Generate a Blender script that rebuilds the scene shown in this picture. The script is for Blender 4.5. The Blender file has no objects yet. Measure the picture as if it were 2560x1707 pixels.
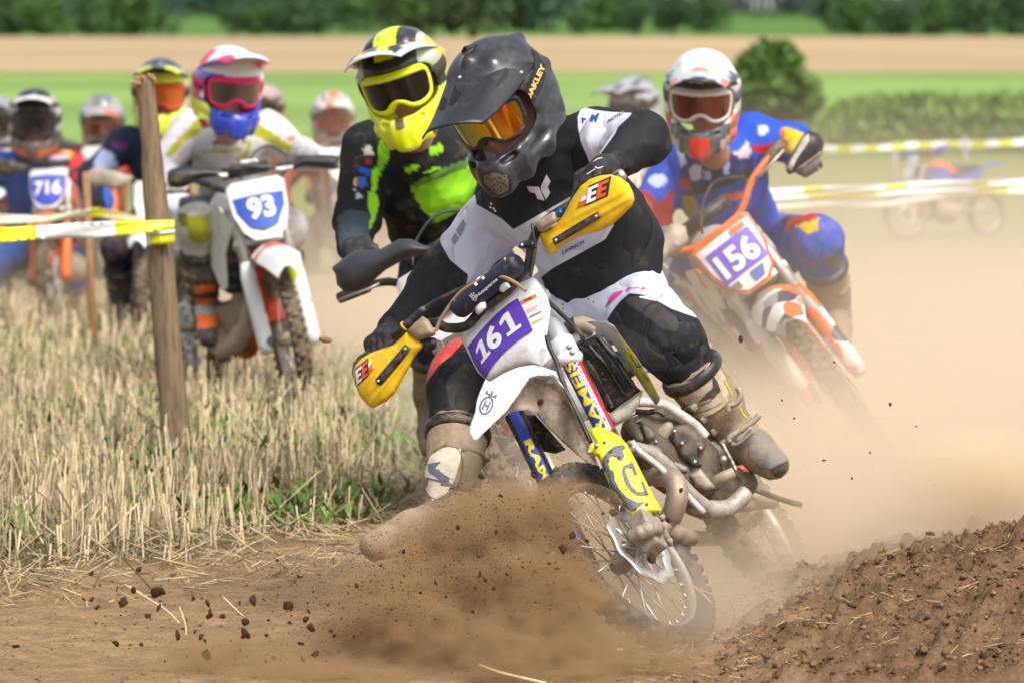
import bpy, bmesh, math, random
import numpy as np
from mathutils import Vector, Matrix
from mathutils.bvhtree import BVHTree
from mathutils.geometry import delaunay_2d_cdt

R_ = math.radians
random.seed(7); np.random.seed(7)
scene = bpy.context.scene
COL = scene.collection

# ------------------------------------------------------------------ camera
FPX = 2560*200/36.0            # focal length in pixels of the 2560 px frame
CAMH = 1.68
PITCH = math.atan((853.5-18.5)/FPX)
cd = bpy.data.cameras.new('camera'); cam = bpy.data.objects.new('camera', cd)
COL.objects.link(cam); scene.camera = cam
cd.lens = 200; cd.sensor_width = 36; cd.clip_start = .5; cd.clip_end = 4000
cam.location = (0, 0, CAMH); cam.rotation_euler = (R_(90)-PITCH, 0, 0)
cd.dof.use_dof = True; cd.dof.focus_distance = 15.22; cd.dof.aperture_fstop = 6.3

# ------------------------------------------------------------------ light
SUN_EL, SUN_AZ = 52, 150       # azimuth counted from +Y (view direction) clockwise
w = bpy.data.worlds.new('World'); scene.world = w; w.use_nodes = True
nt = w.node_tree; bg = nt.nodes['Background']
sky = nt.nodes.new('ShaderNodeTexSky'); sky.sky_type = 'NISHITA'; sky.sun_disc = False
sky.sun_elevation = R_(SUN_EL); sky.sun_rotation = R_(SUN_AZ)
sky.air_density = 1.0; sky.dust_density = 4.0; sky.ozone_density = .6
hs = nt.nodes.new('ShaderNodeHueSaturation'); hs.inputs['Saturation'].default_value = .45
nt.links.new(sky.outputs[0], hs.inputs['Color']); nt.links.new(hs.outputs[0], bg.inputs[0])
bg.inputs[1].default_value = .15
sl = bpy.data.lights.new('sun', 'SUN'); sun = bpy.data.objects.new('sun', sl); COL.objects.link(sun)
sl.energy = 2.3; sl.angle = R_(20); sl.color = (1, .98, .95)
_az, _el = R_(SUN_AZ), R_(SUN_EL)
_sd = Vector((math.sin(_az)*math.cos(_el), math.cos(_az)*math.cos(_el), math.sin(_el)))
sun.rotation_euler = _sd.to_track_quat('Z', 'Y').to_euler(); sun.location = (5, 5, 12)

vs = scene.view_settings
vs.view_transform = 'Standard'; vs.look = 'None'; vs.gamma = 1; vs.use_curve_mapping = False
vs.exposure = .45
cy = scene.cycles
cy.use_denoising = True
try: cy.denoiser = 'OPENIMAGEDENOISE'
except Exception: pass
cy.max_bounces = 8; cy.volume_bounces = 5; cy.transparent_max_bounces = 6
cy.volume_step_rate = 1.0; cy.volume_max_steps = 128
cy.use_adaptive_sampling = True; cy.adaptive_threshold = .03

# ------------------------------------------------------------------ pixel -> world
_c, _s = math.cos(PITCH), math.sin(PITCH)
def P(x, y, d):
    rx, ry = (x-1280)/FPX, (853.5-y)/FPX
    dy = _c+ry*_s; k = d/dy
    return Vector((k*rx, d, CAMH+k*(-_s+ry*_c)))
def G(x, y, z=0.0):
    rx, ry = (x-1280)/FPX, (853.5-y)/FPX
    dz = -_s+ry*_c; k = (z-CAMH)/dz
    return Vector((k*rx, k*(_c+ry*_s), z))
def proj(v):
    v = np.asarray(v, float).reshape(-1, 3)
    q = v-np.array([0, 0, CAMH])
    dep = q[:, 1]*_c-q[:, 2]*_s; up = q[:, 1]*_s+q[:, 2]*_c
    return np.stack([1280+FPX*q[:, 0]/dep, 853.5-FPX*up/dep], 1)
def camvec(x, y, z):           # (right, away, up) of the picture -> world
    return Vector((x, y*_c+z*_s, -y*_s+z*_c)).normalized()
def crop(ox, oy, sc):
    def f(*pts): return [(ox+a/sc, oy+b/sc) for a, b in pts]
    return f
c1 = crop(1040, 70, 3.5636); c2 = crop(860, 650, 3.92); c3 = crop(1260, 660, 3.92)
c4 = crop(1160, 960, 3.92); c5 = crop(1450, 1200, 3.5625); c6 = crop(1560, 900, 3.1367)
c7 = crop(1280, 240, 3.7333); c8 = crop(880, 1000, 3.136)

# ------------------------------------------------------------------ materials
def C(r, g, b):
    f = lambda c: (c/255/12.92) if c/255 <= .04045 else ((c/255+.055)/1.055)**2.4
    return (f(r), f(g), f(b))
_mats = {}
def mat(name, col, rough=.5, metal=0, bump=0, bscale=200, var=.0, vscale=8, dirt=None, damt=.0, dscale=14, coat=0, attr=False, spec=.5, masks=None, trans=0, folds=0, fscale=9):
    if name in _mats: return _mats[name]
    m = bpy.data.materials.new(name); m.use_nodes = True; _mats[name] = m
    t = m.node_tree; N = t.nodes.new; L = t.links.new
    b = t.nodes['Principled BSDF']
    b.inputs['Roughness'].default_value = rough; b.inputs['Metallic'].default_value = metal
    b.inputs['Specular IOR Level'].default_value = spec; b.inputs['Coat Weight'].default_value = coat
    if trans: b.inputs['Transmission Weight'].default_value = trans
    tc = N('ShaderNodeTexCoord'); src = tc.outputs['Object']
    if attr:
        a = N('ShaderNodeAttribute'); a.attribute_name = 'Col'; cur = a.outputs['Color']
    else:
        rgb = N('ShaderNodeRGB'); rgb.outputs[0].default_value = (*col, 1); cur = rgb.outputs[0]
    def mix(fac, A, B, mode='MIX'):
        x = N('ShaderNodeMix'); x.data_type = 'RGBA'; x.blend_type = mode
        L(fac, x.inputs[0]) if not isinstance(fac, (int, float)) else setattr(x.inputs[0], 'default_value', fac)
        for s, v in ((6, A), (7, B)):
            if isinstance(v, tuple): x.inputs[s].default_value = (*v, 1)
            else: L(v, x.inputs[s])
        return x.outputs[2]
    for i, mc in enumerate(masks or []):
        a = N('ShaderNodeAttribute'); a.attribute_name = 'm%d' % i
        g = N('ShaderNodeMapRange'); g.inputs[1].default_value = -.0012; g.inputs[2].default_value = .0012
        L(a.outputs['Fac'], g.inputs[0]); cur = mix(g.outputs[0], cur, mc)
    def noise(scale, detail=4, rough_=.6):
        n = N('ShaderNodeTexNoise'); n.inputs['Scale'].default_value = scale; n.inputs['Detail'].default_value = detail
        n.inputs['Roughness'].default_value = rough_; L(src, n.inputs['Vector']); return n.outputs['Fac']
    if var:
        g = N('ShaderNodeMapRange'); L(noise(vscale), g.inputs[0]); g.inputs[1].default_value = .3; g.inputs[2].default_value = .7
        g.inputs[3].default_value = 1-var; g.inputs[4].default_value = 1+var
        v = N('ShaderNodeVectorMath'); v.operation = 'SCALE'; L(cur, v.inputs[0]); L(g.outputs[0], v.inputs['Scale']); cur = v.outputs[0]
    if dirt:
        g = N('ShaderNodeMapRange'); L(noise(dscale, 8, .72), g.inputs[0])
        g.inputs[1].default_value = .58-.42*damt; g.inputs[2].default_value = .84-.22*damt; g.inputs[4].default_value = min(1, .55+damt*.5)
        cur = mix(g.outputs[0], cur, dirt)
        r = N('ShaderNodeMapRange'); L(g.outputs[0], r.inputs[0]); r.inputs[3].default_value = rough; r.inputs[4].default_value = .9
        L(r.outputs[0], b.inputs['Roughness'])
    L(cur, b.inputs['Base Color'])
    nrm = None
    if folds:
        mp = N('ShaderNodeMapping'); mp.inputs['Scale'].default_value = (1, 1, .55); mp.inputs['Rotation'].default_value = (.5, .6, .4); L(src, mp.inputs[0])
        nz_ = N('ShaderNodeTexNoise'); nz_.inputs['Scale'].default_value = fscale; nz_.inputs['Detail'].default_value = 2; nz_.inputs['Roughness'].default_value = .45; nz_.inputs['Distortion'].default_value = .5; L(mp.outputs[0], nz_.inputs['Vector'])
        ab = N('ShaderNodeMath'); ab.operation = 'SUBTRACT'; L(nz_.outputs['Fac'], ab.inputs[0]); ab.inputs[1].default_value = .5
        a2 = N('ShaderNodeMath'); a2.operation = 'ABSOLUTE'; L(ab.outputs[0], a2.inputs[0])
        sq = N('ShaderNodeMath'); sq.operation = 'POWER'; L(a2.outputs[0], sq.inputs[0]); sq.inputs[1].default_value = .7
        fb = N('ShaderNodeBump'); fb.inputs['Strength'].default_value = 1; fb.inputs['Distance'].default_value = folds; L(sq.outputs[0], fb.inputs['Height']); nrm = fb.outputs[0]; L(nrm, b.inputs['Normal'])
    if bump:
        n = N('ShaderNodeBump')
        if nrm is not None: L(nrm, n.inputs['Normal'])
        n.inputs['Strength'].default_value = min(1, bump); n.inputs['Distance'].default_value = .004
        L(noise(bscale, 3), n.inputs['Height']); L(n.outputs[0], b.inputs['Normal'])
    return m
DUST = (.36, .245, .14); MUD = (.12, .066, .032)

# ------------------------------------------------------------------ objects
def tag(o, label=None, cat=None, group=None, kind=None):
    if label: o['label'] = label
    if cat: o['category'] = cat
    if group: o['group'] = group
    if kind: o['kind'] = kind
    return o
def thing(name, loc, label, cat, group=None):
    o = bpy.data.objects.new(name, None); COL.objects.link(o); o.location = loc
    o.empty_display_size = .1
    o['_o'] = list(loc)
    return tag(o, label, cat, group)
def origin(o):
    v = Vector((0, 0, 0))
    while o is not None:
        v = v+o.location; o = o.parent
    return v
def mk(name, verts, faces, m, parent=None, smooth=True, attrs=None, col=None):
    """one mesh object; verts are world coordinates"""
    verts = np.asarray(verts, np.float32).reshape(-1, 3)
    if parent is not None:
        o_ = origin(parent); verts = verts-np.array(o_, np.float32)
    me = bpy.data.meshes.new(name)
    if isinstance(faces, np.ndarray):
        nf, k = faces.shape
        me.vertices.add(len(verts)); me.vertices.foreach_set('co', verts.ravel())
        me.loops.add(nf*k); me.loops.foreach_set('vertex_index', faces.ravel().astype(np.int32))
        me.polygons.add(nf); me.polygons.foreach_set('loop_start', np.arange(0, nf*k, k, dtype=np.int32))
        me.update(calc_edges=True); me.validate()
    else:
        me.from_pydata(verts.tolist(), [], faces); me.update()
    if smooth:
        me.polygons.foreach_set('use_smooth', np.ones(len(me.polygons), bool))
    for k, v in (attrs or {}).items():
        a = me.attributes.new(k, 'FLOAT', 'POINT'); a.data.foreach_set('value', np.asarray(v, np.float32))
    if col is not None:
        a = me.attributes.new('Col', 'FLOAT_COLOR', 'POINT')
        cc = np.ones((len(verts), 4), np.float32); cc[:, :3] = col; a.data.foreach_set('color', cc.ravel())
    if m is not None: me.materials.append(m)
    o = bpy.data.objects.new(name, me); COL.objects.link(o)
    if parent is not None: o.parent = parent
    return o
def copy_tree(o, parent=None):
    c = o.copy(); COL.objects.link(c); c.parent = parent
    for ch in list(o.children): copy_tree(ch, c)
    return c
class MB:
    """collects simple solids for one mesh"""
    def __init__(s): s.v = []; s.f = []
    def add(s, v, f):
        n = len(s.v); s.v += [tuple(x) for x in v]; s.f += [tuple(i+n for i in q) for q in f]; return s
    def box(s, c, h, R=None, bev=.12):
        c = Vector(c); R = R or Matrix.Identity(3); b = min(h)*bev*2
        pts = []; 
        for k in (-1, 1):
            for (a, bb) in ((-1, -1), (1, -1), (1, 1), (-1, 1)):
                for (da, db) in (((1, 0), (0, 1)) if a*bb*1 > 0 else ((0, 1), (1, 0))):
                    pts.append(c+R@Vector((a*(h[0]-b*da), bb*(h[1]-b*db), k*h[2])))
        # inner caps slightly inset for a soft edge
        lo, hi = [], []
        n = 8
        def order(ring):
            m_ = sum(ring, Vector())/len(ring)
            u = R@Vector((1, 0, 0)); v = R@Vector((0, 1, 0))
            return sorted(ring, key=lambda p: math.atan2((p-m_).dot(v), (p-m_).dot(u)))
        z = R@Vector((0, 0, 1)); r0 = order(pts[:8]); r1 = order(pts[8:])
        def ins(ring, k): 
            m_ = sum(ring, Vector())/8
            return [m_+(p-m_)*(1-b/max(h[0], h[1]))for p in ring]
        rings = [ins(r0, 0), [p+z*b for p in r0], [p-z*b for p in r1], ins(r1, 0)]
        V_ = [p for r in rings for p in r]; F = [tuple(range(7, -1, -1)), tuple(range(24, 32))]
        for k in range(3):
            for i in range(8):
                F.append((k*8+i, k*8+(i+1) % 8, k*8+8+(i+1) % 8, k*8+8+i))
        return s.add(V_, F)
    def tube(s, path, r, n=10, closed=False, caps=True, flat=None):
        path = [Vector(p) for p in path]; m = len(path)
        rr = r if isinstance(r, (list, tuple)) else [r]*m
        T = []
        for i in range(m):
            a = path[(i-1) % m] if closed or i > 0 else path[i]; b = path[(i+1) % m] if closed or i < m-1 else path[i]
            d = b-a; T.append(d.normalized() if d.length > 1e-9 else Vector((0, 0, 1)))
        u = T[0].orthogonal().normalized(); V_ = []; F = []
        for i in range(m):
            u = (u-T[i]*u.dot(T[i])); u = u.normalized() if u.length > 1e-6 else T[i].orthogonal().normalized()
            w_ = T[i].cross(u)
            for k in range(n):
                a = 2*math.pi*k/n; o = (u*math.cos(a)+w_*math.sin(a))*rr[i]
                if flat: o = o+flat[0]*(o.dot(flat[0]))*(flat[1]-1)
                V_.append(path[i]+o)
        for i in range(m if closed else m-1):
            j = (i+1) % m
            for k in range(n): F.append((i*n+k, i*n+(k+1) % n, j*n+(k+1) % n, j*n+k))
        if caps and not closed:
            F.append(tuple(range(n-1, -1, -1))); F.append(tuple((m-1)*n+k for k in range(n)))
        return s.add(V_, F)
    def disc(s, c, ax, r0, r1, h, n=32, wave=0, nw=9):
        c = Vector(c); ax = Vector(ax).normalized(); u = ax.orthogonal().normalized(); v = ax.cross(u)
        V_ = []; F = []
        for i in range(n):
            a = 2*math.pi*i/n; e = u*math.cos(a)+v*math.sin(a); q = r1*(1+wave*math.cos(nw*a)); qi = r0*(1+wave*math.cos(nw*a))
            V_ += [c+e*qi-ax*h, c+e*q-ax*h, c+e*q+ax*h, c+e*qi+ax*h]
        for i in range(n):
            a, b = 4*i, 4*((i+1) % n)
            for k in range(4): F.append((a+k, b+k, b+(k+1) % 4, a+(k+1) % 4)[::-1])
        return s.add(V_, F)
    def build(s, name, m, parent=None, smooth=True, **k): return mk(name, s.v, s.f, m, parent, smooth, **k)
def spline(pts, n=6):
    pts = [Vector(p) for p in pts]; out = []
    for i in range(len(pts)-1):
        p0 = pts[max(i-1, 0)]; p1 = pts[i]; p2 = pts[i+1]; p3 = pts[min(i+2, len(pts)-1)]
        for k in range(n):
            t = k/n
            out.append(.5*((2*p1)+(p2-p0)*t+(2*p0-5*p1+4*p2-p3)*t*t+(3*p1-p0-3*p2+p3)*t**3))
    out.append(pts[-1]); return out
def lerpl(a, b, n): return [a+(b-a)*i/(n-1) for i in range(n)]

# ------------------------------------------------------------------ signed distance modelling
_tab = np.random.RandomState(3).rand(4096).astype(np.float32)
def vnoise(p):
    i = np.floor(p).astype(np.int64); f = (p-i).astype(np.float32); f = f*f*(3-2*f)
    def h(a, b, c): return _tab[(a*73856093 ^ b*19349663 ^ c*83492791) & 4095]
    x, y, z = i[:, 0], i[:, 1], i[:, 2]; fx, fy, fz = f[:, 0], f[:, 1], f[:, 2]
    def l(a, b, t): return a+(b-a)*t
    return l(l(l(h(x, y, z), h(x+1, y, z), fx), l(h(x, y+1, z), h(x+1, y+1, z), fx), fy),
             l(l(h(x, y, z+1), h(x+1, y, z+1), fx), l(h(x, y+1, z+1), h(x+1, y+1, z+1), fx), fy), fz)
def fbm(p, o=4):
    r = 0; a = .5
    for k in range(o): r = r+a*vnoise(p*2**k+17*k); a *= .5
    return r
class Org:
    """soft union of tapered limbs and ellipsoids, meshed by surface nets"""
    def __init__(s): s.ops = []; s.lo = np.full(3, 1e9); s.hi = np.full(3, -1e9); s.disp = []
    def _b(s, c, r):
        c = np.array(c, float); s.lo = np.minimum(s.lo, c-r); s.hi = np.maximum(s.hi, c+r)
    def cone(s, a, b, ra, rb, k=.02, sq=None, cut=False):
        a = np.array(a, np.float32); b = np.array(b, np.float32); ba = b-a; L2 = max(float(ba@ba), 1e-9)
        if sq: u, fq = np.array(Vector(sq[0]).normalized(), np.float32), sq[1]
        def d(p):
            t = np.clip(((p-a)@ba)/L2, 0, 1); q = p-a-t[:, None]*ba
            if sq: q = q+np.outer(q@u, u)*(1/fq-1)
            return np.sqrt((q*q).sum(1))-(ra+(rb-ra)*t)
        m = max(1, sq[1]) if sq else 1
        if not cut: s._b(a, ra*m); s._b(b, rb*m)
        s.ops.append((d, k, cut)); return s
    def chain(s, pts, rs, k=.02, sq=None):
        for i in range(len(pts)-1): s.cone(pts[i], pts[i+1], rs[i], rs[i+1], k, sq)
        return s
    def ell(s, c, r, R=None, k=.02, cut=False):
        c = np.array(c, np.float32); r = np.array(r, np.float32)
        M = np.array(R, np.float32) if R is not None else np.eye(3, dtype=np.float32)
        def d(p):
            q = (p-c)@M; k0 = np.sqrt(((q/r)**2).sum(1)); k1 = np.sqrt(((q/r**2)**2).sum(1))+1e-6
            return k0*(k0-1)/k1
        if not cut: s._b(c, max(r))
        s.ops.append((d, k, cut)); return s
    def box(s, c, h, R=None, rnd=.01, k=.02, cut=False):
        c = np.array(c, np.float32); h = np.array(h, np.float32)-rnd
        M = np.array(R, np.float32) if R is not None else np.eye(3, dtype=np.float32)
        def d(p):
            q = np.abs((p-c)@M)-h
            return np.sqrt((np.maximum(q, 0)**2).sum(1))+np.minimum(q.max(1), 0)-rnd
        if not cut: s._b(c, float(np.linalg.norm(h))+rnd)
        s.ops.append((d, k, cut)); return s
    def noise(s, amp, freq, ridge=False, stretch=None):
        st = np.array(stretch or (1, 1, 1), np.float32)*freq
        def n(p):
            v = fbm(p*st, 2)
            return amp*((np.abs(v-.37)*3-.5) if ridge else (v-.37)*2)
        s.disp.append(n); return s
    def __call__(s, p):
        r = None
        for d, k, cut in s.ops:
            v = d(p)
            if cut:
                v = -v; h = np.clip(.5-.5*(r-v)/k, 0, 1); r = r*(1-h)+v*h+k*h*(1-h)
            elif r is None: r = v
            else:
                h = np.clip(.5+.5*(r-v)/k, 0, 1); r = v*h+r*(1-h)-k*h*(1-h)
        for n in s.disp: r = r+n(p)
        return r
    def mesh(s, h):
        lo = s.lo-3*h-.01; hi = s.hi+3*h+.01
        n = np.maximum(((hi-lo)/h).astype(int)+2, 4)
        ax = [lo[i]+h*np.arange(n[i]) for i in range(3)]
        Fv = np.empty(n, np.float32)
        YZ = np.stack(np.meshgrid(ax[1], ax[2], indexing='ij'), -1).reshape(-1, 2).astype(np.float32)
        st = max(1, 200000//len(YZ))
        for i in range(0, n[0], st):
            xs = ax[0][i:i+st]
            p = np.empty((len(xs), len(YZ), 3), np.float32); p[:, :, 0] = xs[:, None]; p[:, :, 1:] = YZ
            Fv[i:i+st] = s(p.reshape(-1, 3)).reshape(len(xs), n[1], n[2])
        return surfnet(Fv, lo, h)
def surfnet(F, lo, h):
    S = F < 0; nx, ny, nz = F.shape
    cs = [(0, 0, 0), (1, 0, 0), (0, 1, 0), (1, 1, 0), (0, 0, 1), (1, 0, 1), (0, 1, 1), (1, 1, 1)]
    sl = lambda A, c: A[c[0]:nx-1+c[0], c[1]:ny-1+c[1], c[2]:nz-1+c[2]]
    cnt = sum(sl(S, c).astype(np.int8) for c in cs)
    act = (cnt > 0) & (cnt < 8); idx = -np.ones(act.shape, np.int64); ii = np.argwhere(act); idx[act] = np.arange(len(ii))
    val = [F[ii[:, 0]+c[0], ii[:, 1]+c[1], ii[:, 2]+c[2]] for c in cs]
    acc = np.zeros((len(ii), 3)); num = np.zeros(len(ii))
    E = [(0, 1), (2, 3), (4, 5), (6, 7), (0, 2), (1, 3), (4, 6), (5, 7), (0, 4), (1, 5), (2, 6), (3, 7)]
    for a, b in E:
        va, vb = val[a], val[b]; m = (va < 0) != (vb < 0)
        t = np.where(m, va/np.where(m, va-vb, 1), 0)
        ca, cb = np.array(cs[a]), np.array(cs[b])
        acc += np.where(m[:, None], ca+t[:, None]*(cb-ca), 0); num += m
    V_ = lo+h*(ii+acc/num[:, None])
    Q = []
    for axn in range(3):
        o1, o2 = [(1, 2), (2, 0), (0, 1)][axn]
        a = [slice(1, -1)]*3; a[axn] = slice(0, -1); b = list(a); b[axn] = slice(1, None)
        a[o1] = b[o1] = slice(1, -1); a[o2] = b[o2] = slice(1, -1)
        s0, s1 = S[tuple(a)], S[tuple(b)]; m = s0 != s1; e = np.argwhere(m)
        base = e.copy(); base[:, o1] += 1; base[:, o2] += 1
        def g(d1, d2):
            q = base.copy(); q[:, o1] -= d1; q[:, o2] -= d2; return idx[q[:, 0], q[:, 1], q[:, 2]]
        q = np.stack([g(1, 1), g(0, 1), g(0, 0), g(1, 0)], 1); fl = s0[m]
        q[~fl] = q[~fl][:, ::-1]; Q.append(q)
    Q = np.concatenate(Q); Q = Q[(Q >= 0).all(1)]
    return V_, Q

# ------------------------------------------------------------------ traced solids
def sdpoly(p, poly):
    """signed distance in pixels, positive inside"""
    poly = np.asarray(poly, float); p = np.asarray(p, float); n = len(poly)
    d = np.full(len(p), 1e18); ins = np.zeros(len(p), bool)
    for i in range(n):
        a, b = poly[i], poly[(i+1) % n]; e = b-a; w_ = p-a
        t = np.clip((w_@e)/max(e@e, 1e-12), 0, 1); q = w_-t[:, None]*e; d = np.minimum(d, (q*q).sum(1))
        c = ((a[1] > p[:, 1]) != (b[1] > p[:, 1]))
        with np.errstate(divide='ignore', invalid='ignore'):
            x = e[0]*(p[:, 1]-a[1])/(e[1] if e[1] else 1e-12)+a[0]
        ins ^= c & (p[:, 0] < x)
    d = np.sqrt(d); return np.where(ins, d, -d)
def smooth_poly(poly, n=3):
    P_ = [Vector((x, y, 0)) for x, y in poly]; m = len(P_); out = []
    for i in range(m):
        p0, p1, p2, p3 = P_[i-1], P_[i], P_[(i+1) % m], P_[(i+2) % m]
        for k in range(n):
            t = k/n; q = .5*((2*p1)+(p2-p0)*t+(2*p0-5*p1+4*p2-p3)*t*t+(3*p1-p0-3*p2+p3)*t**3); out.append((q.x, q.y))
    return out
def planefn(*tri):
    """depth as a linear function of the pixel from three (x, y, d)"""
    A = np.array([[x, y, 1] for x, y, d in tri]); b = np.array([d for *_, d in tri]); k = np.linalg.solve(A, b)
    return lambda x, y: k[0]*x+k[1]*y+k[2]
def trace(name, poly, dep, m, parent=None, front=.01, back=.004, edge=10, step=8, sm=0, attrs=None, extra=None, keep=False, vcol=None):
    """solid with the outline poly (pixels of the 2560 frame) standing at depth dep, swollen by front/back (metres)"""
    if sm: poly = smooth_poly(poly, sm)
    B = []
    for i in range(len(poly)):
        a, b = Vector((*poly[i], 0)), Vector((*poly[(i+1) % len(poly)], 0)); k = max(1, int((b-a).length/step))
        for j in range(k): q = a+(b-a)*j/k; B.append((q.x, q.y))
    nb = len(B); xs = [p[0] for p in B]; ys = [p[1] for p in B]
    gx, gy = np.meshgrid(np.arange(min(xs), max(xs), step), np.arange(min(ys), max(ys), step)); gp = np.stack([gx.ravel(), gy.ravel()], 1)
    if len(gp): gp = gp[sdpoly(gp, B) > step*.55]
    pts = [Vector(p) for p in B]+[Vector(p) for p in gp.tolist()]
    r = delaunay_2d_cdt(pts, [(i, (i+1) % nb) for i in range(nb)], [], 1, 1e-4)
    V2 = np.array([tuple(v) for v in r[0]]); F = [tuple(f) for f in r[2]]
    if not F: return None
    # orient counter-clockwise as seen by the viewer
    F2 = []
    for f in F:
        a, b, c = V2[f[0]], V2[f[1]], V2[f[2]]
        F2.append(f if (b[0]-a[0])*(c[1]-a[1])-(b[1]-a[1])*(c[0]-a[0]) < 0 else f[::-1])
    sd = np.maximum(sdpoly(V2, B), 0); t = np.clip(sd/edge, 0, 1); h = np.sqrt(np.maximum(0, 1-(1-t)**2))
    dd = dep if callable(dep) else (lambda x, y: dep)
    D = np.array([dd(x, y) for x, y in V2])
    ex = np.array([extra(x, y) for x, y in V2]) if extra else 0
    f_ = D-front*h-ex; b_ = D+back*h-ex+.0012
    n = len(V2); Vw = [P(V2[i][0], V2[i][1], f_[i]) for i in range(n)]+[P(V2[i][0], V2[i][1], b_[i]) for i in range(n)]
    faces = F2+[tuple(i+n for i in f[::-1]) for f in F2]
    cnt = {}
    for f in F2:
        for i in range(3):
            e = (f[i], f[(i+1) % 3]); cnt[e] = 1
    for a, b in list(cnt):
        if (b, a) not in cnt: faces.append((b, a, a+n, b+n))
    at = None
    if attrs:
        at = {k: np.tile(sdpoly(V2, q)*D/FPX, 2) for k, q in attrs.items()}
    cc = None
    if vcol is not None: cc = np.tile(vcol(V2), (2, 1))
    return mk(name, np.array([tuple(v) for v in Vw]), faces, m, parent, True, at, cc)
_bvh = {}
def bvh(o):
    if o.name not in _bvh:
        of = np.array(origin(o.parent)) if o.parent else np.zeros(3)
        n = len(o.data.vertices); v = np.empty(n*3, np.float32); o.data.vertices.foreach_get('co', v); v = v.reshape(-1, 3)+of
        _bvh[o.name] = BVHTree.FromPolygons([tuple(x) for x in v], [tuple(p.vertices) for p in o.data.polygons])
    return _bvh[o.name]
CAMP = Vector((0, 0, CAMH))
def tri_px(poly, step):
    B = []
    for i in range(len(poly)):
        a, b = Vector((*poly[i], 0)), Vector((*poly[(i+1) % len(poly)], 0)); k = max(1, int((b-a).length/step))
        for j in range(k): q = a+(b-a)*j/k; B.append(Vector((q.x, q.y)))
    nb = len(B); xs = [p[0] for p in B]; ys = [p[1] for p in B]
    gx, gy = np.meshgrid(np.arange(min(xs), max(xs), step), np.arange(min(ys), max(ys), step)); gp = np.stack([gx.ravel(), gy.ravel()], 1)
    if len(gp): gp = gp[sdpoly(gp, [tuple(b) for b in B]) > step*.5]
    r = delaunay_2d_cdt(B+[Vector(p) for p in gp.tolist()], [(i, (i+1) % nb) for i in range(nb)], [], 1, 1e-4)
    return [tuple(v) for v in r[0]], [tuple(f) for f in r[2]]
def decal(name, polys, targets, m, parent, lift=.0012, step=7):
    step = min(step, 4.5); lift = lift+.0012
    """flat print: polygons (pixels) or ready (verts, faces) laid on the surface of the targets"""
    V_, F = [], []
    for q in polys:
        v, f = q if isinstance(q, tuple) and isinstance(q[1], list) and isinstance(q[0], list) and len(q) == 2 else tri_px(q, step)
        if q.__class__ is tuple:
            v, f = list(v), [t for t in f]; f = [(t[0], t[i], t[i+1]) for t in f for i in range(1, len(t)-1)]
            for _ in range(4):
                mid = {}; nf = []
                for t in f:
                    L3 = [math.dist(v[t[i]], v[t[(i+1) % 3]]) for i in range(3)]; i = L3.index(max(L3))
                    if L3[i] < step: nf.append(t); continue
                    a, b2, c3_ = t[i], t[(i+1) % 3], t[(i+2) % 3]; e = (min(a, b2), max(a, b2))
                    if e not in mid: mid[e] = len(v); v.append(((v[a][0]+v[b2][0])/2, (v[a][1]+v[b2][1])/2))
                    nf += [(a, mid[e], c3_), (mid[e], b2, c3_)]
                f = nf
        ok = []; base = len(V_)
        for x, y in v:
            dirv = (P(x, y, 10)-CAMP).normalized(); best = None
            for t in targets:
                hit = bvh(t).ray_cast(CAMP, dirv)
                if hit[0] is not None and (best is None or hit[3] < best): best = hit[3]
            ok.append(best is not None); V_.append(CAMP+dirv*((best or 15)-lift))
        # drop faces that missed or that jump in depth
        for t in f:
            if all(ok[i] for i in t):
                ds = [V_[base+i].y for i in t]
                if max(ds)-min(ds) < .12:
                    a, b, c = [v[i] for i in t[:3]]
                    t = t if (b[0]-a[0])*(c[1]-a[1])-(b[1]-a[1])*(c[0]-a[0]) < 0 else t[::-1]
                    F.append(tuple(base+i for i in t))
    if not F: return None
    if len(polys) == 1 and polys[0].__class__ is list:      # keep the one connected patch
        own = list(range(len(V_)))
        def fi(i):
            while own[i] != i: own[i] = own[own[i]]; i = own[i]
            return i
        own = list(range(len(F))); ed = {}
        for j, t in enumerate(F):
            for i in range(len(t)):
                e = frozenset((t[i], t[(i+1) % len(t)]))
                if e in ed: own[fi(j)] = fi(ed[e])
                else: ed[e] = j
        cnt = {}
        for j in range(len(F)): r_ = fi(j); cnt[r_] = cnt.get(r_, 0)+1
        bst = max(cnt, key=cnt.get); F = [t for j, t in enumerate(F) if fi(j) == bst]
    us = sorted({i for t in F for i in t}); ix = {i: j for j, i in enumerate(us)}; V_ = [V_[i] for i in us]; F = [tuple(ix[i] for i in t) for t in F]
    o = mk(name, [tuple(v) for v in V_], F, m, parent, True)
    if len(polys) > 1: o['kind'] = 'stuff'
    return o
_glyph = {}
def text2d(s, bold=.0, shear=0):
    """triangulated lettering, cap height 1, starting at x=0; returns verts, tris, width"""
    key = (s, bold, shear)
    if key in _glyph: return _glyph[key]
    cu = bpy.data.curves.new('lettering', 'FONT'); cu.body = s; cu.offset = bold; cu.shear = shear; cu.resolution_u = 3
    o = bpy.data.objects.new('lettering', cu); COL.objects.link(o)
    dg = bpy.context.evaluated_depsgraph_get(); me = bpy.data.meshes.new_from_object(o.evaluated_get(dg))
    v = np.array([tuple(x.co)[:2] for x in me.vertices]); f = [tuple(p.vertices) for p in me.polygons]
    bpy.data.objects.remove(o); bpy.data.curves.remove(cu); bpy.data.meshes.remove(me)
    x0, y0 = v.min(0); x1, y1 = v.max(0); h = (y1-y0) or 1
    v = (v-[x0, y0])/h
    _glyph[key] = (v, f, (x1-x0)/h); return _glyph[key]
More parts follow.
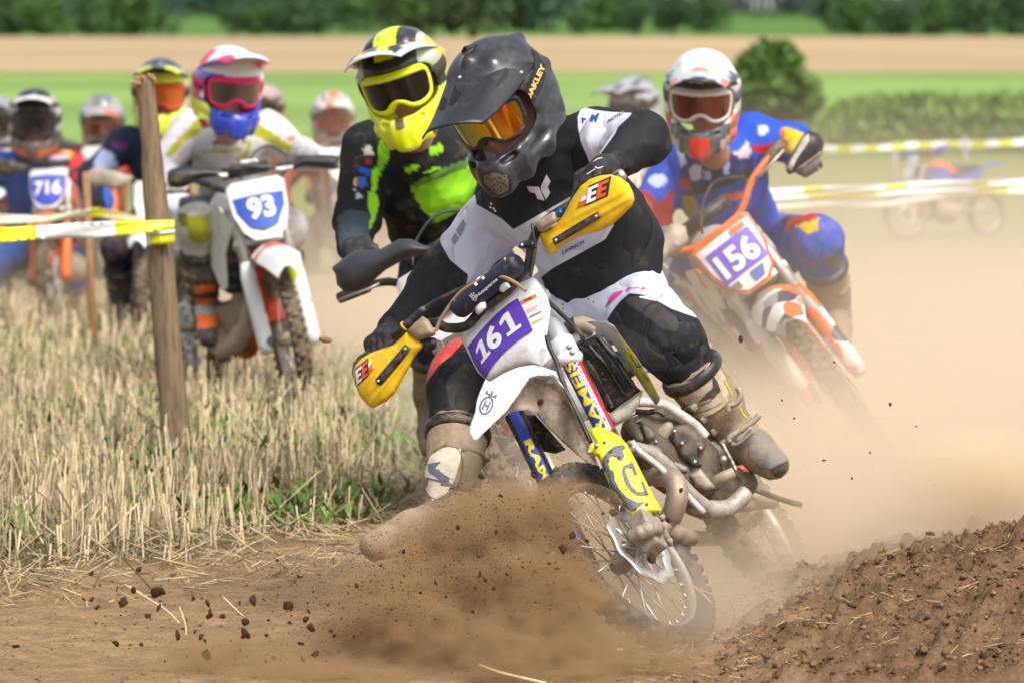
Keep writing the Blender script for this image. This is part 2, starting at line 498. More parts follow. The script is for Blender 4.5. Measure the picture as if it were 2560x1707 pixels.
def text_px(s, org, xv, yv, bold=0, shear=0, width=None):
    """lettering placed in the picture: org = bottom left, xv = full width vector, yv = height vector (pixels)"""
    v, f, w_ = text2d(s, bold, shear)
    xv = np.array(xv, float)/w_; yv = np.array(yv, float)
    p = np.array(org)+v[:, :1]*xv+v[:, 1:]*yv
    return ([tuple(q) for q in p], [tuple(t) for t in f])
# ================================================================== setting
rng = np.random.RandomState(11)
def sstep(a, b, x):
    t = np.clip((x-a)/(b-a), 0, 1); return t*t*(3-2*t)
FIELD_PX = [(-1300, 1500), (0, 1450), (250, 1425), (520, 1405), (800, 1350), (980, 1290), (1085, 1210), (1110, 1090), (1075, 1000), (960, 930), (760, 890), (500, 850), (200, 805), (-1300, 760)]
FIELD = np.array([tuple(G(x, y))[:2] for x, y in FIELD_PX])
def ground_z(x, y, rough=True):
    z = np.zeros_like(x)
    z = np.where(y > 70, -(y-70)*.0029, z)
    crest = .34*np.clip(x-.47, 0, 2.2)
    prof = np.where(y < 14.75, sstep(13.3, 14.75, y), 1-.8*sstep(14.75, 17.5, y))
    z = z+crest*prof*sstep(2.9, 2.2, x)*sstep(24, 17.5, y)
    p = np.stack([x, y, x*0], -1).reshape(-1, 3)
    near = (y < 60)
    n = (fbm(p*2.2, 3)-.44).reshape(x.shape)*.07+(fbm(p*14+5, 3)-.44).reshape(x.shape)*.022
    clod = (np.maximum(0, fbm(p*30+9, 3)-.46)*.13+np.maximum(0, fbm(p*9+31, 4)-.5)*.22).reshape(x.shape)*sstep(.35, .85, x)*(y < 17)
    return z+np.where(near, n, 0)+clod
# one ground sheet, fine near the riders and coarse towards the horizon
xs = np.concatenate([[-500, -260, -120, -60, -30, -15, -8, -5], np.arange(-3.6, .3, .04), np.arange(.3, 1.75, .014), np.arange(1.8, 2.6, .05), [3.2, 5, 8, 15, 30, 60, 120, 260, 500]])
ys = np.concatenate([[6, 10, 12, 12.8], np.arange(13.4, 15.6, .016), np.arange(15.6, 24, .045), np.arange(24, 60, .5), 60*1.06**np.arange(0, 50)])
X, Y = np.meshgrid(xs, ys, indexing='ij'); Z = ground_z(X, Y)
Z = np.where(Y > 640, -1.65+(Y-640)*.006, Z)          # rising land behind the hedges
def grid_faces(nx, ny):
    i = np.arange(nx*ny).reshape(nx, ny)
    return np.stack([i[:-1, :-1], i[1:, :-1], i[1:, 1:], i[:-1, 1:]], -1).reshape(-1, 4)
m = bpy.data.materials.new('soil'); m.use_nodes = True; _mats['soil'] = m
t = m.node_tree; N = t.nodes.new; L = t.links.new; b = t.nodes['Principled BSDF']; b.inputs['Roughness'].default_value = .95; b.inputs['Specular IOR Level'].default_value = .15
tc = N('ShaderNodeTexCoord')
def nz(s, d=6, r=.65):
    n = N('ShaderNodeTexNoise'); n.inputs['Scale'].default_value = s; n.inputs['Detail'].default_value = d; n.inputs['Roughness'].default_value = r; L(tc.outputs['Object'], n.inputs['Vector']); return n
a = N('ShaderNodeAttribute'); a.attribute_name = 'Col'
n1 = nz(9); g = N('ShaderNodeMapRange'); L(n1.outputs['Fac'], g.inputs[0]); g.inputs[1].default_value = .3; g.inputs[2].default_value = .72; g.inputs[3].default_value = .62; g.inputs[4].default_value = 1.3
n3 = nz(70); g3 = N('ShaderNodeMapRange'); L(n3.outputs['Fac'], g3.inputs[0]); g3.inputs[1].default_value = .3; g3.inputs[2].default_value = .7; g3.inputs[3].default_value = .7; g3.inputs[4].default_value = 1.25
mm = N('ShaderNodeMath'); mm.operation = 'MULTIPLY'; L(g.outputs[0], mm.inputs[0]); L(g3.outputs[0], mm.inputs[1])
v = N('ShaderNodeVectorMath'); v.operation = 'SCALE'; L(a.outputs['Color'], v.inputs[0]); L(mm.outputs[0], v.inputs['Scale']); L(v.outputs[0], b.inputs['Base Color'])
bp = N('ShaderNodeBump'); bp.inputs['Strength'].default_value = .8; bp.inputs['Distance'].default_value = .012; L(nz(55, 8, .7).outputs['Fac'], bp.inputs['Height']); L(bp.outputs[0], b.inputs['Normal'])
def blend(c0, c1, k): return c0*(1-k[..., None])+np.array(c1)*k[..., None]
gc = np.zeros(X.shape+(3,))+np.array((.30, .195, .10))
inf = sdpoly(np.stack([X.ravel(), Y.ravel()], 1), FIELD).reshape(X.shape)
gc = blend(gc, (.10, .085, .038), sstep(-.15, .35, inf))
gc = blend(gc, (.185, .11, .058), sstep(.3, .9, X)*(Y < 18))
gc = blend(gc, (.26, .26, .10), sstep(31, 38, Y)); gc = blend(gc, (.12, .22, .035), sstep(60, 66, Y))
gc = blend(gc, (.10, .20, .04), sstep(630, 645, Y))
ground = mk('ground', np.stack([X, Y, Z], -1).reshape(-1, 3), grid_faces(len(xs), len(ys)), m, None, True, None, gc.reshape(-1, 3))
tag(ground, kind='structure')
def strip(name, y0, y1, c, c2, off, sc):
    xs_ = np.linspace(-60, 60, 60); ys_ = y0*(y1/y0)**np.linspace(0, 1, 40)
    X_, Y_ = np.meshgrid(xs_, ys_, indexing='ij')
    X_ = X_*np.maximum(1, Y_/150)
    wav = .004*Y_*np.sin(X_*.11)
    Z_ = ground_z(X_, Y_)+off
    mt = mat(name+'_crop', c, .9, bump=0, var=.28, vscale=sc)
    o = mk(name, np.stack([X_, Y_+wav*(Y_ > y0*1.01), Z_], -1).reshape(-1, 3), grid_faces(60, 40), mt); tag(o, kind='structure'); return o
strip('green_field', 66, 166, (.185, .30, .05), None, .03, .06)
strip('wheat_field', 167, 632, (.40, .28, .145), None, .05, .02)

# ------------------------------------------------------------------ stubble, straw, weeds (uncountable)
def prisms(base, tip, r0, r1, n=4):
    """many thin stalks as one vertex / face array"""
    base = np.asarray(base); tip = np.asarray(tip); k = len(base)
    d = tip-base; d /= np.linalg.norm(d, axis=1)[:, None]
    ref = np.where(np.abs(d[:, 2:3]) > .8, np.array([[1., 0, 0]]), np.array([[0, 0, 1.]]))
    u = np.cross(d, ref); u /= np.linalg.norm(u, axis=1)[:, None]; w_ = np.cross(d, u)
    a = 2*np.pi*np.arange(n)/n; V_ = np.empty((k, 2*n, 3))
    for i in range(n):
        o = u*np.cos(a[i])+w_*np.sin(a[i]); V_[:, i] = base+o*np.reshape(r0, (-1, 1)); V_[:, n+i] = tip+o*np.reshape(r1, (-1, 1))
    F = [(i, (i+1) % n, n+(i+1) % n, n+i) for i in range(n)]+[(2*n-4, 2*n-3, 2*n-2, 2*n-1)]
    F = np.array(F); FF = (F[None]+2*n*np.arange(k)[:, None, None]).reshape(-1, 4)
    return V_.reshape(-1, 3), FF
def scatter(n, poly, margin=0):
    lo, hi = poly.min(0)+min(0, margin), poly.max(0)-min(0, margin); out = np.zeros((0, 2))
    while len(out) < n:
        q = lo+(hi-lo)*rng.rand(n*2, 2); out = np.concatenate([out, q[sdpoly(q, poly) > margin]])
    return out[:n]
def gz(xy): return ground_z(xy[:, 0], xy[:, 1])
NST = 19000
q = scatter(NST//4, FIELD, -.02); q = np.repeat(q, 4, 0)+rng.randn(len(q)*4, 2)*np.array([.022, .022]); NST = len(q); e = sdpoly(q, FIELD)
keep = rng.rand(NST) < sstep(-.05, .5, e)+.12
# stalks stand in tufts along the drill rows
q = q[keep]; q[:, 0] = q[:, 0]+rng.randn(len(q))*.01; e = e[keep]
hgt = (.06+.18*rng.rand(len(q))**1.2)*(.55+.45*sstep(0, .5, e)); lean = rng.randn(len(q), 2)*.13
wild = rng.rand(len(q)) < .16; lean[wild] += rng.randn(wild.sum(), 2)*.55
z0 = gz(q)-.01; base = np.concatenate([q, z0[:, None]], 1)
tip = base+np.stack([lean[:, 0]*hgt, lean[:, 1]*hgt, hgt], 1)
rad = .0017+.0019*rng.rand(len(q))**1.5
V_, F_ = prisms(base, tip, rad*1.1, rad)
tone = rng.rand(len(q))**.8; sc_ = np.stack([.56*tone**.6+.10, .45*tone**.62+.075, .275*tone**.7+.04], 1)
old = rng.rand(len(q)) < .30; sc_[old] *= .42
straw_m = mat('straw', (.5, .38, .2), .6, attr=True, spec=.3, var=.12, vscale=60)
tag(mk('stubble', V_, F_, straw_m, None, False, None, np.repeat(sc_, 8, 0)), 'pale dry cut grain stubble covering the field on the left', kind='stuff')
# loose chopped straw lying between the stalks and along the field edge
k = 18000; q = scatter(k*2, FIELD+0, -.75); e = sdpoly(q, FIELD); q = q[(rng.rand(k*2) < np.exp(-np.abs(e-.05)*1.8)+.14)][:k]; k = len(q)
ang = rng.rand(k)*2*np.pi; ln = .03+.13*rng.rand(k)**2; z0 = gz(q)+.004+.028*rng.rand(k)**2
d = np.stack([np.cos(ang)*ln, np.sin(ang)*ln, rng.randn(k)*.35*ln], 1)*.5; c0 = np.concatenate([q, z0[:, None]+np.abs(d[:, 2:3])], 1)
rad = .0012+.0014*rng.rand(k); V_, F_ = prisms(c0-d, c0+d, rad, rad)
tone = rng.rand(k); sc_ = np.stack([.52*tone**.5+.08, .41*tone**.52+.06, .24*tone**.55+.03], 1)
tag(mk('straw_litter', V_, F_, straw_m, None, False, None, np.repeat(sc_, 8, 0)), 'chopped straw lying along the edge of the stubble', kind='stuff')
# young weeds between the stalks
def leafquads(c, d, n, ln, wd):
    """pointed leaves: c base, d direction, n normal"""
    d = d/np.linalg.norm(d, axis=1)[:, None]; s_ = np.cross(d, n); s_ /= np.linalg.norm(s_, axis=1)[:, None]+1e-9
    L_ = np.reshape(ln, (-1, 1)); W_ = np.reshape(wd, (-1, 1)); V_ = np.stack([c, c+d*L_*.45+s_*W_, c+d*L_, c+d*L_*.45-s_*W_], 1)
    return V_.reshape(-1, 3), np.arange(len(c)*4).reshape(-1, 4)
k = 42000; q = scatter(k, FIELD, .0); pn = fbm(np.stack([q[:, 0]*1.6, q[:, 1]*.8, q[:, 0]*0], 1), 3); q = q[pn > .37]; k = len(q)
ang = rng.rand(k)*6.283; up = .25+1.1*rng.rand(k); d = np.stack([np.cos(ang), np.sin(ang), up], 1)
c0 = np.concatenate([q, (gz(q)+.085*rng.rand(k)**1.5)[:, None]], 1)
V_, F_ = leafquads(c0, d, np.stack([-np.cos(ang), -np.sin(ang), 1/up], 1), .03+.07*rng.rand(k), .004+.011*rng.rand(k)**2)
tone = rng.rand(k)[:, None]; sc_ = np.array((.055, .13, .02))*(1-tone)+np.array((.17, .27, .045))*tone
leaf_m = mat('leaf', (.1, .2, .04), .55, attr=True, spec=.25)
tag(mk('weeds', V_, F_, leaf_m, None, False, None, np.repeat(sc_, 4, 0)), 'low green weeds growing between the stubble', kind='stuff')

# ------------------------------------------------------------------ loose soil of the bank on the right
def lumps(c, r, sub=1, squash=.75, seed=5, jit=0):
    """rough stones / clods: displaced icosahedra as one array"""
    bm = bmesh.new(); bmesh.ops.create_icosphere(bm, subdivisions=sub, radius=1); bm.verts.ensure_lookup_table()
    B = np.array([tuple(v.co) for v in bm.verts]); F = np.array([[v.index for v in f.verts] for f in bm.faces]); bm.free()
    k = len(c); rr = np.random.RandomState(seed)
    S = .6+.7*rr.rand(k, 1, 3); S[:, :, 2] *= squash; off = rr.rand(k, 1, 3)*50
    p = B[None]*(.62+1.5*(fbm((B[None]*1.4+off).reshape(-1, 3), 2).reshape(k, -1, 1)-.25))
    if jit: p = p*(1-jit+2*jit*rr.rand(k, len(B), 1))
    A = rr.rand(k)*6.283; ca, sa = np.cos(A)[:, None], np.sin(A)[:, None]; p = p*S
    p = np.stack([p[..., 0]*ca-p[..., 1]*sa, p[..., 0]*sa+p[..., 1]*ca, p[..., 2]], -1)*np.reshape(r, (-1, 1, 1))+c[:, None]
    return p.reshape(-1, 3), (F[None]+len(B)*np.arange(k)[:, None, None]).reshape(-1, 3)
k = 22000
q = np.stack([.32+1.25*rng.rand(k)**.8, 13.75+1.9*rng.rand(k)], 1)
keep = rng.rand(k) < sstep(.3, .7, q[:, 0]); q = q[keep]; k = len(q)
r = .0012+.013*rng.rand(k)**16+.0028*rng.rand(k)**2
V_, F_ = lumps(np.concatenate([q, (gz(q)+r*.25)[:, None]], 1), r, 1, .7, 5, .22)
clod_m = mat('clod_soil', (.15, .08, .038), .95, attr=True, spec=.1, bump=.8, bscale=260, var=.25, vscale=60)
tone = (.35+1.15*rng.rand(k))[:, None]*np.array((.195, .117, .062))
tag(mk('loose_soil', V_, F_, clod_m, None, False, None, np.repeat(tone, len(V_)//k, 0)), 'crumbly brown soil heaped on the bank at the right', kind='stuff')
k = 5200; q = np.stack([-1.7+2.4*rng.rand(k), 13.9+3.4*rng.rand(k)], 1); q = q[sdpoly(q, FIELD) < .1]; k = len(q)
r = .0010+.007*rng.rand(k)**9+.0022*rng.rand(k)**2
V_, F_ = lumps(np.concatenate([q, (gz(q)+r*.25)[:, None]], 1), r, 1, .7, 15)
tone = (.45+1.0*rng.rand(k))[:, None]*np.array((.27, .17, .088))
tag(mk('track_crumbs', V_, F_, clod_m, None, False, None, np.repeat(tone, len(V_)//k, 0)), 'small crumbs of soil lying on the bare track', kind='stuff')
k = 260; q = np.stack([.3+1.2*rng.rand(k), 13.9+1.2*rng.rand(k)], 1); ang = rng.rand(k)*6.283; ln = .015+.05*rng.rand(k)**2
c0 = np.concatenate([q, (gz(q)+.012)[:, None]], 1); d = np.stack([np.cos(ang)*ln, np.sin(ang)*ln, rng.randn(k)*.3*ln], 1)*.5
V_, F_ = prisms(c0-d, c0+d, .0011+0*ang, .0009+0*ang)
tag(mk('straw_bits', V_, F_, straw_m, None, False, None, np.repeat(np.tile((.58, .42, .2), (k, 1)), 8, 0)), 'short straw bits mixed into the soil bank', kind='stuff')

# ------------------------------------------------------------------ trees and hedges far behind
bark_m = mat('bark', (.07, .05, .035), .9, bump=.5, bscale=40)
def tree(name, x, dep, wpx, hpx, tone, label, cat='tree', group=None, n=2600, basepx=None, lobes=9, seed=0):
    rr = np.random.RandomState(seed+int(x)); mpp = dep/FPX
    gx = (x-1280)*mpp; gy = dep; zg = float(ground_z(np.array([gx]), np.array([gy]))[0]) if dep < 640 else -1.65+(dep-640)*.006
    W_, H_ = wpx*mpp, hpx*mpp
    root = thing(name, (gx, gy, zg), label, cat, group)
    tb = MB(); th = H_*.35; tb.tube([(gx, gy, zg-.1), (gx+.02*W_, gy, zg+th*.6), (gx, gy, zg+H_*.75)], [W_*.05, W_*.035, W_*.01], 7)
    for i in range(5):
        a = rr.rand()*6.28; tb.tube([(gx, gy, zg+th*(.5+.5*rr.rand())), (gx+math.cos(a)*W_*.3, gy+math.sin(a)*W_*.3, zg+H_*(.45+.35*rr.rand()))], [W_*.022, W_*.006], 5)
    tb.build('trunk', bark_m, root)
    cs = []; 
    for i in range(lobes):
        a = rr.rand()*6.283; q = math.sqrt(rr.rand())*.33; cs.append((gx+math.cos(a)*q*W_, gy+math.sin(a)*q*W_, zg+H_*(.22+.55*rr.rand()), W_*(.16+.14*rr.rand())))
    cs.append((gx, gy, zg+H_*.72, W_*.25))
    cs = np.array(cs); pick = rr.randint(len(cs), size=n); dd = rr.randn(n, 3); dd /= np.linalg.norm(dd, axis=1)[:, None]
    rad = cs[pick, 3]*(.55+.5*rr.rand(n)**.5); pos = cs[pick, :3]+dd*rad[:, None]*np.array((1, 1, .9))
    pos[:, 2] = np.maximum(pos[:, 2], zg+H_*.03)
    dr = dd+rr.randn(n, 3)*.7; nn = dd+rr.randn(n, 3)*.6; ls = W_*.055*(.6+.8*rr.rand(n))
    V_, F_ = leafquads(pos, dr, nn, ls*1.5, ls*.55)
    k_ = (.55+.9*rr.rand(n))[:, None]*(.7+.6*rr.rand(len(cs))[pick])[:, None]
    mk('crown', V_, F_, leaf_m, root, False, None, np.repeat(np.array(tone)*k_, 4, 0)); return root
GD, GM, GB, GL = (.048, .092, .032), (.075, .145, .036), (.055, .10, .06), (.075, .15, .03)
tree('roadside_bush', 1918, 74, 285, 238, (.085, .15, .028), 'round dark green bush alone in the field behind the rightmost rider', 'bush', n=5200, lobes=14)
hz = [(20, 640, 175, 92, GD), (120, 636, 150, 88, GM), (215, 650, 120, 84, GD), (330, 640, 180, 90, GM), (395, 655, 120, 120, GB), (585, 640, 90, 72, GD), (650, 650, 110, 66, GM), (735, 640, 130, 80, GD), (800, 645, 110, 95, GD),
      (1050, 560, 240, 150, GM), (1180, 540, 250, 190, GD), (1450, 640, 66, 66, GM), (1590, 640, 100, 85, GD), (1680, 650, 120, 90, GD), (2140, 650, 130, 92, GM), (2240, 640, 120, 80, GD), (2330, 650, 130, 90, GM), (2440, 640, 140, 96, GD), (2540, 650, 140, 92, GD), (920, 700, 130, 90, GB), (60, 690, 200, 120, GB), (270, 700, 170, 120, GD), (690, 700, 190, 110, GB), (860, 690, 150, 130, GM), (1330, 700, 200, 120, GB), (1520, 710, 160, 110, GM), (1760, 690, 130, 96, GM), (2080, 700, 160, 90, GB), (2390, 700, 190, 120, GB), (2490, 720, 150, 130, GM)]
for i, (x, d, w_, h, tn) in enumerate(hz):
    lab = {1050: 'broad leafy tree at the field edge behind the neon yellow helmet', 1180: 'tall dark tree at the field edge above the black helmet', 1450: 'small round tree alone beside the wheat field right of the black helmet'}.get(x)
    tree('hedge_tree', x, d, w_, h*1.15, tn, lab or 'dark leafy tree in the blurred hedge line along the top of the wheat field', 'tree', None if lab else 'trees of the far hedge line', n=1500, seed=i)
# a far wood on the slope
k = 14000; x = (rng.rand(k)*2760-100); d = 900+150*rng.rand(k); mpp = d/FPX
gap = fbm(np.stack([x*.012, x*0, x*0+3], 1), 3); pos = np.stack([(x-1280)*mpp, d, 1.5+22*rng.rand(k)*(.5+gap)], 1)
keep = (gap > .36); pos = pos[keep]; gap = gap[keep]; k = len(pos)
V_, F_ = leafquads(pos, rng.randn(k, 3), rng.randn(k, 3), 2.2+1.2*rng.rand(k), 1.0+0*gap)
tone = (.5+.9*rng.rand(k))[:, None]*np.array((.045, .085, .05)); 
tag(mk('far_wood', V_, F_, leaf_m, None, False, None, np.repeat(tone, 4, 0)), 'hazy bluish wood on the slope far behind', kind='stuff')
x = 1650+900*rng.rand(46); b0 = np.stack([(x-1280)*880/FPX, 880+0*x, 1+3*rng.rand(46)], 1); V_, F_ = prisms(b0, b0+np.array([0, 0, 9.]), .22+0*x, .12+0*x)
tag(mk('far_trunks', V_, F_, mat('pale_bark', (.45, .45, .42), .9), None), 'pale thin trunks in front of the far wood', kind='stuff')
# crop row hedge right behind the tapes
k = 9000; x = 1960+680*rng.rand(k); d = 66+6*rng.rand(k); hh = (.42+.12*fbm(np.stack([x*.02, x*0, x*0], 1), 2))*sstep(1960, 2160, x); z = rng.rand(k)*hh
pos = np.stack([(x-1280)*d/FPX, d, z+.03], 1); V_, F_ = leafquads(pos, rng.randn(k, 3)+np.array([0, 0, 1.2]), rng.randn(k, 3), .13+.1*rng.rand(k), .03+0*z)
tone = (.5+.9*rng.rand(k))[:, None]*np.array((.15, .23, .05))
tag(mk('tall_grass', V_, F_, leaf_m, None, False, None, np.repeat(tone, 4, 0)), 'strip of tall green growth behind the barrier tapes at the right', kind='stuff')

# ------------------------------------------------------------------ posts and barrier tapes
wood_m = bpy.data.materials.new('weathered_wood'); wood_m.use_nodes = True
t = wood_m.node_tree; N = t.nodes.new; L = t.links.new; b = t.nodes['Principled BSDF']; b.inputs['Roughness'].default_value = .85
tc = N('ShaderNodeTexCoord'); mp = N('ShaderNodeMapping'); mp.inputs['Scale'].default_value = (60, 60, 5); L(tc.outputs['Object'], mp.inputs[0])
n = N('ShaderNodeTexNoise'); n.inputs['Scale'].default_value = 1; n.inputs['Detail'].default_value = 8; n.inputs['Roughness'].default_value = .7; L(mp.outputs[0], n.inputs['Vector'])
cr = N('ShaderNodeValToRGB'); L(n.outputs['Fac'], cr.inputs[0]); el = cr.color_ramp.elements
el[0].position = .32; el[0].color = (.05, .032, .018, 1); el[1].position = .68; el[1].color = (.34, .235, .135, 1); e2 = el.new(.46); e2.color = (.20, .135, .075, 1)
L(cr.outputs[0], b.inputs['Base Color']); bp = N('ShaderNodeBump'); bp.inputs['Distance'].default_value = .01; L(n.outputs['Fac'], bp.inputs['Height']); L(bp.outputs[0], b.inputs['Normal'])
PD = 20.7
po = thing('wooden_post', P(458, 1195, PD), 'weathered splintered wooden post with tape tied round it, left of the riders', 'post')
V_, F_ = [], []; ns, nr = 90, 20
path = spline([P(452, 1215, PD), P(432, 1000, PD), P(414, 800, PD), P(395, 560, PD), P(380, 400, PD), P(365, 206, PD)], 18); rp = np.interp(np.linspace(0, 1, len(path)), [0, .25, .6, 1], [40, 38, 33, 21.5])*PD/FPX
for i, c in enumerate(path):
    for k in range(nr):
        a = 2*math.pi*k/nr; sq = 1/max(abs(math.cos(a+.3)), abs(math.sin(a+.3)))**.55
        jit = .86+.3*float(fbm(np.array([[math.cos(a)*2.2, math.sin(a)*2.2, i*.16]]), 3)[0])
        zt = (.012*float(vnoise(np.array([[k*1.7, 3.1, 2.]]))[0])*3 if i == len(path)-1 else 0)
        V_.append(tuple(c+Vector((math.cos(a), math.sin(a), 0))*rp[i]*sq*jit*.9+Vector((0, 0, zt))))
for i in range(len(path)-1):
    for k in range(nr): F_.append((i*nr+k, i*nr+(k+1) % nr, (i+1)*nr+(k+1) % nr, (i+1)*nr+k))
F_.append(tuple((len(path)-1)*nr+k for k in range(nr)))
mk('shaft', V_, F_, wood_m, po)
new_wood = mat('split_wood', (.42, .24, .11), .8, bump=.6, bscale=120, var=.25, vscale=60)
for a, bb in (((350, 208), (324, 205)), ((352, 200), (332, 192)), ((378, 196), (370, 184)), ((360, 200), (352, 188)), ((386, 205), (384, 192))):
    s_ = MB().tube([P(*a, PD-.02), P((a[0]+bb[0])/2, (a[1]+bb[1])/2-1, PD-.03), P(*bb, PD-.03)], [.009, .007, .003], 5); s_.build('splinter', new_wood, po, False)
st = thing('wooden_stake', P(236, 915, 26.8), 'thin brown wooden stake standing between the post and the left picture edge', 'stake')
mb = MB(); mb.box((P(215, 430, 26.8)+P(236, 925, 26.8))/2, (.019, .017, (P(215, 430, 26.8)-P(236, 925, 26.8)).length/2), (P(215, 430, 26.8)-P(236, 925, 26.8)).to_track_quat('Z', 'Y').to_matrix())
mb.build('shaft', mat('stake_wood', (.30, .16, .07), .8, bump=.4, bscale=60, var=.3, vscale=30), st)
YEL, WHI = (.62, .62, .015), (.82, .83, .82)
tape_m = mat('tape_film', (.8, .8, .8), .38, attr=True, spec=.5)
def tape(label, rows, segs, group='barrier tapes', parent=None, nm='barrier_tape', n=60, crease=.01):
    """rows: (x, ytop, ybottom, depth) along the tape; segs: x limits with colours"""
    xs_ = np.linspace(rows[0][0], rows[-1][0], n); R = np.array(rows, float); V_, F_, cc = [], [], []
    # split at colour borders so that they stay crisp
    xs_ = np.unique(np.concatenate([xs_]+[np.array([s[0]-.01, s[0]+.01]) for s in segs if R[0, 0] < s[0] < R[-1, 0]]))
    for i, x in enumerate(xs_):
        t0, t1, d = [np.interp(x, R[:, 0], R[:, k]) for k in (1, 2, 3)]
        colr = [s[1] for s in segs if x >= s[0]][-1]
        for k in range(5):
            f = k/4; y = t0+(t1-t0)*f+(2.0*math.sin(x*.021+2*f)+1.2*math.sin(x*.057+1)) * min(1, crease*100)*.6
            V_.append(tuple(P(x, y, d+crease*math.sin(f*4+x*.02)))); cc.append(colr)
        for k in range(5):
            f = 1-k/4; y = t0+(t1-t0)*f+(2.0*math.sin(x*.021+2*f)+1.2*math.sin(x*.057+1))*min(1, crease*100)*.6
            V_.append(tuple(P(x, y, d+.0008+crease*math.sin(f*4+x*.02)))); cc.append(colr)
        if i:
            for k in range(10): F_.append(((i-1)*10+k, i*10+k, i*10+(k+1) % 10, (i-1)*10+(k+1) % 10))
    o = mk(nm, V_, F_, tape_m, parent, True, None, np.array(cc))
    if parent is None: tag(o, label, 'tape', group)
    return o
tape('yellow and white barrier tape tied to the weathered wooden post', [(-1000, 590, 634, 19.0), (-120, 572, 614, 20.0), (0, 568, 606, 20.2), (240, 556, 594, 20.45), (330, 552, 585, 20.55), (400, 550, 580, 20.61), (436, 549, 578, 20.62)], [(-1999, YEL), (-700, WHI), (-500, YEL), (-310, WHI), (-110, YEL), (92, WHI), (288, YEL)])
tape('', [(368, 581, 614, 20.625), (400, 579, 612, 20.61), (437, 576, 609, 20.625)], [(0, WHI), (374, YEL)], parent=po, nm='tape_wrap', crease=.001)
tape('', [(370, 577, 588, 20.618), (400, 575, 586, 20.604), (437, 572, 583, 20.618)], [(0, WHI)], parent=po, nm='tape_wrap', crease=.001)
tape('pale sagging tape running past the thin brown stake, behind the tied tape', [(-900, 520, 544, 26.0), (-100, 532, 556, 26.7), (120, 540, 560, 26.75), (238, 520, 540, 26.78), (420, 552, 568, 27)], [(-1999, (.6, .6, .42)), (225, YEL), (262, (.6, .5, .25))])
alt = [(-999, YEL)]+[(1760+67*i+34*k, (YEL, WHI)[k]) for i in range(14) for k in (0, 1)]
tape('far upper barrier tape with short yellow and white stripes at the right', [(1700, 384, 399, 50), (2060, 366, 383, 50), (2413, 353, 372, 50), (2640, 343, 362, 50)], alt)
tape('long white and yellow barrier tape at elbow height of the rightmost rider', [(1560, 490, 506, 30), (1940, 472, 488, 30), (2300, 454, 471, 30), (2640, 444, 463, 30)], [(-999, WHI), (2010, YEL), (2060, WHI), (2216, YEL), (2270, WHI), (2430, YEL), (2470, WHI)])
tape('lower of the two pale tapes crossing behind the rightmost rider', [(1900, 492, 505, 31.5), (2300, 474, 488, 31.5), (2640, 466, 484, 31.5)], [(-999, WHI), (2020, YEL), (2190, WHI), (2440, YEL), (2520, WHI)])
tape('faint white tape hanging lowest behind the rightmost rider', [(1940, 512, 526, 36), (2230, 500, 516, 36), (2420, 480, 490, 36)], [(-999, (.7, .72, .62))])
for i, (x, y0, d) in enumerate(((2413, 340, 50), (2236, 372, 50), (2620, 400, 30))):
    g_ = G(x, 18.5+CAMH*FPX/d); top = P(x, y0, d)
    s_ = thing('tape_stake', g_, ['thin grey stake carrying the far upper tape beside the parked bike', 'thin grey stake left of the parked bike in the background', 'grey stake at the right picture edge'][i], 'stake')
    MB().tube([g_-Vector((0, 0, .05)), top], [.022, .02], 8).build('shaft', mat('grey_stake', (.3, .29, .27), .7, var=.2, vscale=20), s_)
# ================================================================== builders shared by all bikes and riders
def MT(M):
    def T(*p): return M @ Vector(p)
    T.M = M
    return T
def rot3(M): return M.to_3x3()
rubber = mat('rubber', (.028, .026, .024), .8, dirt=DUST, damt=.55, dscale=30, bump=.3, bscale=90)
black_pl = mat('black_plastic', (.016, .016, .018), .42, dirt=DUST, damt=.22, dscale=22, bump=.15, bscale=300)
dark_metal = mat('dark_metal', (.05, .05, .052), .45, metal=.6, dirt=DUST, damt=.5, dscale=25)
alu = mat('aluminium', (.55, .54, .52), .38, metal=.85, dirt=DUST, damt=.45, dscale=20)
alu_dirty = mat('dusty_aluminium', (.46, .42, .36), .6, metal=.4, dirt=DUST, damt=.8, dscale=14, bump=.4, bscale=60)
white_pl = mat('white_plastic', (.80, .80, .80), .35, dirt=DUST, damt=.12, dscale=24, coat=.15)
steel = mat('spoke_steel', (.62, .6, .57), .35, metal=.9, dirt=DUST, damt=.25, dscale=30)

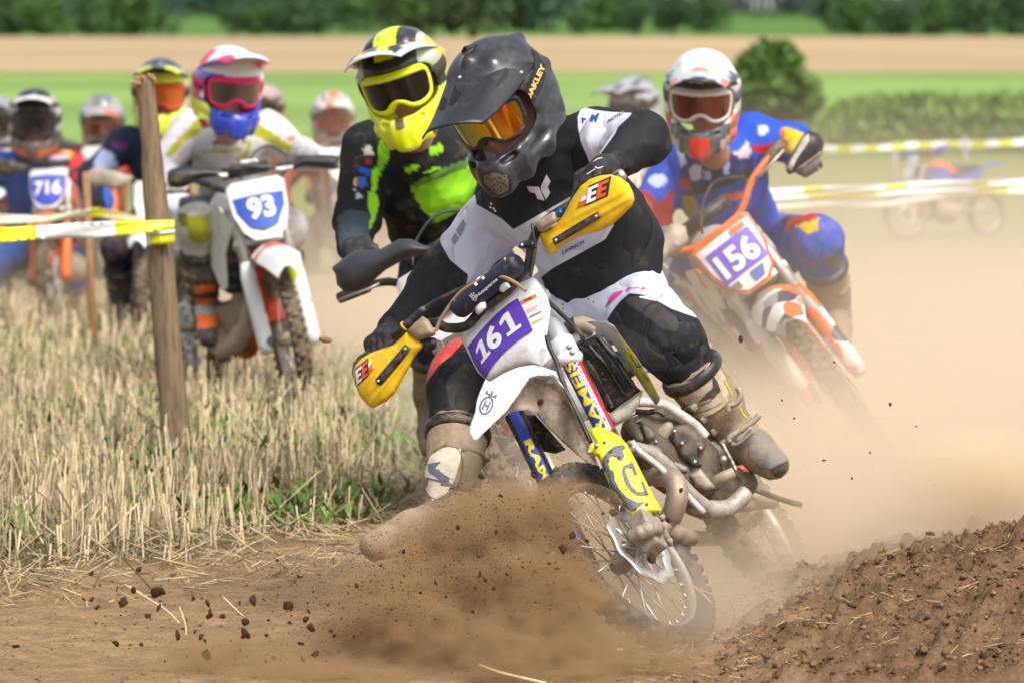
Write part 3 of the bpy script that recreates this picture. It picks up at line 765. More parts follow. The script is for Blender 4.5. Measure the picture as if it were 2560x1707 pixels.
def wheel(T, parent, name, c, R, rt, disc_side=1, knobs=44, spokes=32, n=48, Ax=Vector((0, 1, 0)), tyre_m=None, rim_m=None, spoke_one=False, wave=.045):
    """knobbly wheel; c local centre, axle along Ax, built through the map T"""
    tyre_m = tyre_m or rubber; c = Vector(c); Ax = Ax.normalized()
    u = Vector((0, 0, 1)); u = (u-Ax*u.dot(Ax)).normalized(); v = Ax.cross(u)
    e = lambda a: u*math.cos(a)+v*math.sin(a)
    b = MB()
    ring = [c+e(2*math.pi*i/n)*(R-rt) for i in range(n)]; b.tube([T(*p) for p in ring], rt*.93, 12, closed=True)
    for i in range(knobs):
        for j, (off, hr, wd) in enumerate(((0, R-.003, .013), (.62, R-.35*rt, .010), (-.62, R-.35*rt, .010))):
            if j == 0 and i % 2: continue
            a = 2*math.pi*(i+.5*(j > 0))/knobs; er = e(a); ta = -u*math.sin(a)+v*math.cos(a)
            d = (er*math.cos(off*1.25)+Ax*math.sin(off*1.25)).normalized(); ce = c+er*(R-rt)+d*(rt*.98)
            s_ = ta.cross(d); h = .0075*R/.3; q = []
            for (dx, dy) in ((-1, -1), (1, -1), (1, 1), (-1, 1)):
                q.append(ce+ta*dx*.0095+s_*dy*wd-d*.006)
            for (dx, dy) in ((-1, -1), (1, -1), (1, 1), (-1, 1)):
                q.append(ce+ta*dx*.0075+s_*dy*wd*.85+d*h)
            b.add([T(*p) for p in q], [(4, 5, 6, 7), (0, 1, 5, 4), (1, 2, 6, 5), (2, 3, 7, 6), (3, 0, 4, 7)])
    w_ = b.build(name, tyre_m, parent)
    rr = R-2*rt*.96
    b = MB()
    prof = [(rr+.002, -rt*.50), (rr+.012, -rt*.54), (rr+.008, -rt*.3), (rr-.004, 0), (rr+.008, rt*.3), (rr+.012, rt*.54), (rr+.002, rt*.50), (rr-.010, 0)]
    V_, F = [], []
    for i in range(n):
        er = e(2*math.pi*i/n)
        for (q, h) in prof: V_.append(T(*(c+er*q+Ax*h)))
    for i in range(n):
        for k in range(8): F.append((i*8+k, i*8+(k+1) % 8, ((i+1) % n)*8+(k+1) % 8, ((i+1) % n)*8+k))
    b.add(V_, F).build('rim', rim_m or alu, w_)
    b = MB()
    for i in range(spokes):
        a = 2*math.pi*i/spokes; side = 1 if i % 2 else -1; tw = .55*(1 if (i//2) % 2 else -1)
        p0 = c+e(a+tw)*.026+Ax*side*.03; p1 = c+e(a)*(rr-.004); b.tube([T(*p0), T(*p1)], .0019, 5)
        b.tube([T(*(p1+(p0-p1).normalized()*.02)), T(*p1)], .0034, 5)
    b.build('spokes', steel, w_)
    MB().tube([T(*(c-Ax*.05)), T(*(c-Ax*.03)), T(*(c+Ax*.03)), T(*(c+Ax*.05))], [.018, .03, .03, .018], 16).build('hub', alu_dirty, w_)
    if disc_side:
        b = MB(); dc = c+Ax*.052*disc_side; Rr = .118*R/.3
        Tm = [T(*dc), T(*(dc+Ax))]; b.disc(Tm[0], Tm[1]-Tm[0], Rr*.72, Rr, .0016, 90, wave, 9)
        for i in range(9):
            a = 2*math.pi*i/9; b.tube([T(*(dc+e(a)*.03)), T(*(dc+e(a+.35)*Rr*.75))], .004, 5)
            b.tube([T(*(dc+e(a+.7)*.03)), T(*(dc+e(a+.35)*Rr*.75))], .003, 5)
        b.build('brake_disc', mat('disc_steel', (.66, .66, .66), .42, metal=.7, dirt=DUST, damt=.25, dscale=40), w_)
    return w_

def org_obj(o, h, name, m, parent, paintf=None, attrs=None):
    V_, Q = o.mesh(h)
    return mk(name, V_, Q, m, parent, True, attrs(V_) if attrs else None, paintf(V_) if paintf else None)
def paint(base, layers, jitter=0):
    def f(V_):
        c = np.tile(np.array(base, float), (len(V_), 1)); p = proj(V_)
        for q, colr in layers: c[sdpoly(p, q) > 0] = colr
        return c
    return f
def plate2(T, poly, y, th, m, name, parent, bend=0, sgn=1):
    """plate lying in the local x-z plane at side y"""
    B = [Vector(p) for p in poly]; n = len(B)
    r = delaunay_2d_cdt(B, [(i, (i+1) % n) for i in range(n)], [], 1, 1e-5); V2 = [tuple(v) for v in r[0]]
    xm = sum(v[0] for v in V2)/len(V2); k = len(V2)
    yy = lambda x, z, o: y+sgn*o-sgn*bend*((x-xm)*4)**2
    V_ = [T(x, yy(x, z, th), z) for x, z in V2]+[T(x, yy(x, z, 0), z) for x, z in V2]
    F = [tuple(f) for f in r[2]]+[tuple(i+k for i in f[::-1]) for f in r[2]]
    F += [(i, (i+1) % n, k+(i+1) % n, k+i) for i in range(n)]
    o = mk(name, V_, F, m, parent, False)
    return o

def bike_body(T, root, ms, h=.012, rear=True, full=True, side=True):
    """frame, engine, tank, shrouds, seat, rear wheel in local axes x forward, y left, z up"""
    if rear: wheel(T, root, 'rear_wheel', (-.64, 0, .29), .29, .045, -1, 40, 28, 40)
    for s in (-1, 1):
        MB().tube([T(-.05, s*.06, .36), T(-.3, s*.085, .32), T(-.64, s*.095, .29)], [.026, .024, .02], 10).build('swingarm', alu_dirty, root)
    if full:
        fr = MB(); fr.tube([T(*p) for p in spline([(.33, 0, .80), (.25, 0, .52), (.16, 0, .27), (.02, 0, .2), (-.13, 0, .23), (-.15, 0, .4)], 5)], .02, 10)
        for s in (-1, 1):
            fr.tube([T(*p) for p in spline([(.33, s*.02, .76), (.12, s*.08, .7), (-.08, s*.09, .56), (-.14, s*.07, .38), (-.13, s*.05, .23)], 5)], .017, 8)
            fr.tube([T(-.05, s*.06, .66), T(-.3, s*.06, .72), T(-.55, s*.05, .78)], .011, 8)
            fr.tube([T(-.14, s*.07, .48), T(-.4, s*.06, .7)], .01, 8)
        fr.build('frame', ms['frame'], root)
        o = Org(); o.ell(T(.02, 0, .33), (.13, .13, .12), None, .03); o.cone(T(.09, 0, .38), T(.14, 0, .58), .07, .06, .03); o.cone(T(-.02, -.09, .32), T(-.02, .10, .32), .10, .10, .02); o.cone(T(-.1, -.05, .36), T(-.1, .06, .36), .07, .07, .02)
        o.noise(.006, 30); org_obj(o, h, 'engine', alu_dirty, root)
    o = Org(); o.chain([T(.26, 0, .79), T(.08, 0, .82), T(-.12, 0, .80)], [.085, .10, .07], .04)
    org_obj(o, h, 'fuel_tank', ms['tank'], root)
    o = Org(); R = np.array(rot3(T.M) if hasattr(T, 'M') else Matrix.Identity(3), np.float32)
    o.box(T(-.2, 0, .835), (.34, .065, .035), R, .03, .02); org_obj(o, h, 'seat', ms['seat'], root)
    for s in (-1, 1) if side else ():
        plate2(T, [(.42, .78), (.30, .86), (.05, .83), (-.02, .72), (.10, .60), (.22, .50), (.28, .52), (.30, .66)], s*.135, .008, ms['shroud'], 'radiator_shroud', root, .02, s)
        b = MB(); b.box(T(.26, s*.085, .62), (.03, .05, .13), rot3(T.M)); ra = b.build('radiator', black_pl, root)
        for k in range(5):
            MB().box(T(.298, s*.085, .52+.05*k), (.006, .048, .007), rot3(T.M)).build('slat', black_pl, ra)
        plate2(T, [(-.08, .72), (-.5, .82), (-.55, .74), (-.35, .58), (-.15, .52)], s*.10, .008, ms['side'], 'side_panel', root, 0, s)
        MB().tube([T(-.06, s*.09, .31), T(-.06, s*.20, .30)], .014, 8).build('footpeg', alu_dirty, root)
    b = MB(); V_, F = [], []
    for i, (x, z) in enumerate(((-.38, .80), (-.55, .84), (-.72, .88), (-.88, .89))):
        for k in range(5):
            yy = (k-2)*.5; V_.append(T(x, yy*.085*(1-.1*i), z-.03*yy*yy))
    for i in range(3):
        for k in range(4): F.append((i*5+k, i*5+k+1, i*5+5+k+1, i*5+5+k))
    n = len(V_); V_ += [v-Vector((0, 0, .006)) for v in V_]; F += [tuple(i+n for i in f[::-1]) for f in F]
    mk('rear_fender', V_, F, ms['side'], root)
    if full:
        MB().tube([T(*p) for p in spline([(.14, .0, .52), (.26, -.04, .45), (.30, -.10, .33), (.20, -.15, .25), (.02, -.14, .33), (-.12, -.13, .5), (-.3, -.12, .63)], 6)],
                  [.022]*6+[.03]*6+[.045]*6+[.05]*6+[.045]*6+[.028]*7, 12).build('exhaust_pipe', ms['pipe'], root)
        MB().tube([T(-.3, -.12, .63), T(-.34, -.12, .65), T(-.62, -.12, .74), T(-.64, -.12, .745)], [.025, .04, .04, .03], 12).build('silencer', alu, root)

def bike_front(T, root, ms, steer=0.0, guards=True, plate=True, h=.012):
    """fork, wheel, bars, mudguard; local axes as the body, turned by steer about the steering axis"""
    A = Vector((.62, 0, .30)); ax = Vector((-.40, 0, .917)).normalized()
    Q = Matrix.Rotation(steer, 3, ax); piv = A+ax*.56+Vector((-.035, 0, 0))
    def Tf(*p): return T(*(piv+Q@(Vector(p)-piv)))
    Tf.M = T.M @ Q.to_4x4()
    wheel(Tf, root, 'front_wheel', A, .30, .038, 1, 44, 28, 44)
    for s in (-1, 1):
        a0 = A+Vector((0, s*.10, 0))
        MB().tube([Tf(*(a0+ax*.24)), Tf(*(a0+ax*.60)), Tf(*(a0+ax*.62))], [.023, .026, .022], 12).build('fork_tube', ms['fork'], root)
        MB().tube([Tf(*(a0-ax*.04)), Tf(*(a0+ax*.0)), Tf(*(a0+ax*.3)), Tf(*(a0+ax*.36))], [.025, .034, .036, .024], 12).build('fork_guard', ms['guard'], root)
    b = MB(); R = rot3(Tf.M)@Matrix.Rotation(-.41, 3, 'Y')
    for q in (.44, .60): b.box(Tf(*(A+ax*q+Vector((-.02, 0, 0)))), (.035, .13, .016), R)
    b.build('triple_clamp', alu, root)
    MB().box(Tf(.42, 0, .50), (.02, .055, .15), R).build('inner_fender', ms['frame'], root)
    # mudguard
    V_, F = [], []
    prof = [(.90, .635, .045), (.84, .675, .075), (.72, .70, .095), (.58, .71, .09), (.45, .67, .075), (.36, .60, .06)]
    for i, (x, z, w_) in enumerate(prof):
        for k in range(7):
            yy = (k-3)/3; V_.append(Tf(x, yy*w_, z-.045*yy*yy))
    for i in range(5):
        for k in range(6): F.append((i*7+k, i*7+k+1, i*7+8+k, i*7+7+k))
    n = len(V_); V_ += [Tf(x, (k-3)/3*w_, z-.005-.045*((k-3)/3)**2) for (x, z, w_) in prof for k in range(7)]
    F += [tuple(i+n for i in f[::-1]) for f in F]; mk('front_fender', V_, F, ms['fender'], root)
    pl = None
    if plate:
        V_, F = [], []; out = [(-.125, .11), (-.10, .13), (0, .125), (.10, .13), (.125, .11), (.12, .0), (.09, -.09), (.05, -.13), (-.05, -.13), (-.09, -.09), (-.12, .0)]
        r = delaunay_2d_cdt([Vector(p) for p in out], [(i, (i+1) % 11) for i in range(11)], [], 1, 1e-5); pc = Vector((.52, 0, .85)); up = Vector((-.30, 0, .954)); fw = Vector((.954, 0, .30))
        for o_ in (0, .006):
            for q in r[0]: V_.append(Tf(*(pc+Vector((0, q[0], 0))+up*q[1]+fw*(.006-o_-1.6*q[0]**2))))
        k = len(r[0]); F = [tuple(f) for f in r[2]]+[tuple(i+k for i in f[::-1]) for f in r[2]]+[(i, (i+1) % 11, k+(i+1) % 11, k+i) for i in range(11)]
        pl = mk('number_plate', V_, F, ms['plate'], root, False)
    MB().tube([Tf(*p) for p in spline([(.20, .38, 1.03), (.27, .22, 1.0), (.31, .09, .93), (.31, -.09, .93), (.27, -.22, 1.0), (.20, -.38, 1.03)], 5)], .0135, 10).build('handlebar', ms['bar'], root)
    MB().tube([Tf(.29, -.1, 1.0), Tf(.29, .1, 1.0)], .026, 12).build('bar_pad', black_pl, root)
    for s in (-1, 1):
        MB().tube([Tf(.235, s*.28, 1.012), Tf(.20, s*.395, 1.03)], [.02, .019], 10).build('grip', rubber, root)
        MB().tube([Tf(.24, s*.2, 1.0), Tf(.31, s*.25, 1.0), Tf(.30, s*.37, 1.02)], .006, 6).build('lever', alu, root)
        if guards:
            o = Org(); o.chain([Tf(.29, s*.19, .985), Tf(.335, s*.28, .985), Tf(.30, s*.40, 1.01), Tf(.23, s*.42, 1.03)], [.02, .05, .055, .03], .02, (Tf(1, 0, 0)-Tf(0, 0, 0), .35))
            org_obj(o, .008, 'hand_guard', ms['hand'], root)
    MB().tube([Tf(*p) for p in spline([(.24, .2, 1.02), (.36, .1, 1.09), (.42, .0, 1.05), (.44, -.05, .98)], 5)], .005, 6).build('brake_hose', black_pl, root)
    return pl, Tf

# ------------------------------------------------------------------ helmet in local axes x forward, y left, z up
def helmet(parent, c, fwd, left, sc, painter, h=.006, gog=None, lens=None, strap=(.02, .02, .02), peakp=None, shell_m=None, peak_m=None, ridge=True, peak_up=.0, lens_m=None):
    f = Vector(fwd).normalized(); l = Vector(left); l = (l-f*l.dot(f)).normalized(); u = f.cross(l)
    M = Matrix((f, l, u)).transposed()*sc; c = Vector(c); Mi = np.array(M.inverted()); 
    def T(*p): return c+M@Vector(p)
    o = Org()
    o.ell((0, 0, .012), (.153, .126, .138), None, .03); o.ell((-.022, 0, -.05), (.142, .121, .135), None, .05)
    V3 = Vector((0, 0, 1))
    for s in (-1, 1):
        o.chain([(-.04, s*.096, -.085), (.06, s*.092, -.105), (.14, s*.060, -.120), (.190, s*.020, -.126)], [.026, .024, .021, .020], .025, (V3, 2.1))
        o.cone((.10, s*.085, -.095), (.185, s*.02, -.09), .012, .010, .015)
        if ridge:
            o.cone((-.13, s*.045, .085), (.05, s*.055, .112), .015, .012, .03); o.cone((-.08, s*.112, .02), (.05, s*.112, .045), .012, .008, .025)
    o.cone((.190, -.020, -.126), (.190, .020, -.126), .020, .020, .02, (V3, 2.1)); o.cone((.204, 0, -.160), (.203, 0, -.105), .014, .011, .015)
    if ridge: o.cone((-.13, 0, .07), (.06, 0, .142), .018, .010, .03)
    o.box((.15, 0, -.012), (.12, .112, .062), None, .045, .012, True)
    o.ell((0, 0, -.015), (.128, .101, .118), None, .012, True); o.cone((-.0, 0, -.10), (.0, 0, -.35), .098, .13, .02, None, True)
    o.cone((.07, 0, -.10), (.09, 0, -.24), .072, .085, .02, None, True); o.ell((.105, 0, -.10), (.072, .064, .07), None, .010, True)
    for s in (-1, 1):
        o.cone((.03, s*.138, -.092), (.125, s*.098, -.108), .014, .010, .008, None, True); o.cone((.158, s*.062, -.092), (.192, s*.034, -.092), .007, .006, .004, None, True); o.cone((-.05, s*.142, -.03), (.05, s*.138, -.052), .012, .009, .01, None, True)
    V_, Q = o.mesh(h/sc)
    Vw = (np.array(M)@V_.T).T+np.array(c)
    sh = mk('helmet', Vw, Q, shell_m or mat('helmet_shell', (0, 0, 0), .3, attr=True, coat=.3, dirt=DUST, damt=.16, dscale=18), parent, True, None, painter(V_))
    # peak
    nu, nv = 21, 16; V2 = []; 
    for th in (0, .005):
        for i in range(nv):
            v = i/(nv-1)
            for k in range(nu):
                q = (k/(nu-1))*2-1
                x = .085+.215*v-.10*abs(q)**2.5*(1-v)-.03*q*q*v; wy = .126*(1-.30*v**1.5); z = .120+(.035+peak_up)*math.sin(v*1.9)-(.062-.03*v)*abs(q)**2.4-th+.005*math.cos(q*9)*(1-v)*(abs(q) < .85)
                V2.append(T(x, q*wy, z))
    F = []
    nn = nu*nv
    for i in range(nv-1):
        for k in range(nu-1):
            a = i*nu+k; F.append((a, a+1, a+nu+1, a+nu)); F.append(tuple(x+nn for x in (a+nu, a+nu+1, a+1, a)))
    for k in range(nu-1): F += [(k+1, k, nn+k, nn+k+1), ((nv-1)*nu+k, (nv-1)*nu+k+1, nn+(nv-1)*nu+k+1, nn+(nv-1)*nu+k)]
    for i in range(nv-1): F += [(i*nu, (i+1)*nu, nn+(i+1)*nu, nn+i*nu), ((i+1)*nu-1+nu, (i+1)*nu-1, nn+(i+1)*nu-1, nn+(i+1)*nu-1+nu)]
    lv = (Mi@(np.array([tuple(x) for x in V2])-np.array(c)).T).T
    pk = mk('peak', [tuple(x) for x in V2], F, peak_m or shell_m or mat('helmet_shell', (0, 0, 0)), sh, True, None, (peakp or painter)(lv))
    # goggles: lens wrapped round a cylinder, frame along its rim, strap round the shell
    rim = [(-58, 12), (-56, 40), (-38, 47), (0, 48), (38, 47), (56, 40), (58, 12), (52, -28), (36, -44), (20, -43), (9, -27), (0, -21), (-9, -27), (-20, -43), (-36, -44), (-52, -28)]
    rim = smooth_poly([(a*1.7, z) for a, z in rim], 3)
    def cyl(a, z, r): a = math.radians(a/1.7); return T(.028+r*math.cos(a)+.12*z/1000, r*math.sin(a)*.93, -.012+z/1000)
    v2, f2 = tri_px(rim, 9)
    f2 = [t if (v2[t[1]][0]-v2[t[0]][0])*(v2[t[2]][1]-v2[t[0]][1])-(v2[t[1]][1]-v2[t[0]][1])*(v2[t[2]][0]-v2[t[0]][0]) > 0 else t[::-1] for t in f2]
    LV = [cyl(a, z, .128) for a, z in v2]; BV = [cyl(a, z, .122) for a, z in v2]; k = len(v2)
    FF = f2+[tuple(i+k for i in t[::-1]) for t in f2]
    lc = np.array([lens(a/1.7, z) for a, z in v2]+[(.01, .01, .01)]*k)
    ln = mk('goggle_lens', LV+BV, FF, lens_m or mat('goggle_lens', (0, 0, 0), .06, attr=True, coat=1, metal=.35), sh, True, None, lc)
    b = MB(); gr = [cyl(a*1.02, z*1.06, .1215) for a, z in rim]; b.tube(gr, .0095*sc, 8, closed=True)
    gr = [cyl(a*1.05, z*1.1, .106) for a, z in rim]; b.tube(gr, .012*sc, 8, closed=True)
    fr = b.build('goggle_frame', gog or black_pl, sh)
    V2, F = [], []; n = 40
    for th in (0, .003):
        for i in range(n):
            a = math.radians(62+236*i/(n-1)); cx, cyy = math.cos(a), math.sin(a)
            zc = .004+.028*(1-math.cos((i/(n-1)-.5)*math.pi*2))*-.5+.028
            for z in (-.02, 0, .02):
                zz = zc+z; e = math.sqrt(max(.2, 1-((zz-.012)/.15)**2)); rr = 1.045-th*6
                V2.append(T(cx*.156*e*rr-.004*(zz < -.0), cyy*.1285*e*rr, zz))
    for i in range(n-1):
        for k in range(2): a = i*3+k; F += [(a, a+3, a+4, a+1), tuple(x+n*3 for x in (a+1, a+4, a+3, a))]
        F += [(i*3, i*3+n*3, i*3+3+n*3, i*3+3), (i*3+2, i*3+5, i*3+5+n*3, i*3+2+n*3)]
    stp = mk('goggle_strap', [tuple(x) for x in V2], F, mat('strap_%s' % (strap,), strap, .8, bump=.3, bscale=500), sh)
    return sh, pk, ln, fr, stp, T

# ------------------------------------------------------------------ hands
def hand(parent, wrist, grip, axis, palm_dir, m, h=.006, s=1.0, paintf=None, name='glove'):
    """gloved hand closed round a grip; axis = along the bar from thumb side to little finger, palm_dir = from wrist towards the bar"""
    g = Vector(grip); a = Vector(axis).normalized(); w_ = Vector(wrist); p = Vector(palm_dir); p = (p-a*p.dot(a)).normalized(); n = a.cross(p)
    if n.z < 0: n = -n                       # back of the hand looks up
    o = Org(); kn = g-p*.004+n*.034*s
    o.cone(w_, w_+(kn-w_)*.35, .029*s, .031*s, .02, (a, 1.15)); o.cone(w_+(kn-w_)*.35, kn-a*.022*s-p*.012*s, .028*s, .021*s, .02); o.cone(w_+(kn-w_)*.35, kn+a*.022*s-p*.012*s, .028*s, .02*s, .02)
    o.cone(kn-a*.026*s-p*.01*s, kn+a*.026*s-p*.01*s, .02*s, .019*s, .015)
    for i in range(4):
        off = a*((i-1.5)*.0215*s); L_ = (.92, 1.0, .96, .8)[i]; r = (.0108, .011, .0105, .0095)[i]*s
        k0 = kn+off+p*.004; k1 = g+off+p*.034*s*L_+n*.020*s; k2 = g+off+p*.032*s*L_-n*.016*s; k3 = g+off+p*.006*s-n*.031*s
        o.cone(k0, k1, r*1.12, r*1.05, .006); o.cone(k1, k2, r*1.05, r, .005); o.cone(k2, k3, r, r*.9, .005)
    t0 = w_+(kn-w_)*.45-a*.026*s; t1 = g-a*.046*s-p*.008*s+n*.004*s; t2 = g-a*.04*s+p*.02*s-n*.016*s
    o.cone(t0, t1, .017*s, .0125*s, .012); o.cone(t1, t2, .0125*s, .011*s, .006)
    return org_obj(o, h, name, m, parent, paintf)
def boot(parent, knee, ankle, toe, heel, r, m, sole_m, h=.008, paintf=None, s=1.0):
    k, a, t, he = map(Vector, (knee, ankle, toe, heel))
    o = Org(); ax = (k-a).normalized()
    o.chain([k, k+(a-k)*.55, a], [r, r*.88, r*.66], .03); o.cone(a, a+(t-a)*.5, r*.66, r*.62, .03); o.cone(a+(t-a)*.5, t, r*.62, r*.5, .03); o.cone(a, he, r*.62, r*.56, .03)
    o.cone(k, k+ax*.2, r*.83, r*.83, .008, None, True); o.noise(.0035, 26); o.noise(.003, 60, True)
    b = org_obj(o, h, 'boot', m, parent, paintf)
    n = ((t-he).cross(ax.cross(t-he))).normalized(); n = n if n.dot(ax) > 0 else -n
    MB().tube([he-n*r*.5, he+(t-he)*.5-n*r*.45, t-n*r*.36], [r*.5, r*.46, r*.42], 12, flat=(n, .35)).build('sole', sole_m, b)
    e1 = ax.orthogonal().normalized(); e2 = ax.cross(e1)
    MB().tube([k+ax*.004+(e1*math.cos(w_)+e2*math.sin(w_))*r*.98 for w_ in np.linspace(0, 6.0213, 24)], .013*s, 8, closed=True, flat=(ax, 1.5)).build('collar', black_pl, b)
    sd = ax.cross(t-he).normalized()
    if sd.y > 0: sd = -sd                    # buckles on the side that is seen
    for q in (.30, .52, .74, .95):
        c_ = k+(a-k)*q; rr = r*(1-.33*q)*1.03; pth = [c_+(sd*math.cos(w_)+ax.cross(sd)*math.sin(w_))*rr+ax*.012*math.sin(w_*2) for w_ in np.linspace(-1.25, 1.25, 9)]
        MB().tube(pth, .011*s, 6, flat=((a-k).normalized(), 1.0)).build('buckle_strap', sole_m, b)
        MB().box(pth[6], (.012*s, .02*s, .01*s), Matrix((ax.cross(sd), sd, ax)).transposed()).build('buckle', alu_dirty, b)
    return b

def rider(root, J, st, h=.016):
    """J: joints as (px, py, depth); st: looks"""
    g = {k: P(*v) for k, v in J.items() if len(v) == 3}; b = st.get('b', 1.0)
    mid = lambda a, c, t=.5: g[a]+(g[c]-g[a])*t
    # body underneath, one continuous figure
    o = Org(); o.chain([g['pelvis'], g['belly'], g['chest'], g['neck']], [.10*b, .10*b, .12*b, .05*b], .06)
    o.cone(g['neck'], g['head'], .05*b, .06*b, .03); o.ell(g['head'], (.075*b, .085*b, .10*b), None, .03)
    for p_, r_ in st.get('face', ()): o.ell(p_, (r_, r_, r_), None, .018)
    for s in 'LR':
        if 'sh'+s in g:
            o.chain([g['chest'], g['sh'+s]], [.07*b, .05*b], .05)
            o.chain([g['sh'+s], g['el'+s], g['wr'+s]], [.048*b, .037*b, .026*b], .03)
        if 'kn'+s in g: o.chain([g['pelvis'], g['hip'+s], g['kn'+s], g['an'+s]], [.08*b, .075*b, .055*b, .036*b], .04)
    org_obj(o, max(h, .008 if 'face' in st else .012), 'body', mat('skin', (.42, .22, .14), .6, bump=.1), root)
    # jersey
    o = Org(); tw = st.get('tw', 1.0)
    o.chain([g['belly'], g['chest']], [.135*b*tw, .155*b*tw], .07, (Vector((0, 1, 0)), .78))
    o.cone(g['chest'], mid('chest', 'neck', .75), .14*b, .075*b, .06)
    for s in 'LR':
        if 'sh'+s in g:
            o.cone(mid('chest', 'neck', .6), g['sh'+s], .085*b, .075*b, .06)
            o.chain([g['sh'+s], g['el'+s]], [.072*b, .064*b], .04); o.cone(g['el'+s], mid('el'+s, 'wr'+s, .93), .062*b, .042*b, .03)
    o.cone(g['belly'], mid('belly', 'pelvis', .6), .135*b*tw, .135*b*tw, .05, (Vector((0, 1, 0)), .8))
    o.noise(.014*b, 9, True); o.noise(.006*b, 22, True)
    je = org_obj(o, h, 'jersey', st['jersey_m'], root, st.get('jersey_p'), st.get('jersey_a'))
    # trousers
    o = Org(); o.cone(g['pelvis'], mid('pelvis', 'belly', .35), .13*b, .125*b, .05)
    for s in 'LR':
        if 'kn'+s in g:
            o.cone(g['pelvis'], g['hip'+s], .12*b, .105*b, .06); o.cone(g['hip'+s], g['kn'+s], .105*b, .084*b, .04); o.cone(g['kn'+s], mid('kn'+s, 'an'+s, .5), .082*b, .062*b, .03)
    o.noise(.010*b, 10, True); o.noise(.004*b, 26, True)
    tr = org_obj(o, h, 'trousers', st['pants_m'], root, st.get('pants_p'), st.get('pants_a'))
    bs = []
    for s in 'LR':
        if 'to'+s in g:
            bs.append(boot(root, mid('kn'+s, 'an'+s, .36), g['an'+s], g['to'+s], g['an'+s]-Vector((0, 0, .03))+(g['an'+s]-g['to'+s])*.25, .078*b, st['boot_m'], st['sole_m'], max(h*.7, .008), st.get('boot_p'), 1.0))
    return je, tr, bs
# ================================================================== leading bike, number 161
l_ = camvec(.67, -.42, .61); s_ = camvec(-.381, .51, .77); s_ = (s_-l_*s_.dot(l_)).normalized(); f_ = l_.cross(s_)
A0 = P(1567, 1394, 15.0)
MF = Matrix((f_, l_, s_)).transposed().to_4x4(); MF.translation = A0; FT = MT(MF)
def FP(f, l, s): return A0+f_*f+l_*l+s_*s
def fdep(cx, cy, d0): return lambda x, y: d0-.000911*(x-cx)-.000262*(y-cy)
rb = Vector((.287, .958, 0)).normalized(); nb = rb.cross(s_).normalized(); ub = (-rb).cross(nb)
MBd = Matrix((-rb, nb, ub)).transposed().to_4x4(); MBd.translation = A0-(MBd.to_3x3()@Vector((.62, 0, .30))); BT = MT(MBd)
bk = thing('motocross_bike', FP(0, 0, -.3), 'white and yellow motocross bike number 161 leaning hard in the foreground turn', 'motorbike')
W1 = mat('lead_white', (.82, .82, .83), .32, dirt=(.30, .20, .11), damt=.10, dscale=38, coat=.25)
YG = mat('guard_yellow', (.80, .50, .008), .5, dirt=(.22, .11, .02), damt=.16, dscale=26, bump=.25, bscale=260)
YF = mat('fork_yellow', (.86, .78, .03), .4, dirt=MUD, damt=.14, dscale=60)
muddy = mat('muddy_white', (.46, .37, .28), .8, dirt=(.085, .045, .022), damt=.62, dscale=17, bump=.8, bscale=60)
silver = mat('fork_silver', (.66, .66, .66), .35, metal=.35, dirt=DUST, damt=.12, dscale=30)
navy = mat('pad_navy', (.012, .017, .045), .45, dirt=DUST, damt=.12, dscale=40, bump=.2, bscale=400)
tan = mat('cable_tan', (.33, .21, .10), .5)
screw_m = mat('screw_steel', (.45, .44, .42), .35, metal=.8)
purple = mat('print_purple', (.115, .045, .47), .35, var=.12, vscale=40); wprint = mat('print_white', (.84, .84, .86), .4); blk = mat('print_black', (.02, .02, .022), .5)
orange = mat('print_orange', (.85, .22, .01), .4); red = mat('print_red', (.70, .022, .02), .4); yprint = mat('print_yellow', (.85, .60, .01), .4); bluep = mat('print_blue', (.02, .04, .34), .4); greyp = mat('print_grey', (.11, .12, .16), .5); pink = mat('print_pink', (.80, .06, .35), .5)
MSM = dict(frame=W1, tank=white_pl, seat=black_pl, shroud=W1, side=W1, pipe=alu_dirty)
bike_body(BT, bk, MSM, .012, True, False, False)
fw = wheel(FT, bk, 'front_wheel', (0, 0, 0), .30, .037, 1, 50, 28, 64, wave=.05, tyre_m=mat('tyre_front', (.03, .028, .026), .8, dirt=(.26, .19, .12), damt=.35, dscale=30, bump=.3, bscale=90), rim_m=mat('rim_dusty', (.24, .225, .20), .55, metal=.5, dirt=DUST, damt=.35, dscale=20))
# fork legs
for sd in (1, -1):
    L = .115*sd
    up = MB().tube([FP(0, L, .64), FP(0, L, .66), FP(0, L, .83), FP(0, L, .845)], [.026, .0245, .0245, .02], 20).build('fork_upper_tube', silver, bk)
    MB().tube([FP(0, L, .60), FP(0, L, .605), FP(0, L, .65), FP(0, L, .655)], [.03, .034, .034, .03], 20).build('lower_clamp', W1, bk)
    MB().tube([FP(0, L, .05), FP(0, L, .60)], [.027, .027], 24).build('fork_lower_tube', black_pl, bk)
    MB().tube([FP(0, L, -.03), FP(0, L, .1)], [.024, .024], 16).build('fork_foot', alu_dirty, bk)
MB().box(FP(0, 0, .63), (.035, .10, .02), MF.to_3x3()).build('triple_clamp', W1, bk)
MB().box(FP(-.01, 0, .82), (.03, .13, .014), MF.to_3x3()).build('top_clamp', W1, bk)
forkR = [o for o in bk.children if o.name.startswith('fork_lower_tube')]
for x, y in c3((640, 815), (668, 868)):
    MB().tube([P(x, y, 15.17), P(x, y, 15.21)], [.0075, .0078], 12).build('clamp_bolt', screw_m, bk)
trace('pinch_clamp', c3((585, 840), (600, 790), (640, 780), (680, 790), (710, 830), (760, 860), (775, 900), (760, 960), (720, 980), (640, 985), (560, 1000), (520, 960), (520, 900)), lambda x, y: 15.26, W1, bk, .022, .02, 12, 7, 2)
fdy = lambda x, y: 14.93+(1328-y)*.00072
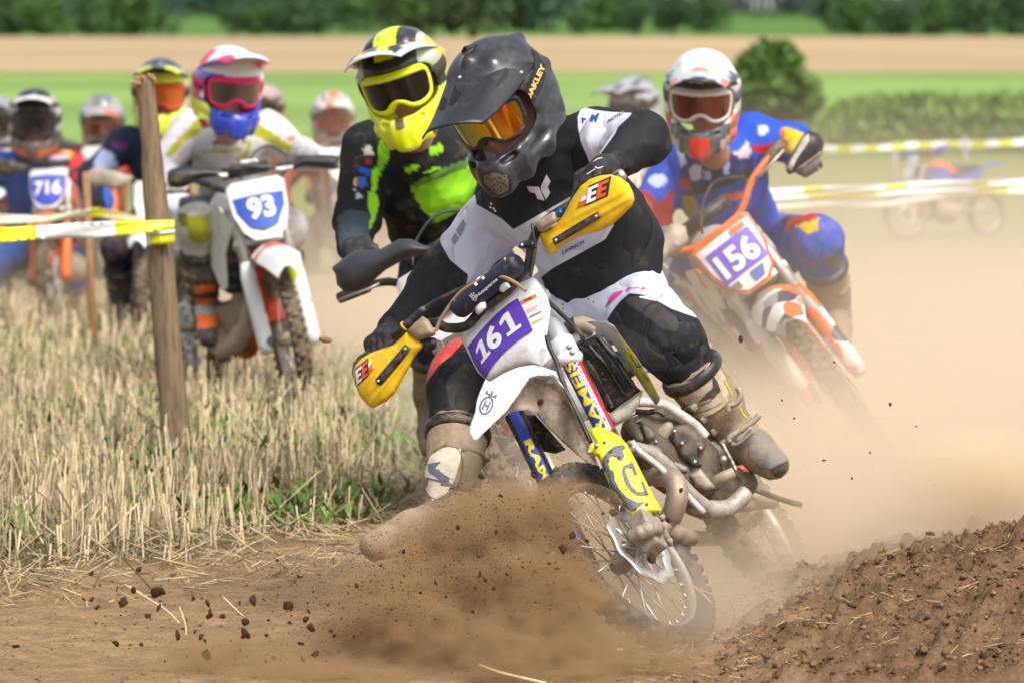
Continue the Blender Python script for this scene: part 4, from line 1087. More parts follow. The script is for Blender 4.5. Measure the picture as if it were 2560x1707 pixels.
yg = trace('fork_guard', c4((1235, 450), (1290, 415), (1390, 430), (1530, 510), (1600, 590), (1680, 740), (1790, 960), (1860, 1100), (1920, 1200), (1935, 1245), (1800, 1275), (1780, 1310), (1690, 1330), (1600, 1250), (1500, 1100), (1430, 1010), (1370, 850), (1310, 710), (1240, 695), (1212, 655), (1230, 600), (1290, 580), (1250, 520)), lambda x, y: fdy(x, y)-.01, YF, bk, .03, .01, 26, 7)
for x, y in c4((1298, 602), (1226, 664)): MB().tube([P(x, y, 14.99), P(x, y, 15.05)], [.006, .006], 10).build('guard_bolt', screw_m, bk)
decal('guard_mark', [c4((1400, 660), (1470, 605), (1560, 590), (1585, 620), (1555, 650), (1575, 700), (1550, 745), (1510, 740), (1490, 700), (1440, 700), (1410, 760), (1430, 830), (1470, 850), (1480, 940), (1520, 1020), (1590, 1100), (1700, 1155), (1775, 1150), (1690, 1220), (1640, 1245), (1570, 1200), (1480, 1080), (1410, 960), (1352, 800), (1355, 730)),
      c4((1545, 850), (1560, 800), (1600, 780), (1660, 770), (1700, 880), (1670, 895), (1640, 810), (1590, 820), (1580, 850), (1640, 990), (1690, 1050), (1770, 1045), (1735, 950), (1755, 945), (1815, 1085), (1700, 1085), (1640, 1050), (1580, 970))], [yg], mat('mark_grey', (.10, .105, .14), .5, dirt=DUST, damt=.25, dscale=60), bk, .0015, 6)
# stickers on the fork tubes
def along(p, q, a, b): # point at a along p->q, shifted b sideways (pixels, to the right of travel)
    p, q = np.array(p, float), np.array(q, float); d = (q-p)/np.linalg.norm(q-p); n = np.array([-d[1], d[0]]); return tuple(p+d*a+n*b)
pr = proj([tuple(FP(0, .115, .34)), tuple(FP(0, .115, .60))]); A_, B_ = pr[0], pr[1]; LL = np.linalg.norm(B_-A_)
def strip_px(a0, a1, b0, b1): return [along(A_, B_, a0, b0), along(A_, B_, a1, b0), along(A_, B_, a1, b1), along(A_, B_, a0, b1)]
tg = forkR[:1]; y0 = LL-8
decal('sticker_blue', [strip_px(0, y0, -23, 5)], tg, bluep, bk, .0014, 6)
decal('sticker_white', [strip_px(0, y0, 5, 15)], tg, wprint, bk, .0014, 6)
decal('sticker_red', [strip_px(0, y0, 15, 23)], tg, red, bk, .0014, 6)
decal('sticker_checks', [strip_px(y0-6*(i+1), y0-6*i, 5+5*((i+j) % 2), 10+5*((i+j) % 2)) for i in range(5) for j in (0,)], tg, bluep, bk, .0022, 6)
dv = (np.array(along(A_, B_, 1, 0))-A_); nv = np.array(along(A_, B_, 0, 1))-A_
tx = text_px('RAMEIS', along(A_, B_, 2, 4), dv*(y0-4), -nv*24, .03)
decal('lettering', [tx], tg, yprint, bk, .0024)
decal('lettering', [text_px('MOTORRADHANDEL', along(A_, B_, 24, 14), dv*(y0-60), -nv*8, .01, .2)], tg, bluep, bk, .0026)
pl2 = proj([tuple(FP(0, -.115, .14)), tuple(FP(0, -.115, .60))]); A2, B2 = pl2[0], pl2[1]; L2 = np.linalg.norm(B2-A2)
q = lambda a0, a1, b0, b1: [along(A2, B2, a0, b0), along(A2, B2, a1, b0), along(A2, B2, a1, b1), along(A2, B2, a0, b1)]
decal('sticker_blue', [q(0, L2-10, -14, 14)], forkR[1:], bluep, bk, .0014, 6)
dv = np.array(along(A2, B2, 1, 0))-A2; nv = np.array(along(A2, B2, 0, 1))-A2
decal('lettering', [text_px('RAMEIS', along(A2, B2, 285, -9), -dv*190, nv*20, .05)], forkR[1:], yprint, bk, .0024)
# number plate
npd = fdep(1263, 823, 15.33)
pl = trace('number_plate', c2((1150, 750), (1210, 660), (1330, 520), (1400, 430), (1530, 330), (1700, 240), (1850, 170), (1885, 185), (1990, 350), (2025, 480), (2012, 600), (1992, 720), (1985, 860), (1960, 980), (1930, 1040), (1860, 1022), (1700, 1050), (1560, 1110), (1430, 1190), (1380, 1165), (1310, 1100), (1240, 970), (1190, 860), (1146, 785)), npd, W1, bk, .035, -.028, 70, 9)
decal('number_panel', [c2((1210, 850), (1330, 700), (1480, 540), (1610, 430), (1700, 375), (1775, 520), (1850, 690), (1700, 790), (1560, 910), (1450, 1040), (1385, 1165), (1320, 1090), (1260, 980))], [pl], purple, bk, .0025, 10)
ONE = [(.08, 0), (1, 0), (1, .16), (.72, .16), (.72, 1), (.40, 1), (.0, .80), (.0, .62), (.38, .76), (.38, .16), (.08, .16)]
def aff(poly, o, xv, yv): return [(o[0]+a*xv[0]+b*yv[0], o[1]+a*xv[1]+b*yv[1]) for a, b in poly]
s9 = text_px('6', c2((1440, 905))[0], np.array((128, -108))/3.92, np.array((-88, -192))/3.92, .04)
decal('digits', [aff(ONE, c2((1340, 1032))[0], np.array((96, -122))/3.92, np.array((-62, -178))/3.92), s9, aff(ONE, c2((1592, 762))[0], np.array((150, -112))/3.92, np.array((-92, -180))/3.92)], [pl], wprint, bk, .0042, 6)
decal('sticker_orange', [c2((1720, 405), (1880, 332), (1890, 362), (1738, 435))], [pl], orange, bk, .0014)
decal('lettering', [text_px('Kinder', c2((1768, 412))[0], np.array((78, -36))/3.92, np.array((-8, -22))/3.92, .01)], [pl], blk, bk, .0022)
lines = []
for (x, y, n, st_, cc) in ((1790, 500, 9, 13, 0), (1800, 518, 7, 13, 0)):
    lines += [c2((x+i*st_, y-i*6), (x+8+i*st_, y-4-i*6), (x+5+i*st_, y-14-i*6), (x-3+i*st_, y-10-i*6)) for i in range(n)]
decal('sponsor_print', lines, [pl], orange, bk, .0014)
decal('sponsor_print', [c2((1812, 552), (1932, 497), (1936, 510), (1818, 566))], [pl], mat('print_steel', (.25, .32, .42), .5), bk, .0014)
decal('sponsor_print', [c2((1850+i*14, 628-i*7), (1860+i*14, 622-i*7), (1854+i*14, 600-i*7), (1846+i*14, 606-i*7)) for i in range(8)], [pl], mat('print_lime', (.55, .55, .02), .5), bk, .0014)
decal('plate_slot', [c2((1415, 505), (1440, 520), (1475, 505), (1485, 480), (1470, 445), (1440, 435), (1425, 470))], [pl], mat('slot_grey', (.42, .42, .40), .6), bk, .001)
specks = []
for i in range(46):
    x, y = random.uniform(1180, 1960), random.uniform(300, 1150); r = random.uniform(2, 6); specks.append(c2(*[(x+r*math.cos(a), y+r*math.sin(a)*.8) for a in (0, 1, 2, 3, 4, 5)]))
decal('mud_specks', specks, [pl], mat('mud_speck', (.16, .10, .06), .9), bk, .0028)
def specks_on(o_, poly, n, rmax, m_):
    out = []; pa = np.array(poly); lo_, hi_ = pa.min(0), pa.max(0)
    while len(out) < n:
        x, y = random.uniform(lo_[0], hi_[0]), random.uniform(lo_[1], hi_[1])
        if sdpoly(np.array([[x, y]]), poly)[0] > 2:
            r = .6+rmax*random.random()**3; a0 = random.random()*6; out.append([(x+r*random.uniform(.6, 1.2)*math.cos(a0+a), y+r*random.uniform(.6, 1.2)*math.sin(a0+a)) for a in (0, 1.05, 2.1, 3.15, 4.2, 5.2)])
    decal('mud_specks', out, [o_], m_, bk, .003)
mudm = mat('mud_dark2', (.075, .04, .02), .9)
specks_on(yg, c4((1300, 440), (1520, 520), (1900, 1200), (1700, 1300), (1380, 800)), 70, 4.5, mudm)
# front fender: white top and muddy underside
fd = planefn((1190, 1090, 14.80), (1330, 935, 15.18), (1400, 960, 15.14))
fen = trace('front_fender', c2((1385, 1165), (1330, 1290), (1297, 1390), (1285, 1490), (1255, 1570), (1232, 1630), (1232, 1700), (1272, 1758), (1300, 1758), (1590, 1480), (1700, 1330), (1820, 1150), (1900, 1132), (2050, 1132), (2140, 1240), (2160, 1270), (2075, 1090), (1950, 1045), (1860, 1022), (1700, 1050), (1560, 1110), (1430, 1190)), fd, W1, bk, .022, -.014, 30, 8)
trace('fender_underside', c4((300, 380), (440, 232), (590, 10), (700, -60), (840, -40), (960, 40), (1060, 240), (1230, 570), (1350, 870), (1310, 850), (1230, 795), (960, 560), (800, 400), (740, 300), (620, 250), (500, 262), (420, 300), (345, 400)), planefn((1260, 1040, 15.12), (1400, 960, 15.26), (1490, 1170, 15.36)), muddy, bk, -.02, .03, 30, 8)
for x, y in c4((662, 122), (752, 168)): MB().tube([P(x, y, 15.22), P(x, y, 15.26)], [.0085, .0075], 12).build('fender_bolt', mat('mud_dark', (.06, .035, .02), .9), bk)
specks_on(fen, c2((1400, 1210), (1300, 1480), (1290, 1700), (1580, 1470), (1800, 1150), (1560, 1130)), 34, 1.6, mudm)
# emblem on the fender tip
ring = [c4(*[(215+64*math.cos(a)*k+b*28*0, 205+95*math.sin(a)*k) for a in np.linspace(0, 2*math.pi, 22)]) for k, b in ((1, 0),)][0]
def rot_px(pts, c, ang): 
    ca, sa = math.cos(ang), math.sin(ang); return [(c[0]+(x-c[0])*ca-(y-c[1])*sa, c[1]+(x-c[0])*sa+(y-c[1])*ca) for x, y in pts]
ec = c4((218, 208))[0]
def ringpolys(c, rx, ry, w_, ang, a0=0, a1=6.283, n=18):
    out = []
    for i in range(n):
        q0, q1 = a0+(a1-a0)*i/n, a0+(a1-a0)*(i+1)/n
        out.append(rot_px([(c[0]+rx*math.cos(q0), c[1]+ry*math.sin(q0)), (c[0]+rx*math.cos(q1), c[1]+ry*math.sin(q1)), (c[0]+(rx-w_)*math.cos(q1), c[1]+(ry-w_)*math.sin(q1)), (c[0]+(rx-w_)*math.cos(q0), c[1]+(ry-w_)*math.sin(q0))], c, ang))
    return out
em = ringpolys(ec, 17, 25, 5.0, .42)
for (x0, y0, x1, y1) in ((-8, -13, -3.5, 13), (3.5, -13, 8, 13), (-4, -2.5, 4, 2.5), (-15, -35, -9, -27), (-3, -40, 3, -27), (9, -35, 15, -27), (-15, -30, 15, -26)):
    em.append(rot_px([(ec[0]+x0, ec[1]+y0), (ec[0]+x1, ec[1]+y0), (ec[0]+x1, ec[1]+y1), (ec[0]+x0, ec[1]+y1)], ec, .42))
decal('emblem', em, [fen], greyp, bk, .0015, 6)
# handlebar, pad, clamps, cables
bd = fdep(1200, 740, 15.36)
def bp(x, y, o=0): return P(x, y, bd(x, y)+o)
MB().tube(spline([bp(*p, max(0, abs(p[0]-1200)-140)*.0006) for p in [(925, 905), (1000, 850), (1075, 808), (1120, 820), (1165, 815), (1195, 785), (1215, 765)]], 6), .0135, 12).build('handlebar', black_pl, bk)
MB().tube(spline([bp(*p, max(0, abs(p[0]-1200)-170)*.0006) for p in [(1215, 765), (1265, 730), (1300, 690), (1322, 660), (1330, 610), (1345, 575), (1375, 545), (1440, 505), (1552, 440)]], 6), .0135, 12).build('handlebar', black_pl, bk)
bd2 = lambda x, y: bd(x, y)-.045
padp = [P(x, y, bd2(x, y)) for x, y in ((1140, 778), (1146, 772), (1150, 769), (1285, 664), (1290, 659), (1297, 654))]
pad = MB().tube(padp, [.022, .030, .031, .031, .030, .022], 22).build('bar_pad', navy, bk)
for k, (x, y) in enumerate(((1152, 767), (1279, 668))):
    MB().tube([P(x-2, y+1.6, bd2(x, y)), P(x+2, y-1.6, bd2(x, y))], [.0318, .0318], 22).build('pad_ring', mat('ring_yellow', (.75, .55, .02), .5), bk)
decal('lettering', [text_px('Husqvarna', c2((1310, 380))[0], np.array((205, -175))/3.92, np.array((-22, -36))/3.92, .02)], [pad], wprint, bk, .0015)
hc = c2((1275, 375))[0]; decal('emblem', ringpolys(hc, 6, 8, 1.6, -.6, n=12)+[rot_px([(hc[0]+a, hc[1]+b), (hc[0]+a+1.6, hc[1]+b), (hc[0]+a+1.6, hc[1]+b+6), (hc[0]+a, hc[1]+b+6)], hc, -.6) for a, b in ((-2.5, -3), (1.2, -3), (-6, -13), (-.6, -14), (5, -13))], [pad], wprint, bk, .0015, 4)
decal('lettering', [text_px('FT', c2((1290, 260))[0], np.array((118, -105))/3.92, np.array((-40, -60))/3.92, .05)], [pad], wprint, bk, .0015)
for pp in (c2((1270, 450), (1330, 400), (1390, 410), (1395, 470), (1320, 540), (1290, 520)), c2((1510, 250), (1540, 195), (1600, 205), (1635, 265), (1560, 320), (1525, 310))):
    trace('bar_clamp', pp, lambda x, y: bd(x, y)-.04, W1, bk, .02, .02, 9, 6)
def cable(pts, r, m, dep, nm='cable'): return MB().tube(spline([P(x, y, dep(x, y)) for x, y in pts], 6), r, 8).build(nm, m, bk)
cable(c2((900, 700), (930, 620), (1000, 500), (1130, 330), (1300, 215), (1450, 168), (1570, 172), (1690, 232), (1780, 300)), .0052, tan, lambda x, y: bd(x, y)-.075)
cable(c2((480, 770), (560, 680), (700, 560), (830, 450), (980, 370), (1140, 290), (1250, 240)), .0075, black_pl, lambda x, y: bd(x, y)-.03)
MB().tube([P(x, y, bd(x, y)-.035) for x, y in c2((490, 755), (560, 690), (640, 610), (770, 490), (800, 470))], [.012, .0125, .012, .010, .007], 12).build('cable_boot', black_pl, bk)
MB().tube([P(x, y, bd(x, y)-.036) for x, y in c2((585, 655), (600, 640))], [.0145, .0145], 12).build('cable_ring', mat('ring_amber', (.7, .4, .02), .5), bk)
cable(c2((1985, 740), (2010, 840), (2080, 1000), (2170, 1260), (2260, 1440), (2370, 1680), (2420, 1790)), .0066, black_pl, lambda x, y: 15.17-.00035*(y-900), 'brake_hose')
cable(c2((1990, 400), (2100, 500), (2260, 660), (2330, 740), (2330, 800), (2260, 840)), .0065, black_pl, lambda x, y: 15.33)
cable([(1330, 560), (1338, 620), (1326, 690)], .005, black_pl, lambda x, y: bd(x, y)-.02)
trace('brake_perch', c2((620, 690), (690, 610), (770, 550), (830, 590), (905, 720), (880, 745), (800, 770), (740, 790), (700, 770)), lambda x, y: bd(x, y)-.03, alu_dirty, bk, .03, .03, 16, 7)
trace('brake_perch', c2((770, 800), (830, 760), (900, 765), (910, 830), (880, 880), (820, 895), (775, 860)), lambda x, y: bd(x, y)-.01, black_pl, bk, .025, .025, 12, 7, 2)
trace('clutch_perch', c7((210, 1190), (380, 1080), (410, 1090), (432, 1150), (420, 1180), (270, 1272), (250, 1260)), lambda x, y: bd(x, y)-.035, alu_dirty, bk, .025, .03, 10, 7)
trace('bar_clamp_band', c7((60, 1420), (75, 1365), (120, 1350), (215, 1345), (220, 1420), (150, 1430), (90, 1425)), lambda x, y: bd(x, y)-.035, black_pl, bk, .02, .02, 10, 6)
MB().tube([P(*c7((92, 1393))[0], 15.18), P(*c7((92, 1393))[0], 15.23)], [.005, .005], 10).build('band_screw', screw_m, bk)
trace('blue_adjuster', c7((405, 1090), (440, 1040), (465, 1060), (475, 1090), (440, 1125), (420, 1120)), lambda x, y: bd(x, y)-.045, mat('anodised_blue', (.01, .12, .5), .3, metal=.5), bk, .012, .01, 6, 5)
MB().tube([bp(1540, 447, .12), bp(1548, 442, .12), bp(1556, 437, .125), bp(1562, 433, .13)], [.017, .018, .018, .012], 14).build('bar_end', alu, bk)
for a, b in (((1445, 502), (1545, 446)), ((1000, 852), (925, 906))): MB().tube([bp(*a, .06), bp(*b, .12)], [.017, .018], 14).build('grip', rubber, bk)
# hand guards
gl = fdep(970, 925, 15.50); gr = fdep(1460, 565, 15.17)
def ribs(*segs):
    S = [(np.array(a, float), np.array(b, float)) for a, b in segs]
    def ex(x, y):
        v = 0
        for a, b in S:
            e = b-a; t = np.clip(((x-a[0])*e[0]+(y-a[1])*e[1])/(e@e), 0, 1); d = math.hypot(x-a[0]-t*e[0], y-a[1]-t*e[1]); v += .0055*math.exp(-(d/4.2)**2)
        return v
    return ex
rl = ribs((c2((560, 740))[0], c2((150, 1290))[0]), (c2((700, 830))[0], c2((260, 1400))[0]), (c2((640, 700))[0], c2((780, 830))[0]))
rr_ = ribs((c7((270, 1290))[0], c7((1120, 860))[0]), (c7((330, 1400))[0], c7((1140, 930))[0]))
hgl = trace('hand_guard', c2((605, 690), (640, 715), (770, 820), (775, 850), (690, 950), (640, 1050), (570, 1170), (500, 1300), (420, 1380), (290, 1445), (240, 1430), (150, 1330), (105, 1210), (88, 1110), (110, 1030), (170, 960), (260, 910), (370, 870), (480, 830), (540, 770)), gl, YG, bk, .035, -.025, 60, 6, 0, extra=rl)
trace('guard_edging', c2((480, 830), (470, 800), (420, 840), (330, 880), (220, 890), (140, 940), (90, 1010), (75, 1100), (90, 1160), (118, 1080), (170, 985), (260, 930), (370, 888)), lambda x, y: gl(x, y)+.012, black_pl, bk, .012, .01, 6, 6)
hgr = trace('hand_guard', c7((258, 1290), (290, 1265), (420, 1190), (480, 1110), (560, 960), (640, 840), (720, 780), (820, 745), (920, 735), (1010, 760), (1090, 820), (1130, 900), (1145, 970), (1120, 1030), (1040, 1110), (930, 1210), (800, 1270), (640, 1310), (480, 1390), (430, 1430), (420, 1460), (350, 1485), (320, 1450), (280, 1370)), gr, YG, bk, .035, -.025, 60, 6, 0, extra=rr_)
trace('guard_edging', c7((400, 1185), (440, 1150), (500, 1040), (560, 920), (620, 820), (700, 760), (800, 728), (910, 728), (925, 742), (820, 755), (725, 790), (650, 850), (575, 965), (490, 1115), (430, 1180)), lambda x, y: gr(x, y)+.010, black_pl, bk, .014, .01, 6, 6)
for gd, pp, sc in ((hgl, c2((310, 1165), (330, 1140), (580, 845), (610, 835), (640, 855), (640, 890), (390, 1195), (350, 1222), (318, 1205)), c2((600, 872), (335, 1185))), (hgr, c7((380, 1345), (400, 1320), (770, 1095), (805, 1090), (825, 1115), (815, 1145), (440, 1375), (400, 1388)), c7((410, 1350), (785, 1127)))):
    dd = gl if gd is hgl else gr
    trace('guard_strip', smooth_poly(pp, 2), lambda x, y: dd(x, y)-.038, black_pl, bk, .006, .004, 6, 6)
    for x, y in sc: MB().tube([P(x, y, dd(x, y)-.047), P(x, y, dd(x, y)-.04)], [.0048, .0052], 10).build('guard_screw', screw_m, bk)
# maker's mark on both guards
def guard_logo(gd, o, xv, yv, flip=False):
    U = lambda pts: [(o[0]+a*xv[0]+b*yv[0], o[1]+a*xv[1]+b*yv[1]) for a, b in pts]
    E = [(.0, 0), (.36, 0), (.36, .2), (.16, .2), (.16, .4), (.34, .4), (.34, .6), (.16, .6), (.16, .8), (.40, .8), (.40, 1), (.0, 1)]
    a = [(p[0]*1.0+(.36 if not flip else .30), p[1]) for p in E]; b_ = [(p[0]*1.0+(.74 if not flip else -.10), p[1]) for p in E]
    decal('logo_outline', [U([(.30, -.10), (1.18, -.10), (1.22, 1.12), (.36, 1.12)]) if not flip else U([(-.18, -.10), (.70, -.10), (.74, 1.12), (-.12, 1.12)])], [gd], blk, bk, .0012, 6)
    decal('logo_letter', [U(a if not flip else b_)], [gd], wprint, bk, .0024, 6)
    decal('logo_letter', [U(b_ if not flip else a)], [gd], mat('logo_red', (.80, .09, .02), .45), bk, .0024, 6)
    fl = [[(.0, .0), (.34, .0), (.34, .2), (.12, .2), (.12, .5)], [(.10, .30), (.34, .30), (.34, .56), (.2, .56), (.2, .75)]]
    if flip: fl = [[(.74, .0), (1.05, .05), (1.0, .2), (.9, .2), (.98, .5), (.74, .4)], [(.74, .45), (.92, .55), (.92, .9), (.74, .7)]]
    decal('logo_flag', [U(fl[0])], [gd], mat('logo_red', (.80, .09, .02), .45), bk, .0024, 6); decal('logo_flag', [U(fl[1])], [gd], wprint, bk, .0024, 6)
guard_logo(hgr, c7((600, 1050))[0], np.array((250, -110))/3.7333, np.array((20, -150))/3.7333)
guard_logo(hgl, c2((135, 1210))[0], np.array((150, -130))/3.92, np.array((-10, -140))/3.92, True)
# radiator, shroud, frame, engine, pipe
tanm = mat('mud_tan', (.30, .17, .08), .9)
rad = trace('radiator', c3((720, 800), (900, 690), (990, 700), (1300, 1200), (1345, 1240), (1040, 1460), (1010, 1440), (880, 1150), (770, 950)), planefn((1450, 870, 15.42), (1520, 860, 15.40), (1560, 1010, 15.36)), black_pl, bk, .012, .05, 12, 8)
for pp in (((770, 800), (830, 760), (1040, 1000), (1200, 1280), (1160, 1300), (1000, 1030)), ((880, 720), (940, 700), (1130, 930), (1300, 1200), (1250, 1230), (1080, 960)), ((770, 960), (830, 930), (950, 1100), (1070, 1370), (1030, 1400), (900, 1140))):
    trace('slat', c3(*pp), planefn((1450, 870, 15.385), (1520, 860, 15.36), (1560, 1010, 15.325)), black_pl, rad, .012, .012, 6, 7)
for pp in (((840, 960), (1060, 840), (1062, 848), (844, 970)), ((1010, 1280), (1270, 1130), (1274, 1140), (1014, 1290))): trace('slat', c3(*pp), planefn((1450, 870, 15.39), (1520, 860, 15.365), (1560, 1010, 15.33)), black_pl, rad, .006, .012, 3, 7)
trace('radiator', c4((560, 300), (700, 300), (1000, 640), (900, 680), (780, 660), (620, 460)), lambda x, y: 15.5, black_pl, bk, .02, .04, 10, 8)
specks_on(rad, c3((780, 800), (960, 720), (1300, 1210), (1050, 1420)), 60, 4.0, tanm)
trace('radiator_brace', c4((1400, 300), (1500, 240), (1760, 50), (1710, 220), (1600, 350), (1480, 412), (1425, 375)), lambda x, y: 15.36, mat('dusty_white', (.56, .5, .42), .6, dirt=MUD, damt=.25, dscale=40), bk, .02, .03, 16, 7)
SH = mat('shroud_grey', (.40, .41, .41), .4, dirt=DUST, damt=.22, dscale=26)
sh = trace('radiator_shroud', c3((810, 565), (900, 558), (1010, 562), (1080, 605), (1135, 690), (1300, 905), (1420, 1100), (1532, 1310), (1520, 1350), (1490, 1385), (1430, 1310), (1300, 1110), (1130, 870), (1040, 740), (960, 650), (880, 610)), planefn((1470, 805, 15.34), (1560, 880, 15.30), (1645, 1005, 15.42)), SH, bk, .022, -.012, 14, 6)
decal('shroud_graphic', [c3((1130, 692), (1172, 735), (1260, 855), (1310, 950), (1420, 1120), (1480, 1220), (1526, 1310), (1440, 1262), (1330, 1110), (1200, 920), (1185, 890), (1210, 878), (1150, 765))], [sh], mat('shroud_yellow', (.72, .76, .01), .4), bk, .0015, 6)
decal('shroud_graphic', [c3((1225, 880), (1300, 1010), (1345, 1010), (1320, 960), (1300, 990), (1240, 880))], [sh], greyp, bk, .0024, 6)
decal('lettering', [text_px('Husqv', c3((1352, 1092))[0], np.array((55, 62))/3.92, np.array((22, -26))/3.92, .02)], [sh], blk, bk, .0026)
MB().tube(spline([P(x, y, 15.44) for x, y in c3((690, 600), (760, 590), (830, 610), (890, 640))], 4), .022, 10).build('tank_neck', alu_dirty, bk)
for pts, r in ((((660, 760), (760, 690), (880, 640)), .017), (((620, 640), (680, 600), (720, 570)), .02)): MB().tube([P(x, y, 15.46) for x, y in c3(*pts)], r, 10).build('frame_spar', W1 if r < .018 else dark_metal, bk)
MB().tube(spline([P(x, y, 15.50+.0003*(x-1600)) for x, y in c6((110, 330), (200, 330), (330, 355), (440, 425), (560, 510), (640, 600))], 5), .0135, 12).build('frame_tube', mat('frame_white', (.6, .56, .5), .5, dirt=MUD, damt=.3, dscale=30), bk)
MB().tube(spline([P(x, y, 15.46) for x, y in c6((90, 400), (180, 410), (260, 400), (320, 430))], 5), .008, 8).build('coolant_hose', black_pl, bk)
MB().tube(spline([P(x, y, 15.30+.0009*(x-1570)) for x, y in c6((40, 680), (120, 700), (200, 730), (330, 830), (450, 980), (560, 1090), (680, 1165), (800, 1165), (890, 1105), (960, 1040))], 5), [.019]*10+[.021]*20+[.026]*6+[.024]*10, 14).build('exhaust_pipe', mat('pipe_white', (.50, .45, .38), .45, metal=.3, dirt=MUD, damt=.5, dscale=24), bk)
MB().tube(spline([P(x, y, d) for (x, y), d in zip(c4((1700, 940), (1850, 905), (1980, 900), (2070, 960), (2090, 1080), (2060, 1220), (2000, 1350), (1900, 1430)), (15.42, 15.38, 15.33, 15.29, 15.27, 15.27, 15.29, 15.33))], 6), [.024]*8+[.03]*28+[.026]*7, 16).build('exhaust_header', mat('pipe_bronze', (.42, .34, .27), .4, metal=.55, dirt=DUST, damt=.45, dscale=16), bk)
MB().tube(spline([P(x, y, 15.30) for x, y in c4((1640, 560), (1720, 660), (1900, 800), (2100, 1000), (2352, 1260))], 4), .009, 8).build('frame_downtube', mat('frame_white', (.6, .56, .5)), bk)
o = Org(); E_ = lambda x, y, d: P(*c6((x, y))[0], d)
o.cone(E_(120, 560, 15.55), E_(260, 760, 15.55), .05, .06, .03); o.cone(E_(420, 560, 15.62), E_(560, 800, 15.6), .055, .06, .03); o.cone(E_(300, 650, 15.6), E_(640, 980, 15.7), .08, .09, .04)
o.cone(E_(700, 1000, 15.7), E_(900, 950, 15.7), .06, .05, .03); o.cone(E_(350, 900, 15.55), E_(600, 950, 15.55), .05, .05, .03); o.noise(.008, 28); o.noise(.006, 60, True)
org_obj(o, .007, 'engine', mat('engine_dirt', (.075, .062, .05), .7, metal=.3, dirt=(.24, .165, .095), damt=.55, dscale=18, bump=.6, bscale=70), bk)
trace('clutch_cover', c6((340, 600), (400, 510), (500, 500), (600, 580), (645, 680), (600, 760), (620, 830), (540, 840), (440, 760)), lambda x, y: 15.53, mat('cover_dark', (.05, .048, .046), .55, dirt=DUST, damt=.45, dscale=30), bk, .03, .03, 14, 6)
trace('skid_plate', c6((510, 900), (600, 850), (690, 960), (720, 1000), (640, 1020), (560, 990)), lambda x, y: 15.5, alu_dirty, bk, .015, .03, 10, 6)
MB().tube([P(*c6((700, 960))[0], 15.52), P(*c6((770, 920))[0], 15.5), P(*c6((865, 875))[0], 15.5)], [.018, .016, .014], 10).build('footpeg', alu_dirty, bk)
trace('side_cover', c6((870, 830), (930, 820), (985, 875), (920, 885)), lambda x, y: 15.62, mat('print_red2', (.5, .08, .05), .5, dirt=DUST, damt=.4), bk, .01, .01, 6, 6)
cq = lambda x, y, d=14.9: P(*c5((x, y))[0], d)
cal = Org(); cal.box(cq(600, 470, 14.90), (.055, .030, .022), np.array(Matrix((f_*-.3+s_*.95, l_, f_)).transposed().to_3x3(), np.float32), .008, .006)
for a_, b2, r_ in (((480, 500), (540, 465), .021), ((545, 480), (610, 440), .023), ((620, 445), (680, 425), .022)): cal.cone(cq(*a_, 14.875), cq(*b2, 14.865), r_, r_, .005)
cal.cone(cq(690, 400, 14.9), cq(740, 480, 14.92), .012, .012, .006); cal.cone(cq(740, 480, 14.92), cq(800, 560, 14.93), .014, .010, .006); cal.noise(.0008, 60)
org_obj(cal, .0035, 'brake_caliper', mat('caliper_dust', (.40, .34, .26), .6, metal=.3, dirt=(.16, .10, .055), damt=.5, dscale=40, bump=.5, bscale=120), bk)
for a_, d_ in (((628, 345), 14.93), ((735, 330), 14.94), ((560, 305), 14.94), ((800, 540), 14.91)): MB().tube([cq(*a_, d_-.012), cq(*a_, d_)], [.008, .009], 12).build('axle_bolt', alu_dirty, bk)
MB().tube([FP(0, .08, 0), FP(0, .155, 0)], [.017, .017], 14).build('axle', alu_dirty, bk)
MB().tube([cq(820, 440, 15.2), cq(850, 470, 15.2), cq(880, 470, 15.21), cq(910, 495, 15.22), cq(960, 500, 15.23), cq(1015, 525, 15.25)], [.020, .027, .022, .028, .022, .018], 12).build('pipe_joint', mat('joint_rust', (.25, .19, .14), .7, metal=.3, dirt=DUST, damt=.5, dscale=30), bk)
MB().tube(spline([P(*p, 15.9+.25*(p[0]-1870)/130) for p in c6((1040, 1020), (1150, 1060), (1280, 1105), (1380, 1130))], 4), .009, 6).build('chain', dark_metal, bk)

# ================================================================== leading rider
hf = camvec(-.34, -.77, -.55); hl = camvec(.86, -.45, .24); HC = P(1250, 240, 15.54)
_l = (hl-hf*hl.dot(hf)).normalized(); _u = hf.cross(_l); hpt = lambda a, b, c: HC+(hf*a+_l*b+_u*c)*1.09
J = dict(pelvis=(1500, 722, 16.0), belly=(1500, 612, 15.92), chest=(1392, 468, 15.82), neck=(1352, 372, 15.72), head=(1262, 238, 15.56),
         shL=(1492, 350, 15.68), elL=(1610, 350, 15.56), wrL=(1532, 408, 15.42), shR=(1225, 565, 15.98), elR=(1088, 712, 15.86), wrR=(982, 835, 15.72),
         hipL=(1562, 745, 15.95), knL=(1672, 850, 15.64), anL=(1838, 1085, 15.74), toL=(1935, 1160, 15.62), hipR=(1400, 775, 16.1), knR=(1158, 975, 15.55), anR=(1118, 1290, 15.30), toR=(938, 1362, 15.0))
white1 = (.62, .62, .72)
def ml(*polys):
    def f(V_):
        p = proj(V_); out = {}
        for i, q in enumerate(polys):
            out['m%d' % i] = np.max([sdpoly(p, k) for k in q], 0)*15.6/FPX
        return out
    return f
